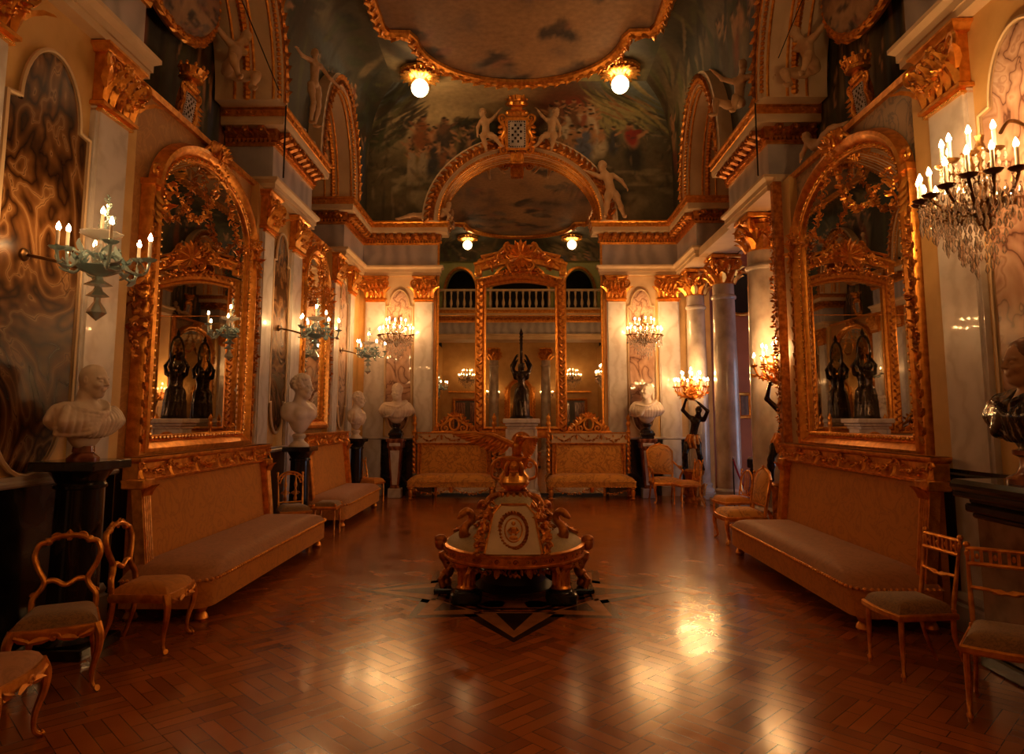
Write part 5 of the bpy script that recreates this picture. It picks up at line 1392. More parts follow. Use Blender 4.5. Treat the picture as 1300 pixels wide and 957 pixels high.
def head(hair='short', young=False, beard=False, seed=1):
    """head about .25 high facing +x, chin near z=-.125"""
    s = Sculpt()
    s.ell((-.012, 0, .025), (.1, .077, .1), .02); s.ell((.03, 0, -.035), (.062, .06, .075), .03)
    s.ell((.045, 0, -.095), (.034, .034, .024), .03)
    s.cap((.0, .045, -.05), (.045, .02, -.095), .024, .02, .03); s.cap((.0, -.045, -.05), (.045, -.02, -.095), .024, .02, .03)
    for y in (-1, 1):
        s.ell((.094, y * .033, .004), (.017, .02, .013), .012, None, True)
        s.cap((.082, y * .016, .03), (.072, y * .055, .027), .011, .008, .012); s.ell((.07, y * .045, -.03), (.022, .02, .02), .02)
    s.cap((.09, 0, .022), (.112, 0, -.02), .008, .0135, .012)
    for y in (-1, 1): s.ell((.1, y * .011, -.025), (.009, .008, .007), .006); s.ell((.0795, y * .033, .003), (.0135, .016, .011), .003)
    s.cap((.088, -.017, -.05), (.088, .017, -.05), .0075, None, .008); s.cap((.086, -.013, -.063), (.086, .013, -.063), .0085, None, .008)
    
    for y in (-1, 1): s.ell((-.012, y * .078, .0), (.017, .009, .03), .006); s.ell((-.006, y * .086, .003), (.007, .006, .016), .004, None, True)
    s.cap((-.03, 0, -.06), (-.04, 0, -.17), .058, .066, .03)
    q = random.Random(seed)
    if hair == 'short':
        s.ell((-.022, 0, .045), (.1, .082, .098), .008)
        for i in range(90):
            a = q.uniform(0, 2 * PI); t = q.uniform(-.1, PI / 2); d = Vector((math.cos(t) * math.cos(a), math.cos(t) * math.sin(a), math.sin(t)))
            if d.x > .62 and d.z < .55: continue
            s.ell((-.022 + d.x * .1, d.y * .082, .045 + d.z * .096), .013, .006)
    elif hair == 'curly':
        s.ell((-.025, 0, .045), (.112, .092, .105), .01)
        for i in range(120):
            a = q.uniform(0, 2 * PI); t = q.uniform(-.5, PI / 2); d = Vector((math.cos(t) * math.cos(a), math.cos(t) * math.sin(a), math.sin(t)))
            if d.x > .55 and d.z < .5: continue
            s.ell((-.025 + d.x * .112, d.y * .094, .045 + d.z * .106), .021, .006)
    elif hair == 'long':
        s.ell((-.03, 0, .04), (.108, .09, .103), .01)
        for y in (-1, 1):
            for k in range(5): s.cap((.05 - .03 * k, y * (.06 + .006 * k), .1 - .012 * k), (-.09 - .008 * k, y * .05, -.01 - .02 * k), .016, .02, .006)
        s.ell((-.125, 0, -.0), (.045, .045, .045), .015)
    if beard:
        for i in range(40): s.ell((.035 + q.uniform(-.05, .05), q.uniform(-.045, .045), -.1 + q.uniform(-.035, .03)), .017, .008)
    return s
def bust_body(wide=1.0, folds=True, seed=2, arms=True):
    """shoulders and chest, facing +x, neck base at z=0, rounded off below at about z=-.4"""
    s = Sculpt(); w = wide; q = random.Random(seed)
    s.cap((-.045, 0, .06), (-.05, 0, -.03), .062, .085, .04)
    s.cap((-.05, -.17 * w, -.085), (-.05, .17 * w, -.085), .085, None, .05)
    s.ell((-.02, 0, -.17), (.13, .22 * w, .16), .05); s.ell((-.03, 0, -.29), (.09, .13 * w, .13), .06)
    for y in (-1, 1):
        s.ell((.065, y * .085 * w, -.15), (.055, .09, .07), .04)
        s.ell((-.05, y * .215 * w, -.14), (.085, .07, .11), .05)
    if folds:
        n = 13
        for k in range(n):     # cloth hanging from the shoulders, front and back
            f = -1 + 2 * k / (n - 1); y0 = f * .285 * w; dz = .05 * f * f
            s.chain([tuple(p) for p in smooth_path([(.02 + .05 * (1 - f * f), y0 * .8, -.05 - .07 * (1 - abs(f))), (.12 * (1 - .6 * f * f), y0, -.17), (.09 * (1 - f * f), y0 * (.8 + .1 * q.random()), -.3 + dz)], 4)], [.022, .026, .03, .028, .03, .028, .026, .024, .02], .022)
            s.chain([tuple(p) for p in smooth_path([(-.1, y0 * .75, -.03 - .03 * q.random()), (-.14 * (1 - .4 * f * f), y0, -.16), (-.09, y0 * .75, -.28 + dz)], 4)], [.022, .026, .03, .028, .03, .028, .026, .024, .02], .022)
        for k in range(6):     # the rolled edge of the mantle
            s.chain([tuple(p) for p in smooth_path([(-.11 + .01 * k, .17 * w - .012 * k, .015), (.03, .15 * w - .03 * k, -.02 - .012 * k), (.135, .02 - .02 * k, -.1 - .025 * k), (.1, -.14 * w, -.08 - .04 * k), (-.04, -.25 * w, -.07 - .04 * k)], 4)], [.022 + .005 * math.sin(i + k) for i in range(17)], .01)
    return s
def bust(label, loc, face, yaw_head=0, mat='statuary', hair='short', wide=1.0, sc=1.0, socle='statuary', cell=.0065, seed=1, nod=0, folds=True, beard=False, sockh=.16):
    """face: heading of the chest in world degrees (0 = +x)"""
    t = thing('portrait_bust', label, 'bust', loc, R(face), None, sc)
    hgt = .45 + sockh - .02
    b_ = bust_body(wide, folds, seed)
    h = head(hair, seed=seed, beard=beard).xf(Matrix.Translation((.025, 0, .185)) @ Matrix.Scale(1.2, 4) @ Matrix.Rotation(R(yaw_head), 4, 'Z') @ Matrix.Rotation(R(nod), 4, 'Y'))
    b_.join(h)
    m = b_.xf(Matrix.Translation((0, 0, hgt))).mesh(cell)
    sobj('sculpted_body', m, mat, t)
    m = MB(); m.lathe([(.13, 0), (.13, .02), (.115, .035), (.1, .05), (.07, .075), (.065, .1), (.085, .125), (.09, sockh - .01), (.07, sockh + .01)], (-.03, 0, 0), 24); obj('socle', m, socle, t)
    return t
bust('white marble bust of a bald draped man in profile on a black column, near left', (-3.28, 5.18, 1.38), -4, 0, 'statuary', None, 1.32, .86, 'redmarble', .007, 3, 4, True, False, .08)
bust('white marble bust of a curly-headed youth turned away beside the narrow left mirror', (-3.28, 10.25, 1.27), -30, 25, 'statuary', 'curly', 1.0, 1.12, 'statuary', .008, 4, 0, False)
bust('small white marble head and chest on a black column in the far left corner', (-3.3, 13.9, 1.28), -10, 0, 'statuary', 'short', .8, 1.0, 'statuary', .008, 5, 0, True)
bust('white marble bust of a draped man before the end wall, left of the mirror', (-2.68, 14.85, 1.38), -80, -25, 'statuary', 'short', 1.1, 1.12, 'blackmarble', .008, 6, 0, True)
bust('white marble bust of a draped woman before the end wall, right of the mirror', (2.74, 14.85, 1.38), -100, -40, 'statuary', 'long', 1.05, 1.14, 'blackmarble', .008, 7, -8, True)
# veiled coloured-marble bust, near right
t = thing('portrait_bust', 'coloured marble bust of a veiled woman in profile at the right edge', 'bust', (3.33, 4.5, 1.27), R(174), None, 1.15)
h = head(None, seed=9).xf(Matrix.Translation((.02, 0, .68)))
h.cap((-.03, 0, .62), (-.05, 0, .52), .058, .066, .03); h.ell((-.02, 0, .44), (.09, .16, .1), .05); h.ell((.04, 0, .4), (.07, .11, .08), .04)
sobj('sculpted_body', h.mesh(.0065), 'flesh', t)
v = Sculpt()
v.ell((-.015, 0, .735), (.108, .09, .1), .02); v.ell((-.05, 0, .66), (.085, .092, .1), .03); v.cap((-.07, 0, .66), (-.12, 0, .52), .088, .09, .05); v.cap((-.1, 0, .54), (-.2, 0, .44), .09, .07, .05)
for k in range(7):
    a = -1.2 + .4 * k; v.chain([(.05, .088 * math.sin(a), .74 + .06 * math.cos(a)), (-.06, .1 * math.sin(a), .72 + .07 * math.cos(a)), (-.13, .1 * math.sin(a), .6), (-.2, .1 * math.sin(a), .48)], [.01, .014, .016, .014], .01)
v.ell((.12, 0, .7), (.08, .066, .125), .012, None, True)
sobj('veil', v.mesh(.008), 'veil', t)
d = bust_body(1.15, True, 11)
d.ell((.08, 0, .0), (.13, .07, .16), .03, None, True)
sobj('drapery', d.xf(Matrix.Translation((0, 0, .55))).mesh(.008), 'drapestone', t)
m = MB(); m.lathe([(.17, 0), (.17, .03), (.15, .045), (.12, .06), (.1, .1), (.1, .15), (.13, .165), (.13, .19), (.1, .2)], (-.03, 0, 0), 28); obj('socle', m, 'redmarble', t)

# ---- standing / sitting figures
def hand(s, w, d, up, L=.1):
    """palm with four bent fingers of unequal length and a thumb; w wrist, d pointing direction, up back of the hand"""
    w = Vector(w); d = Vector(d).normalized(); up = Vector(up); up = (up - d * up.dot(d)).normalized(); sd = d.cross(up)
    for i, (o, l) in enumerate(((-.36, .42), (-.12, .5), (.12, .47), (.36, .36))):
        k = w + d * L * .52 + sd * o * L * .5; s.cap(w + sd * o * L * .25, k, L * .12, L * .11, L * .08)
        m1 = k + (d * .9 - up * .25).normalized() * L * l * .5; m2 = m1 + (d * .6 - up * .7).normalized() * L * l * .5
        s.chain([k, m1, m2], [L * .085, L * .08, L * .065], L * .03)
    b = w + d * L * .14 - sd * L * .18; t1 = b + (d * .6 - sd * .8 - up * .2).normalized() * L * .3; t2 = t1 + (d * .9 - sd * .2 - up * .4).normalized() * L * .24
    s.chain([b, t1, t2], [L * .11, L * .09, L * .07], L * .04)
def figure(J, H=1.0, child=True, hair='curly', face=(1, 0, 0), seed=1, nod=0, wings=False):
    """one continuous body from a joint table (units of metres, already posed)"""
    s = Sculpt(); f = H; g = (1.25 if child else 1.2) * f
    P, C, Nk = [Vector(J[k]) for k in ('pelvis', 'chest', 'neck')]
    s.ell(P, (.062 * g, .075 * g, .06 * g), .05 * f); s.cap(P, C, .06 * g, .066 * g, .05 * f)
    sh = [Vector(J['shL']), Vector(J['shR'])]; hp = [Vector(J['hipL']), Vector(J['hipR'])]
    s.cap(sh[0].lerp(sh[1], .12), sh[1].lerp(sh[0], .12), .043 * g, None, .05 * f); s.cap(C, Nk, .06 * g, .035 * g, .04 * f)
    if child: s.ell(P.lerp(C, .35) + Vector(face).normalized() * .02 * f, (.06 * g, .06 * g, .06 * g), .04 * f)
    else:
        for q in sh: s.ell(C.lerp(q, .45) + Vector(face).normalized() * .05 * f, .035 * f, .03 * f)
    for sd in 'LR':
        a, e, w = Vector(J['sh' + sd]), Vector(J['el' + sd]), Vector(J['wr' + sd])
        s.chain([a, e, w], [.036 * g, .029 * g, .021 * g], .025 * f); dd = (w - e).normalized()
        hand(s, w, dd, Vector(J.get('up', (0, 0, 1))) if abs(dd.z) < .9 else Vector(face), .085 * g)
        a, e, w = Vector(J['hip' + sd]), Vector(J['kn' + sd]), Vector(J['an' + sd])
        s.chain([a, a.lerp(e, .35), e, e.lerp(w, .3), w], [.056 * g, .058 * g, .038 * g, .042 * g, .024 * g], .03 * f)
        tt = Vector(J.get('toe' + sd, w + Vector(face).normalized() * .1 * f)); s.chain([w, w.lerp(tt, .5) + Vector((0, 0, -.012 * f)), tt], [.025 * g, .024 * g, .015 * g], .02 * f)
    hs = (.25 / .25) * (.78 if child else .62) * f; fx = Vector(face); an = math.atan2(fx.y, fx.x)
    hc = Nk + Vector(J.get('head', (0, 0, .13 * f))) 
    s.join(head(hair, seed=seed).xf(Matrix.Translation(hc) @ Matrix.Rotation(an, 4, 'Z') @ Matrix.Rotation(R(nod), 4, 'Y') @ Matrix.Scale(hs, 4)))
    s.cap(Nk, hc, .034 * g, .034 * g, .03 * f)
    return s
def mir(J): return {k: (-v[0], v[1], v[2]) if k not in () else v for k, v in J.items()}
def swapLR(J): return {(k[:-1] + {'L': 'R', 'R': 'L'}[k[-1]] if k[-1] in 'LR' else k): v for k, v in J.items()}
def statue(nm, label, J, loc, rz=0, mat='putto', cell=.011, sc=1.0, cat='statue', group=None, **k):
    o = sobj(nm, figure(J, **k).mesh(cell), mat, None, loc, rz); o.scale = (sc,) * 3
    return tag(o, label, cat, group)
# left cherub by the crest: sits on the arch, arm up to the shield
JL = dict(pelvis=(0, 0, .18), chest=(-.02, 0, .42), neck=(-.04, 0, .54), head=(-.06, -.01, .13), shL=(-.13, 0, .48), shR=(.09, 0, .5), elL=(-.2, -.02, .33), wrL=(-.2, -.05, .17), elR=(.2, .0, .6), wrR=(.3, .0, .74),
          hipL=(-.07, -.02, .15), hipR=(.07, -.02, .15), knL=(-.05, -.16, -.02), anL=(.0, -.14, -.24), toeL=(.02, -.22, -.3), knR=(.2, -.14, .05), anR=(.31, -.12, -.12), toeR=(.4, -.14, -.17))
statue('cherub', 'stucco cherub sitting on the great arch left of the coat of arms, arm raised', JL, (-.74, YE - .74, 7.8), 0, face=(-.55, -.85, 0), seed=21, sc=.97, H=1.0)
JR = mir(swapLR(JL)); JR['head'] = (.08, -.03, .12)
statue('cherub', 'stucco cherub sitting on the great arch right of the coat of arms, looking down', JR, (.7, YE - .74, 7.8), 0, face=(.75, -.7, 0), seed=22, sc=.97, H=1.0, nod=12)
# running cherub on the right haunch of the arch
JN = dict(pelvis=(0, 0, .5), chest=(-.06, -.02, .74), neck=(-.1, -.03, .85), head=(-.08, -.04, .11), shL=(-.2, -.02, .78), shR=(.04, -.0, .82), elL=(-.32, -.04, .83), wrL=(-.44, -.04, .88), elR=(.18, -.05, .7), wrR=(.26, -.1, .56),
          hipL=(-.06, 0, .46), hipR=(.07, 0, .46), knL=(-.09, -.07, .25), anL=(-.12, .0, .03), toeL=(-.15, -.1, .02), knR=(.14, -.05, .26), anR=(.24, .03, .03), toeR=(.26, -.07, .02))
statue('cherub', 'stucco cherub standing with spread arms at the right foot of the great arch', JN, (2.05, YE - .5, 6.13), 0, face=(-.6, -.8, 0), seed=23, sc=1.18, H=1.0)
# reclining nymph on the left cornice
JC = dict(pelvis=(-.15, 0, .1), chest=(.14, -.02, .17), neck=(.25, -.03, .25), head=(.06, -.04, .11), shL=(.18, -.09, .24), shR=(.2, .08, .2), elL=(.32, -.13, .1), wrL=(.3, -.16, .03), elR=(.36, .05, .1), wrR=(.36, -.05, .03),
          hipL=(-.2, -.06, .1), hipR=(-.2, .05, .09), knL=(-.5, -.09, .13), anL=(-.8, -.06, .06), toeL=(-.92, -.05, .05), knR=(-.5, .05, .09), anR=(-.82, .04, .05), toeR=(-.93, .03, .05), up=(0, -1, 0))
statue('reclining_figure', 'stucco nymph lying along the cornice at the left foot of the great arch', JC, (-1.9, YE - .28, 6.12), 0, face=(.5, -.85, 0), seed=24, sc=.98, H=1.0, child=False, hair='long')
# tall stucco figures beside the near arches
JS = dict(pelvis=(0, 0, .82), chest=(.0, .0, 1.14), neck=(.0, .0, 1.3), head=(-.02, -.03, .13), shL=(-.17, 0, 1.24), shR=(.17, 0, 1.24), elL=(-.36, -.05, 1.2), wrL=(-.5, -.08, 1.24), elR=(.33, -.06, 1.08), wrR=(.52, -.1, 1.0),
          hipL=(-.09, 0, .78), hipR=(.09, 0, .78), knL=(-.07, -.07, .42), anL=(-.06, .0, .06), toeL=(-.07, -.14, .03), knR=(.1, -.03, .42), anR=(.09, .05, .06), toeR=(.11, -.1, .03))
statue('standing_nymph', 'stucco nymph standing on the left cornice with one arm stretched towards the small arch', JS, (-3.16, 9.95, 6.125), R(62), face=(.2, -1, 0), seed=25, sc=.82, H=1.0, child=False, hair='long', cell=.012)
JW = dict(pelvis=(0, 0, .22), chest=(.05, -.02, .5), neck=(.1, -.04, .65), head=(.06, -.07, .12), shL=(-.08, -.03, .6), shR=(.25, -.02, .56), elL=(-.26, -.02, .72), wrL=(-.4, -.05, .9), elR=(.4, -.1, .42), wrR=(.42, -.2, .28),
          hipL=(-.08, -.04, .18), hipR=(.08, -.04, .18), knL=(-.2, -.32, .24), anL=(-.16, -.4, -.02), toeL=(-.2, -.52, -.05), knR=(.16, -.34, .16), anR=(.1, -.3, -.02), toeR=(.1, -.42, -.05))
statue('seated_nymph', 'stucco nymph sitting on the right cornice in front of the near arch, arm raised', JW, (3.3, 9.85, 6.2), R(-50), face=(.1, -1, 0), seed=26, sc=.95, H=1.0, child=False, hair='long', cell=.012)
JV = dict(JW); statue('seated_nymph', 'stucco nymph sitting inside the near right arch behind its rib', mir(swapLR(JV)), (3.93, 8.74, 6.13), R(-60), face=(-.3, -1, 0), seed=27, sc=1.05, H=1.0, child=False, hair='long', cell=.013)
statue('seated_nymph', 'stucco nymph sitting inside the near left arch behind its rib', JV, (-3.93, 8.74, 6.13), R(60), face=(.3, -1, 0), seed=28, sc=1.05, H=1.0, child=False, hair='long', cell=.013)
# reclining stucco pair above the right large mirror
JQ = mir(swapLR(JC)); statue('reclining_figure', 'stucco nymph leaning on the crest above the large right mirror', JQ, (3.86, 8.45, 5.07), R(-90), face=(.5, -.85, 0), seed=29, sc=.9, H=1.0, child=False, hair='long', cell=.013)

# ---- dark torch-bearers with candelabra come with the lights; here the bronze caryatids of the centre pedestal
t = thing('marble_pedestal', 'white marble pedestal with a gilt sun disc between the two settees', 'pedestal', (.03, 14.62, 0))
m = MB(); m.b6(-.27, .27, -.27, .27, .2, 1.5, .01); obj('die', m, 'wmarble', t, False)
m = MB()
for z0, z1, w in ((0, .12, .4), (.12, .16, .37), (.16, .22, .32)): m.b6(-w, w, -w, w, z0, z1, .015)
obj('plinth', m, 'wmarble', t, False)
m = MB()
for z0, z1, w in ((1.46, 1.52, .3), (1.52, 1.58, .34), (1.58, 1.68, .385)): m.b6(-w, w, -w, w, z0, z1, .015)
obj('cap', m, 'wmarble', t, False)
m = MB(); m.lathe([(0, .03), (.06, .035), (.08, .02), (.17, .015), (.2, .025), (.21, .0)], (0, -.27, 1.2), 36, Matrix.Rotation(R(90), 4, 'X'))
for k in range(24):
    a = 2 * PI * k / 24; m.leaf((.08 * math.cos(a), -.29, 1.2 + .08 * math.sin(a)), (math.cos(a), 0, math.sin(a)), (0, -1, 0), .11, .025, .05)
obj('gilt_disc', m, 'gold', t)
for sx in (-.3, .3):
    m = MB(); m.b6(sx - .03, sx + .03, -.29, -.23, .22, 1.46, .008); obj('corner_strip', m, 'wmarble', t, False)
JB = dict(pelvis=(0, 0, .62), chest=(0, .0, .88), neck=(0, .0, 1.0), head=(.02, -.03, .1), shL=(-.14, 0, .95), shR=(.14, 0, .95), elL=(-.2, .06, 1.12), wrL=(-.12, .12, 1.3), elR=(.2, .06, 1.12), wrR=(.12, .12, 1.3),
          hipL=(-.075, 0, .58), hipR=(.075, 0, .58), knL=(-.07, -.06, .32), anL=(-.08, .0, .07), toeL=(-.09, -.11, .04), knR=(.08, -.02, .32), anR=(.07, .02, .07), toeR=(.08, -.1, .04))
t = thing('caryatid_group', 'dark bronze caryatids holding up an oval mirror on the white pedestal', 'statue', (.03, 14.62, 1.682))
s1 = figure(JB, 1.0, False, 'long', (.3, -1, 0), 31)
for k in range(10):      # long pleated skirt
    a = 2 * PI * k / 10; s1.chain([(.07 * math.cos(a), .06 * math.sin(a), .62), (.12 * math.cos(a), .1 * math.sin(a), .35), (.13 * math.cos(a + .2), .12 * math.sin(a + .2), .06)], [.045, .05, .055], .02)
for nm, yy, rz in (('front_caryatid', -.15, 0), ('rear_caryatid', .15, PI)):
    import copy
    s2 = copy.deepcopy(s1).xf(Matrix.Translation((0, yy, 0)) @ Matrix.Rotation(rz, 4, 'Z'))
    sobj(nm, s2.mesh(.0105), 'bronze', t)
m = MB(); m.lathe([(.25, 0), (.25, .03), (.22, .05), (.2, .06)], (0, 0, 0), 24, None, 1, 1.15); obj('base', m, 'bronze', t)
m = MB(); m.tube([(0, .27 * math.cos(a), 1.42 + .34 * math.sin(a)) for a in [2 * PI * i / 36 for i in range(36)]], .03, 8, True); m.lathe([(.05, 1.74), (.03, 1.78), (.045, 1.82), (.01, 1.92), (0, 1.95)], (0, 0, 0), 10)
o = obj('oval_ring', m, 'bronze', t)
m = MB(); m.lathe([(0, -.008), (.25, -.008), (.25, .008), (0, .008)], (0, 0, 1.42), 36, Matrix.Rotation(R(90), 4, 'Y'), 1.28, 1.0); obj('oval_glass', m, 'mirror', o, False)

# ---- pedestals
def column_ped(label, loc, r, h, mat='blackmarble', cap='blackmarble'):
    t = thing('pedestal_column', label, 'pedestal', loc)
    m = MB(); m.lathe([(r * .88, .16), (r * .84, .3), (r * .78, h - .2)], (0, 0, 0), 28); obj('shaft', m, mat, t)
    m = MB(); m.b6(-r * 1.2, r * 1.2, -r * 1.2, r * 1.2, 0, .08, .008); m.lathe([(r * 1.15, .08), (r * 1.2, .1), (r * 1.1, .12), (r, .14), (r * 1.0, .17), (r * .88, .18)], (0, 0, 0), 28); obj('base', m, mat, t)
    m = MB(); m.lathe([(r * .78, h - .21), (r * .9, h - .2), (r * .9, h - .18), (r * .8, h - .16), (r * 1.05, h - .08), (r * 1.15, h - .07)], (0, 0, 0), 28); m.b6(-r * 1.22, r * 1.22, -r * 1.22, r * 1.22, h - .07, h, .008); obj('capital', m, cap, t)
    return t
column_ped('black veined marble column under the near left bust', (-3.31, 5.18, 0), .2, 1.38)
column_ped('dark column under the bust beside the narrow left mirror', (-3.28, 10.25, 0), .17, 1.27)
column_ped('slim black column under the bust in the far left corner', (-3.3, 13.9, 0), .15, 1.28)
def term_ped(label, loc):
    t = thing('tapering_pedestal', label, 'pedestal', loc, 0, 'tapering pedestals on the end wall')
    m = MB(); vs = []
    for z, w in ((.22, .085), (1.06, .14)): vs += [(-w, -w * .9, z), (w, -w * .9, z), (w, w * .9, z), (-w, w * .9, z)]
    m.add(vs, [(0, 1, 5, 4), (1, 2, 6, 5), (2, 3, 7, 6), (3, 0, 4, 7), (0, 3, 2, 1), (4, 5, 6, 7)]); obj('tapered_shaft', m, 'redmarble', t, False)
    m = MB(); vs = []
    for z, w in ((.27, .05), (1.0, .095)): vs += [(-w, -w * 1.5 + (.012 if z < .5 else .012), z), (w, -w * 1.5 + .012, z)]
    y0, y1 = -.085 * .9 - .012, -.14 * .9 - .01
    m.add([(-.05, y0, .27), (.05, y0, .27), (.1, y1, 1.0), (-.1, y1, 1.0), (-.05, -.04, .27), (.05, -.04, .27), (.1, -.08, 1.0), (-.1, -.08, 1.0)], [(0, 1, 2, 3), (0, 3, 7, 4), (1, 5, 6, 2), (0, 4, 5, 1), (3, 2, 6, 7)]); obj('pale_inset', m, 'wmarble', t, False)
    m = MB(); m.b6(-.14, .14, -.13, .13, 0, .2, .01); obj('plinth', m, 'wmarble', t, False)
    m = MB(); m.b6(-.1, .1, -.1, .1, .2, .24, .01); obj('neck_block', m, 'redmarble', t, False)
    m = MB(); m.b6(-.165, .165, -.15, .15, 1.05, 1.2, .01); m.b6(-.19, .19, -.17, .17, 1.18, 1.25, .012); obj('head_block', m, 'redmarble', t, False)
    m = MB(); m.b6(-.12, .12, -.156, -.14, 1.09, 1.16, .01); m.ell((0, -.156, 1.125), (.06, .012, .02)); obj('head_inset', m, 'wmarble', t, False)
    m = MB(); m.b6(-.13, .13, -.12, .12, 1.25, 1.31, .01); m.b6(-.15, .15, -.14, .14, 1.31, 1.378, .015); obj('top_block', m, 'blackmarble', t, False)
    return t
term_ped('tapering red and white marble pedestal left of the left settee', (-2.68, 14.85, 0)); term_ped('tapering red and white marble pedestal right of the right settee', (2.74, 14.85, 0))
# dark marble stand under the near right bust
t = thing('marble_stand', 'black and brown marble stand with a moulded top under the veiled bust', 'pedestal', (3.4, 4.5, 0))
m = MB(); m.b6(-.2, .23, -.42, .42, .1, 1.06, .01); obj('body', m, 'veil', t, False)
m = MB(); m.sweep([(.27, .46, 0), (-.24, .46, 0), (-.24, -.46, 0), (.27, -.46, 0)][::-1], (0, 0, -1), [(-.2, 1.02), (-.02, -1.0), (-.02, -1.0)]) if False else None
m.b6(-.23, .24, -.45, .45, 0, .1, .012); obj('base', m, 'blackmarble', t, False); m = MB()
for z0, z1, a in ((1.0, 1.04, .02), (1.04, 1.1, .05), (1.14, 1.19, .1), (1.1, 1.14, .03)): m.b6(-.2 - a, .24, -.42 - a, .42 + a, z0, z1, .012)
m.b6(-.33, .24, -.55, .52, 1.185, 1.268, .03)
obj('mouldings', m, 'blackmarble', t, False)
# ------------------------------------------------------------------ lights of the room
LAMPS = []
def flame(mb, c, h=.06, r=.016):
    return mb.lathe([(r * .55, 0), (r, h * .25), (r * .9, h * .45), (r * .45, h * .78), (0, h)], c, 8)
def candle(t, x, y, z, h=.12, drip=.045, dm='ironbrown', bm='bulb'):
    """sleeve with lit bulb, and its drip pan: part > sub-part"""
    m = MB(); m.lathe([(.012, 0), (.0125, h)], (x, y, z), 10); o = obj('candle', m, 'candle', t)
    obj('bulb', flame(MB(), (x, y, z + h)), bm, o)
    m = MB(); m.lathe([(.008, -.035), (.014, -.02), (drip * .7, -.012), (drip, .004), (drip * .9, .006), (.012, .0), (.013, .02)], (x, y, z), 14); obj('drip_pan', m, dm, o)
    return o
def world_of(loc, rz, p):
    return tuple(Vector(loc) + Matrix.Rotation(rz, 3, 'Z') @ Vector(p))
def glass_sconce(label, loc, rz, power, sc=1.0, seed=1):
    """blown-glass branch sconce; hub stands off the wall along -y"""
    t = thing('glass_sconce', label, 'sconce', loc, rz, 'blown glass sconces on the left wall', sc)
    q = random.Random(seed); hy = -.56
    m = MB(); m.tube(smooth_path([(0, 0, .1), (0, -.2, .06), (0, -.42, .0), (0, hy, .02)], 6), .013, 8); m.lathe([(.05, 0), (.045, .015), (.02, .03)], (0, 0, .1), 14, Matrix.Rotation(R(90), 4, 'X')); obj('wall_arm', m, 'ironbrown', t)
    m = MB(); m.lathe([(.0, -.07), (.05, -.06), (.13, -.02), (.15, .0), (.14, .005), (.05, -.03), (.03, -.03)], (0, hy, .0), 24, None, 1, 1, 0, 2 * PI, lambda a, z: 1 + .06 * math.cos(8 * a)); obj('bowl', m, 'aqua', t)
    m = MB(); m.lathe([(.02, -.06), (.03, -.09), (.075, -.12), (.085, -.13), (.02, -.14), (.03, -.17), (.06, -.2), (.07, -.21), (.02, -.22), (.02, -.25), (.05, -.3), (.06, -.33), (.03, -.36), (.0, -.39)], (0, hy, 0), 18, None, 1, 1, 0, 2 * PI, lambda a, z: 1 + .1 * math.cos(6 * a)); obj('drop_finial', m, 'aqua', t)
    m = MB(); m.lathe([(.02, 0), (.05, .03), (.055, .1), (.04, .16), (.03, .2), (.1, .23), (.14, .25), (.135, .26), (.03, .24)], (0, hy, 0), 20, None, 1, 1, 0, 2 * PI, lambda a, z: 1 + .05 * math.cos(10 * a)); obj('centre_stem', m, 'crystal', t)
    m = MB(); st = Vector((.05, hy, .26))
    for k in range(16):
        z = .26 + .3 * k / 16; m.leaf((.05, hy, z), (q.uniform(-1, 1), q.uniform(-1, 1), .6), (q.uniform(-.3, .3), -1, .2), .08 * (1.1 - k / 20), .05, .3)
    m.tube([(.05, hy, .24), (.05, hy, .56)], .005, 6); obj('flower_plume', m, 'aqua', t)
    bulbs = []
    for k in range(6):
        a = R(-90 + 60 * k + 12); ex, ey = .33 * math.cos(a), .33 * math.sin(a); lift = .04 * (1 if k % 2 else -.4)
        if ey > .2: ey = .2
        e = Vector((ex, hy + ey, .06 + lift))
        P = smooth_path([(0.02 * math.cos(a), hy + .02 * math.sin(a), .05), (ex * .35, hy + ey * .35, .1), (ex * .65, hy + ey * .65, -.03), (ex * .92, hy + ey * .92, -.03), (e.x, e.y, e.z)], 5)
        m = MB(); m.tube(P, .011, 8)
        for j in range(5):
            p = P[3 + j * 3]; m.leaf(p, (q.uniform(-1, 1), q.uniform(-1, 1), q.uniform(-.6, .8)), (0, 0, 1), .1, .06, .3)
        p = P[8]; 
        for j in range(6): m.leaf(p, (math.cos(j * 1.05), math.sin(j * 1.05), .3), (0, 0, 1), .06, .045, .5)
        obj('branch', m, 'aqua', t)
        h = q.choice((.1, .12, .14)); candle(t, e.x, e.y, e.z + .03, h, .055, 'aqua', 'dimbulb'); bulbs.append((e.x, e.y, e.z + .06 + h))
    candle(t, 0, hy, .26, .14, .06, 'aqua', 'dimbulb'); bulbs.append((0, hy, .43))
    LAMPS.append((world_of(loc, rz, Vector((.0, hy - .0, .40)) * sc), power))
    return t
glass_sconce('large aqua blown-glass candle sconce in front of the near brown onyx panel', (-WX + .04, 4.82, 2.78), LEFT, 26, 1.0, 1)
glass_sconce('aqua glass candle sconce on the tall onyx panel beyond the large left mirror', (-WX + .04, 10.07, 2.93), LEFT, 30, 1.0, 2)
glass_sconce('farthest aqua glass candle sconce, on the narrow pink panel by the corner', (-WX + .04, 13.6, 2.95), LEFT, 26, 1.0, 3)

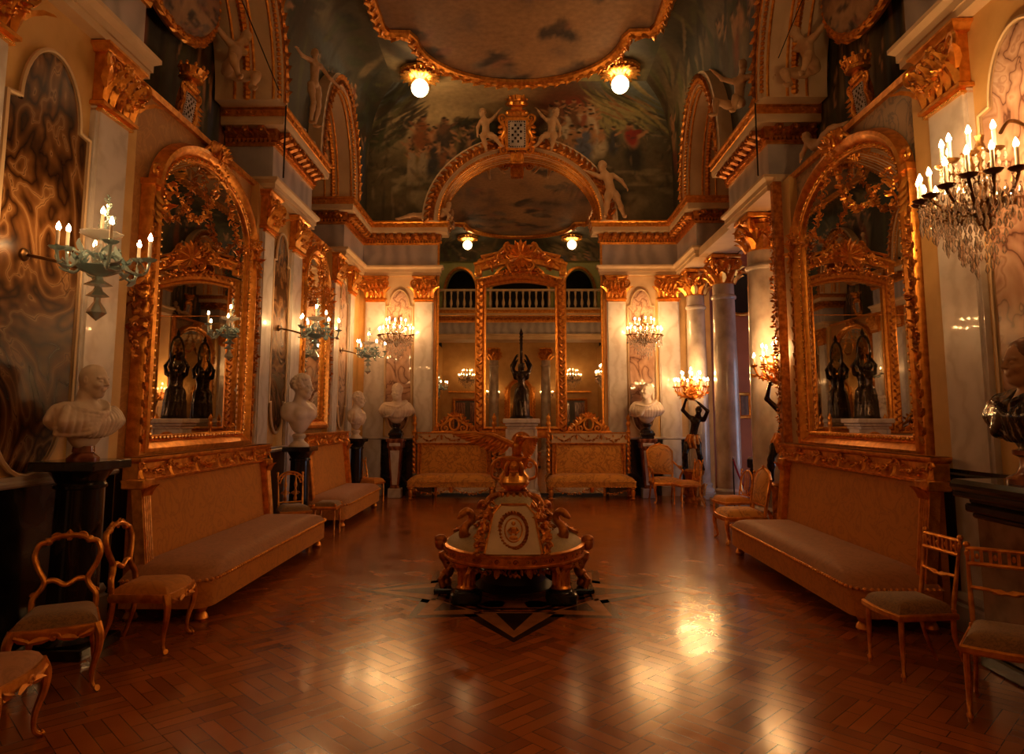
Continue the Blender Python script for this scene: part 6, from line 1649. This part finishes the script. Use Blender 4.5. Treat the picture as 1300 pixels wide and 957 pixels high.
def crystal_drop(mb, c, L=.06, r=.012):
    c = Vector(c)
    mb.lathe([(0, 0), (r * .5, -L * .15), (r, -L * .6), (0, -L)], c, 6); mb.ell(c + Vector((0, 0, .012)), r * .55, None, 6, 4)
def crystal_sconce(label, loc, rz, power, sc=1.0, seed=1, n=9, R0=.4, group='crystal sconces', bm='bulb'):
    t = thing('crystal_sconce', label, 'sconce', loc, rz, group, sc)
    q = random.Random(seed); hy = -.34
    m = MB(); m.lathe([(.1, 0), (.09, .03), (.05, .05)], (0, 0, .0), 18, Matrix.Rotation(R(90), 4, 'X')); m.tube([(0, 0, 0), (0, hy, -.02)], .03, 8)
    m.lathe([(.0, -.22), (.03, -.2), (.06, -.14), (.05, -.06), (.08, -.02), (.05, .04), (.03, .12), (.02, .3), (.035, .34), (.02, .38), (.03, .42)], (0, hy, 0), 16)
    m.tube(smooth_path([(0, 0, .4), (0, -.05, .5), (0, -.14, .52), (0, -.2, .44)], 5), .012, 6); m.tube([(0, -.01, 0), (0, -.01, .42)], .02, 8); obj('stem', m, 'ironbrown', t)
    for tier, (nn, rad, z0) in enumerate(((n, R0, .02), (max(4, n - 4), R0 * .58, .24))):
        for k in range(nn):
            a = PI + PI * (k + .5) / nn if nn % 2 else PI + PI * k / (nn - 1)
            ex, ey = rad * math.cos(a), rad * .85 * math.sin(a)
            zz = z0 + q.uniform(0, .05)
            P = smooth_path([(0, hy, z0 - .1), (ex * .4, hy + ey * .4, z0 - .14), (ex * .75, hy + ey * .75, z0 - .09), (ex, hy + ey, zz - .03)], 6)
            m = MB(); m.tube(P, .012, 6); m.scroll(P[9] + Vector((0, 0, .04)), .045, (math.cos(a), math.sin(a), 0), (0, 0, 1), 1.2, .2); m.leaf(P[6], (math.cos(a), math.sin(a), .5), (0, 0, 1), .09, .045, .4)
            obj('branch', m, 'ironbrown', t)
            candle(t, ex, hy + ey, zz, .13, .055, 'ironbrown', bm)
    m = MB()
    for rr, z0, cnt in ((R0 * 1.0, -.05, 30), (R0 * .8, -.12, 26), (R0 * .6, -.2, 22), (R0 * .42, -.3, 16), (R0 * .25, -.38, 10), (R0 * .62, .18, 18), (R0 * .4, .1, 16)):
        for i in range(cnt):
            a = PI + PI * (i + .5) / cnt; L = q.uniform(.05, .09)
            for j in range(2): crystal_drop(m, (rr * math.cos(a), hy + rr * .85 * math.sin(a), z0 + .04 - j * L * 1.1 + .03 * math.sin(i * 2.4)), L, .013)
    o = obj('crystal_drops', m, 'crystal', t, False); o['kind'] = 'stuff'
    LAMPS.append((world_of(loc, rz, Vector((0, hy - .1, .27)) * sc), power))
    return t
crystal_sconce('big crystal sconce with many lit candles at the right edge of the picture', (WX - .04, 4.66, 3.22), RIGHT, 46, 1.08, 4, 9, .4)
crystal_sconce('crystal sconce with lit candles on the end wall, left of the great mirror', (-2.73, YE - .05, 3.45), 0, 42, .95, 5, 9, .4)
crystal_sconce('crystal sconce with lit candles on the end wall, right of the great mirror', (2.74, YE - .05, 3.45), 0, 42, .95, 6, 9, .4)

# torch-bearing dark figures holding gilt candelabra
def torchere(label, loc, rz, power, clabel, seed=1):
    J = dict(pelvis=(0, 0, .62), chest=(.06, -.02, .9), neck=(.1, -.03, 1.02), head=(.03, -.05, .1), shL=(-.04, -.02, 1.0), shR=(.22, -.02, .96), elL=(-.16, -.08, 1.14), wrL=(-.1, -.16, 1.3), elR=(.3, -.12, 1.12), wrR=(.14, -.2, 1.28),
             hipL=(-.07, 0, .58), hipR=(.08, 0, .58), knL=(-.13, -.12, .33), anL=(-.16, .0, .06), toeL=(-.22, -.1, .03), knR=(.12, -.06, .32), anR=(.16, .08, .07), toeR=(.2, -.06, .03))
    t = thing('torch_bearer', label, 'statue', loc, rz, 'torch-bearing figures', 1.08)
    s = figure(J, .95, False, 'curly', (-.3, -1, 0), 40 + seed)
    sobj('sculpted_body', s.mesh(.0105), 'bronze', t)
    k = Sculpt()
    for i in range(9):
        a = 2 * PI * i / 9; k.chain([(.09 * math.cos(a) + .01, .08 * math.sin(a), .66), (.12 * math.cos(a), .11 * math.sin(a), .56), (.13 * math.cos(a + .3), .13 * math.sin(a + .3), .44)], [.03, .035, .03], .02)
    sobj('loincloth', k.mesh(.011), 'goldd', t)
    zb = -loc[2] / 1.08
    m = MB(); m.lathe([(.21, zb), (.21, zb + .06), (.17, zb + .1), (.16, -.1), (.19, -.05), (.2, 0), (.17, .03)], (0, 0, 0), 24)
    for i in range(10):
        a = 2 * PI * i / 10; m.leaf((.17 * math.cos(a), .17 * math.sin(a), zb + .12), (0, 0, 1), (math.cos(a), math.sin(a), 0), .24, .12, .2)
    obj('carved_base', m, 'goldd', t)
    # candelabrum
    w = Vector(loc) + Matrix.Rotation(rz, 3, 'Z') @ (Vector((.02, -.18, 1.34)) * 1.08)
    c = thing('candelabrum', clabel, 'candelabrum', w, rz, 'gilt candelabra held by dark figures')
    q = random.Random(seed)
    m = MB(); m.lathe([(.03, -.02), (.07, .0), (.1, .03), (.05, .06), (.03, .12), (.05, .16), (.02, .22), (.02, .44)], (0, 0, 0), 14)
    for i in range(10): m.leaf((0, 0, .06), (math.cos(i * .63), math.sin(i * .63), .8), (0, 0, 1), .14, .06, .4)
    obj('stem', m, 'gold', c)
    for tier, (nn, rad, z) in enumerate(((10, .33, .26), (6, .2, .4))):
        for i in range(nn):
            a = 2 * PI * (i + .5 * tier) / nn; ex, ey = rad * math.cos(a), rad * math.sin(a)
            P = smooth_path([(0, 0, .1 + .1 * tier), (ex * .35, ey * .35, .06 + .12 * tier), (ex * .8, ey * .8, .1 + .14 * tier), (ex, ey, z - .02)], 5)
            m = MB(); m.tube(P, .011, 6)
            for j in range(5): m.leaf(P[3 + j * 2], (q.uniform(-1, 1), q.uniform(-1, 1), q.uniform(-.5, 1)), (math.cos(a), math.sin(a), .3), .1, .055, .4); m.ell(P[4 + j * 2] + Vector((0, 0, -.02)), .016, None, 6, 4)
            obj('branch', m, 'gold', c)
            candle(c, ex, ey, z, .12, .05, 'gold')
    candle(c, 0, 0, .46, .14, .05, 'gold')
    LAMPS.append((tuple(w + Vector((-.1 if w.y < 12 else -.05, -.12, .52))), power))
torchere('dark bronze torch-bearer half hidden by the column in the far right corner', (3.54, 14.14, .62), R(-20), 48, 'gilt candelabrum blazing with candles beside the far right column', 1)
torchere('dark bronze torch-bearer half hidden by the gilt post of the right wall', (3.8, 10.0, .74), R(-35), 44, 'gilt candelabrum blazing with candles in front of the nearest column', 2)

# ceiling globes
def globe(label, x, y, power):
    t = thing('ceiling_lamp', label, 'ceiling lamp', (x, y, Z1), 0, 'globe ceiling lamps')
    m = MB(); m.lathe([(.4, 0), (.42, -.03), (.4, -.07), (.3, -.1), (.24, -.13), (.2, -.16), (.12, -.18), (.1, -.2)], (0, 0, 0), 28, None, 1, 1, 0, 2 * PI, lambda a, z: 1 + .04 * math.cos(12 * a))
    for i in range(16):
        a = 2 * PI * i / 16; m.leaf((.16 * math.cos(a), .16 * math.sin(a), -.16), (math.cos(a), math.sin(a), .25), (0, 0, -1), .26, .13, .15); m.ell((.38 * math.cos(a), .38 * math.sin(a), -.07), .035, None, 6, 4)
    obj('gilt_rosette', m, 'goldb', t)
    m = MB(); m.ell((0, 0, -.36), (.175, .175, .175), None, 18, 12); obj('glass_globe', m, 'globe', t)
    LAMPS.append(((x, y - .02, Z1 - .62), power))
globe('lit glass globe on a gilt rosette, left one over the far end', -2.02, 13.15, 28); globe('lit glass globe on a gilt rosette, right one over the far end', 2.02, 13.05, 28)
globe('lit glass globe, left one of the small pair reflected in the mirror', -2.02, 4.7, 12); globe('lit glass globe, right one of the small pair reflected in the mirror', 2.02, 4.7, 12)

# ------------------------------------------------------------------ coats of arms
def arms(label, loc, rz, tilt, sc=1.0, crown=True):
    t = thing('coat_of_arms', label, 'coat of arms', loc, rz, 'checkered coats of arms', sc); t.rotation_euler = (tilt, 0, rz)
    m = MB(); m.prism([(-.24, -.3), (.24, -.3), (.28, .1), (.24, .38), (-.24, .38), (-.28, .1)], -.06, .06)
    for s in (-1, 1):
        m.scroll((s * .3, -.06, .36), .1, (s, 0, 0), (0, 0, 1), 1.5, .3, -PI / 2, 1); m.scroll((s * .27, -.06, -.3), .1, (s, 0, 0), (0, 0, 1), 1.5, .3, PI / 2, -1)
        m.tube(smooth_path([(s * .33, -.05, .3), (s * .25, -.06, .1), (s * .33, -.06, -.06), (s * .3, -.05, -.24)], 5), .05, 8)
        for k in range(5): m.leaf((s * .3, -.08, .2 - .1 * k), (s, -.2, -.4), (0, -1, 0), .14, .08, .3)
    m.sbox((0, -.04, .46), (.5, .16, .16), .7, 16, 8)
    for k in range(5): m.ell((-.16 + .08 * k, -.12, .47), (.028, .02, .035), None, 6, 5)
    m.b6(-.15, .15, -.1, .05, -.58, -.34, .03)
    for k in range(6): m.leaf((-.12 + .048 * k, -.1, -.4), (0, -.1, -1), (0, -1, 0), .18, .06, .3)
    obj('gilt_cartouche', m, 'gold', t)
    m = MB(); m.b6(-.19, .19, -.09, -.055, -.25, .31, .01); o = obj('shield', m, 'gmarble', t, False)
    d = MB()
    for i in range(4):
        for j in range(6):
            if (i + j) % 2 == 0: d.b6(-.115 + .06 * i, -.07 + .06 * i, -.093, -.088, -.145 + .067 * j, -.095 + .067 * j)
    for i in range(22):
        if i % 2: 
            d.b6(-.18, -.155, -.096, -.088, -.24 + .024 * i, -.216 + .024 * i); d.b6(.155, .18, -.096, -.088, -.24 + .024 * i, -.216 + .024 * i)
    for i in range(14):
        if i % 2: d.b6(-.17 + .024 * i, -.146 + .024 * i, -.096, -.088, -.24, -.215); d.b6(-.17 + .024 * i, -.146 + .024 * i, -.096, -.088, .275, .3)
    obj('checker_pattern', d, 'blackmarble', o, False)
    if crown:
        m = MB(); m.lathe([(.2, .6), (.23, .62), (.23, .68), (.2, .7), (.21, .74), (.25, .84)], (0, 0, 0), 24)
        for k in range(10):
            a = 2 * PI * k / 10; m.ell((.26 * math.cos(a), .26 * math.sin(a), .87), (.035, .035, .05), None, 7, 5); m.ell((.23 * math.cos(a), .23 * math.sin(a), .65), .02, None, 6, 4)
            m.leaf((.22 * math.cos(a + .3), .22 * math.sin(a + .3), .72), (math.cos(a + .3) * .3, math.sin(a + .3) * .3, 1), (math.cos(a), math.sin(a), 0), .12, .08, .2)
        m.b6(-.12, .12, -.08, .08, .52, .61, .02); obj('crown', m, 'gold', t)
    return t
arms('large crowned coat of arms crowning the great arch between two cherubs', (-.06, YE - .62, 7.98), 0, R(20), 1.04)
arms('coat of arms with a dark checkered shield above the large left mirror', (-4.0, 7.75, 5.36), LEFT, R(8), .6, True)
arms('coat of arms with a dark checkered shield above the large right mirror', (4.0, 7.6, 5.36), RIGHT, R(8), .6, True)
# oval painted medallions in gilt frames inside the near arches
for s, lab in ((-1, 'oval cloud painting in a gilt frame inside the near left arch'), (1, 'oval cloud painting in a gilt frame inside the near right arch')):
    cv = paint_sky(70 + s, 70, 100); a_, b_, cy, czz = 1.02, .85, 7.5, 7.1
    fn = lambda u, v, s=s: (s * (4.1 - .1 * (1 - (2 * v - 1) ** 2)) , cy + s * -1 * -(1) * (0) + (2 * u - 1) * a_ * math.sqrt(max(0, 1 - (2 * v - 1) ** 2)) * (1 if s < 0 else -1), czz + (2 * v - 1) * b_)
    o = painted('painted_medallion', [(fn, 60, 40, cv, None)], None, None); tag(o, lab, 'painting')
    m = MB(); P = [(s * 4.06, cy + a_ * math.cos(t_), czz + b_ * math.sin(t_)) for t_ in [2 * PI * i / 48 for i in range(48)]]
    m.tube(P, .06, 8, True)
    for i in range(48):
        m.leaf(P[i], Vector(P[(i + 1) % 48]) - Vector(P[i]) + Vector((0, 0, .05 * (-1) ** i)), (-s, 0, 0), .16, .1, .2); m.ell(Vector(P[i]) + Vector((-s * .05, 0, 0)), .03, None, 6, 4)
    obj('gilt_frame', m, 'gold', o)
# small spotlights and suspension cables
def spot(label, loc, aim):
    t = thing('spotlight', label, 'spotlight', loc, aim, 'small spotlights on the cornice')
    m = MB(); m.lathe([(.03, 0), (.03, .02), (.012, .03), (.012, .06)], (0, 0, 0), 10); obj('base', m, 'black', t)
    m = MB(); m.lathe([(.03, -.06), (.035, -.05), (.035, .06)], (0, 0, .09), 12, Matrix.Rotation(R(70), 4, 'X')); o = obj('can', m, 'black', t)
    m = MB(); m.lathe([(0, .061), (.03, .062), (.03, .064), (0, .065)], (0, 0, .09), 12, Matrix.Rotation(R(70), 4, 'X')); obj('lens', m, 'candle', o)
spot('small black spotlight on the left cornice beside the standing nymph', (-3.45, 10.35, 6.12), R(60)); spot('small black spotlight on the left cornice, middle of three', (-3.45, 10.85, 6.12), R(60)); spot('small black spotlight on the left cornice nearest the small arch', (-3.45, 11.35, 6.12), R(60))
m = MB(); m.tube([(-3.325, 9.235, 5.05), (-3.325, 9.235, 6.14)], .012, 6); m.tube([(-3.33, 9.18, 6.12), (-3.5, 7.0, 7.3)], .008, 6); tag(obj('cable', m, 'black'), 'thin dark cable slung across the near left arch down the cornice', 'cable')
m = MB(); m.tube([(3.33, 9.24, 5.05), (3.33, 9.24, 6.14)], .012, 6); tag(obj('cable', m, 'black'), 'thin dark cable running down the corner of the right cornice', 'cable')
m = MB(); m.tube([(3.55, 7.9, 8.0), (3.55, 7.9, 6.85)], .012, 6); m.ell((3.55, 7.9, 6.83), .03, None, 8, 6); m.tube([(3.55, 7.0, 7.3), (3.55, 8.9, 6.6)], .006, 6); tag(obj('cable', m, 'black'), 'dark hanging rod and wire in front of the near right ceiling painting', 'cable')

# ------------------------------------------------------------------ colonnade and the room beyond it
def column(label, loc, r, hb=4.91):
    t = thing('column', label, 'column', loc, 0, 'marble columns of the right colonnade')
    m = MB(); m.lathe([(r, .34), (r * 1.0, 1.6), (r * .97, 2.8), (r * .9, 4.05)], (0, 0, 0), 36); m.lathe([(r * .9, 4.02), (r * 1.02, 4.04), (r * 1.06, 4.07), (r * 1.02, 4.1), (r * .9, 4.12), (r * .88, 4.34)], (0, 0, 0), 36); obj('shaft', m, 'column', t)
    m = MB(); m.b6(-r * 1.35, r * 1.35, -r * 1.35, r * 1.35, 0, .14, .01); m.lathe([(r * 1.3, .14), (r * 1.36, .18), (r * 1.25, .22), (r * 1.12, .24), (r * 1.12, .27), (r * 1.2, .3), (r * 1.12, .33), (r, .35)], (0, 0, 0), 36); obj('base', m, 'column', t)
    m = MB()
    z0, z1 = 4.32, hb - .01
    m.lathe([(r * .88, z0), (r * .9, z0 + .05), (r * .95, z1 - .15), (r * 1.15, z1 - .09)], (0, 0, 0), 28)
    for k in range(10):
        for row in (0, 1):
            a = 2 * PI * (k + .5 * row) / 10; m.leaf((r * .9 * math.cos(a), r * .9 * math.sin(a), z0 + .03 + .16 * row), (math.cos(a) * .3, math.sin(a) * .3, 1), (math.cos(a), math.sin(a), 0), .24, .15, .5)
    for k in range(4):
        a = PI / 4 + PI / 2 * k; m.scroll((r * 1.3 * math.cos(a), r * 1.3 * math.sin(a), z1 - .18), .11, (math.cos(a), math.sin(a), 0), (0, 0, 1), 1.6, .3, -PI / 2, 1)
        a2 = PI / 2 * k; m.garland([(r * 1.3 * math.cos(a2 + R(40) * j / 5), r * 1.3 * math.sin(a2 + R(40) * j / 5), z1 - .22 - .12 * math.sin(PI * (j + 5) / 10)) for j in range(-5, 6)], .05, 8, 50 + k, True, (math.cos(a2), math.sin(a2), 0)); m.ell((r * 1.18 * math.cos(a2), r * 1.18 * math.sin(a2), z1 - .06), .055, None, 8, 6)
    m.b6(-r * 1.25, r * 1.25, -r * 1.25, r * 1.25, z1 - .08, z1, .015); obj('capital', m, 'gold', t)
    return t
column('nearest mottled marble column, behind the candelabrum by the gilt post', (3.9, 10.75, 0), .275)
column('slender mottled marble column in the middle of the colonnade', (4.06, 13.45, 0), .235)
column('farthest mottled marble column, partly hidden behind the slender one', (3.83, 14.72, 0), .21)
b = MB(); b.b6(3.6, 4.4, 9.3, 15.3, 4.915, 5.08); struct('wall_right', b, 'cream')
b = MB(); b.b6(3.75, 8.2, 17.2, 17.4, 0, 6); b.b6(8.0, 8.2, 8.4, 11.4, 0, 6); b.b6(8.0, 8.2, 13.6, 17.3, 0, 6); b.b6(8.0, 8.2, 11.4, 13.6, 3.2, 6); b.b6(8.0, 8.2, 11.4, 13.6, 0, .5); b.b6(4.55, 8.2, 8.3, 8.5, 0, 6)
struct('wall_right', b, 'pinkwall')
b = MB(); b.b6(4.3, 8.2, 8.3, 17.4, 5.9, 6.0); struct('ceiling', b, 'cream')
b = MB(); b.b6(3.74, 4.3, YE, YE + .3, 0, 4.95); struct('wall_back', b, 'yellow')
b = MB(); b.b6(8.06, 8.1, 11.4, 13.6, .5, 3.2); o = struct('window_1', b, 'daylight')
b = MB()
for y in (11.4, 12.5, 13.6): b.b6(8.0, 8.06, y - .04, y + .04, .5, 3.2)
for z in (.5, 1.8, 3.2): b.b6(8.0, 8.06, 11.4, 13.6, z - .03, z + .03)
obj('window_frame', b, 'cream', o, False)
t = thing('round_window', 'round dark window with a gilt rim high on the rose wall beyond the columns', 'window', (5.62, 17.2, 4.85))
m = MB(); m.lathe([(0, -.03), (.55, -.03), (.55, 0)], (0, 0, 0), 36, Matrix.Rotation(R(90), 4, 'X') @ Matrix.Scale(-1, 4, (0, 0, 1))); obj('pane', m, 'darkglass', t, False)
m = MB(); m.tube([(.56 * math.cos(a), -.03, .56 * math.sin(a)) for a in [2 * PI * i / 36 for i in range(36)]], .05, 8, True); obj('gilt_rim', m, 'gold', t)
def picture(label, loc, rz, w, h, mat):
    t = thing('framed_picture', label, 'picture', loc, rz)
    m = MB(); m.sweep([(-w / 2, 0, 0), (w / 2, 0, 0), (w / 2, 0, h), (-w / 2, 0, h)], (0, -1, 0), [(-.01, 0), (-.01, .03), (.02, .05), (.06, .06), (.08, .03), (.08, 0)], True); obj('frame', m, 'gold', t)
    m = MB(); m.b6(-w / 2, w / 2, -.02, 0, 0, h); obj('canvas', m, mat, t, False)
picture('small dark picture in a gilt frame on the rose wall between the columns', (5.62, 17.2, 1.75), 0, .22, .5, 'veil')
m = MB()
for k in range(3): m.scroll((0, -.1, -.12 * k), .09 - .02 * k, (1, 0, 0), (0, 0, 1), 1.4, .3)
m.b6(-.16, .16, -.2, 0, .1, .14, .01); m.garland([(0, -.08, .05 - .07 * i) for i in range(9)], .06, 12, 77, True, (0, -1, 0)); m.v = [(x + 6.02, y + 17.19, z + 2.35) for x, y, z in m.v]
tag(obj('wall_bracket', m, 'gold'), 'carved gilt wall bracket on the rose wall beyond the nearest column', 'bracket')
# rope barrier between the columns
for i, (x, y) in enumerate(((3.83, 12.45), (4.75, 12.7))):
    t = thing('barrier_post', ('slim black barrier post beside the slender column, holding the red rope', 'slim black barrier post behind the nearest column, end of the red rope')[i], 'barrier post', (x, y, 0))
    m = MB(); m.lathe([(.012, .02), (.012, .97)], (0, 0, 0), 10); obj('pole', m, 'black', t)
    m = MB(); m.lathe([(.13, 0), (.13, .012), (.03, .025), (.014, .03)], (0, 0, 0), 20); obj('base', m, 'black', t)
    m = MB(); m.ell((0, 0, .985), .022, None, 10, 7); obj('knob', m, 'steel', t)
P = [(3.83 + .92 * f, 12.45 + .25 * f, .95 - .72 * (1 - (2 * f - 1) ** 2)) for f in [i / 20 for i in range(21)]]
m = MB(); m.tube(P, .017, 8); tag(obj('barrier_rope', m, 'rope'), 'crimson rope sagging from the barrier post beside the slender column', 'rope')
b = MB(); b.b6(5.3, 6.1, 15.4, 16.0, 0, .55, .02); b.b6(5.25, 6.15, 15.35, 16.05, .55, .75, .02); 
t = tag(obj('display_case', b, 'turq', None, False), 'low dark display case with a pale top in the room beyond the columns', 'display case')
b = MB(); b.b6(5.27, 6.13, 15.37, 16.03, .752, .8, .01); obj('pale_top', b, 'wmarble', t, False)

# ------------------------------------------------------------------ near end of the room (seen in the mirrors)
b = MB(); b.b6(-3.7, 3.75, YR - .3, YR, 0, 9); struct('wall_front', b, 'yellow')
b = MB(); b.b6(-3.6, 3.6, 1.2, 2.45, 4.92, 5.1); b.b6(-3.6, 3.6, YR, 1.3, 5.5, 5.6); struct('wall_front', b, 'cream')
entablature('trim_12', [(3.6, 2.5), (-3.6, 2.5)], (0, 0, 0), 0)
# gallery arcade
b = MB()
holes = [(-2.45, .62, 1.0), (0, 1.15, 1.3), (2.45, .62, 1.0)]
pts = [(-3.6, 6.1)]
for c, a, h in holes:
    pts += [(c - a, 6.1), (c - a, 6.85)] + ellarc(c, 6.85, a, h, PI, 0, 16) + [(c + a, 6.85), (c + a, 6.1)]
pts += [(3.6, 6.1), (3.6, 9.0), (-3.6, 9.0)]
b.prism(pts, 2.3, 2.55); fix_normals(struct('wall_front', b, 'green'))
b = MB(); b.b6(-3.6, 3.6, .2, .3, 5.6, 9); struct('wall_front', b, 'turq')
for c, a, h in holes:
    g = MB(); g.sweep([(c + a + .02, 2.56, 6.15), (c + a + .02, 2.56, 6.85)] + [(x, 2.56, z) for x, z in ellarc(c, 6.85, a + .02, h + .02, 0, PI, 20)] + [(c - a - .02, 2.56, 6.15)], (0, 1, 0), [(-.1, 0), (-.1, .04), (0, .06), (.02, 0)])
    o = struct('trim_13', g, 'gold')
t = thing('balustrade', 'pale stone balustrade of the gallery, seen reflected in the end mirror', 'balustrade', (0, 2.7, 6.12))
m = MB(); m.b6(-3.5, 3.5, -.09, .09, .78, .86, .015); m.b6(-3.5, 3.5, -.09, .09, 0, .08, .01); obj('rail', m, 'cream', t, False)
for i in range(26):
    x = -3.38 + 6.76 * i / 25
    m = MB(); m.lathe([(.05, .08), (.03, .12), (.065, .25), (.06, .33), (.025, .5), (.035, .66), (.05, .72), (.05, .78)], (x, 0, 0), 10); obj('baluster', m, 'cream', t)
for i, x in enumerate((-1.0, 1.0)):
    column(('marble column under the gallery, seen left in the end mirror', 'marble column under the gallery, seen right in the end mirror')[i], (x * 1.2, -.95, 0), .23)
big_mirror('arched gilt mirror at the near end, seen reflected in the end mirror', (0, YR + .01, 0), PI, .72, 1.2, 2.9, 3.5, False)
for i, x in enumerate((-2.45, 2.45)):
    b = MB(); b.b6(x - .7, x + .7, YR, YR + .05, 0, 2.6); o = struct('door_%d' % (i + 1), b, 'dado')
    g = MB(); g.sweep([(x + .7, YR + .03, 0), (x + .7, YR + .03, 2.6), (x - .7, YR + .03, 2.6), (x - .7, YR + .03, 0)], (0, 1, 0), [(0, 0), (0, .06), (.06, .08), (.12, .04), (.13, 0)]); g.b6(x - .9, x + .9, YR, YR + .14, 2.85, 2.95, .02); obj('door_frame', g, 'gold', o, False)
    for s in (-1, 1):
        for z0, z1 in ((.3, 1.3), (1.5, 2.4)):
            g = MB(); g.b6(x + s * .36 - .24, x + s * .36 + .24, YR + .05, YR + .065, z0, z1, .01); obj('door_panel', g, 'redmarble', o, False)

crystal_sconce('crystal sconce on the near end wall, left of its mirror as reflected', (1.25, YR + .04, 2.75), PI, 16, .8, 7, 7, .36, 'crystal sconces by the near mirror', 'faintbulb')
crystal_sconce('crystal sconce on the near end wall, right of its mirror as reflected', (-1.25, YR + .04, 2.75), PI, 16, .8, 8, 7, .36, 'crystal sconces by the near mirror', 'faintbulb')
crystal_sconce('crystal sconce over the near left door, as reflected in the end mirror', (-2.45, YR + .04, 3.5), PI, 16, .95, 9, 9, .42, 'crystal sconces over the near doors', 'faintbulb')
crystal_sconce('crystal sconce over the near right door, as reflected in the end mirror', (2.45, YR + .04, 3.5), PI, 16, .95, 10, 9, .42, 'crystal sconces over the near doors', 'faintbulb')
# ------------------------------------------------------------------ camera, lights, colour
cam = bpy.data.cameras.new('camera'); co = bpy.data.objects.new('camera', cam); COL.objects.link(co)
cam.sensor_width = 36; cam.lens = 865 / 1300 * 36; cam.shift_y = -44.5 / 1300
co.location = (0, 0, 1.7); co.rotation_euler = (R(90) + math.atan(96 / 865), 0, math.atan(10 / 865))
cam.clip_start = .02
scn.camera = co
w = bpy.data.worlds.new('world'); scn.world = w; w.use_nodes = True
w.node_tree.nodes['Background'].inputs[0].default_value = (1, .55, .28, 1); w.node_tree.nodes['Background'].inputs[1].default_value = .012
scn.view_settings.view_transform = 'Standard'; scn.view_settings.look = 'None'; scn.view_settings.gamma = 1; scn.view_settings.use_curve_mapping = False
scn.view_settings.exposure = -.22
WARM = (1, .53, .2)
def lamp(loc, power, r=.12, col=WARM, nm='candle_glow'):
    L = bpy.data.lights.new(nm, 'POINT'); L.energy = power; L.color = col; L.shadow_soft_size = r
    o = bpy.data.objects.new(nm, L); COL.objects.link(o); o.location = loc
    return o
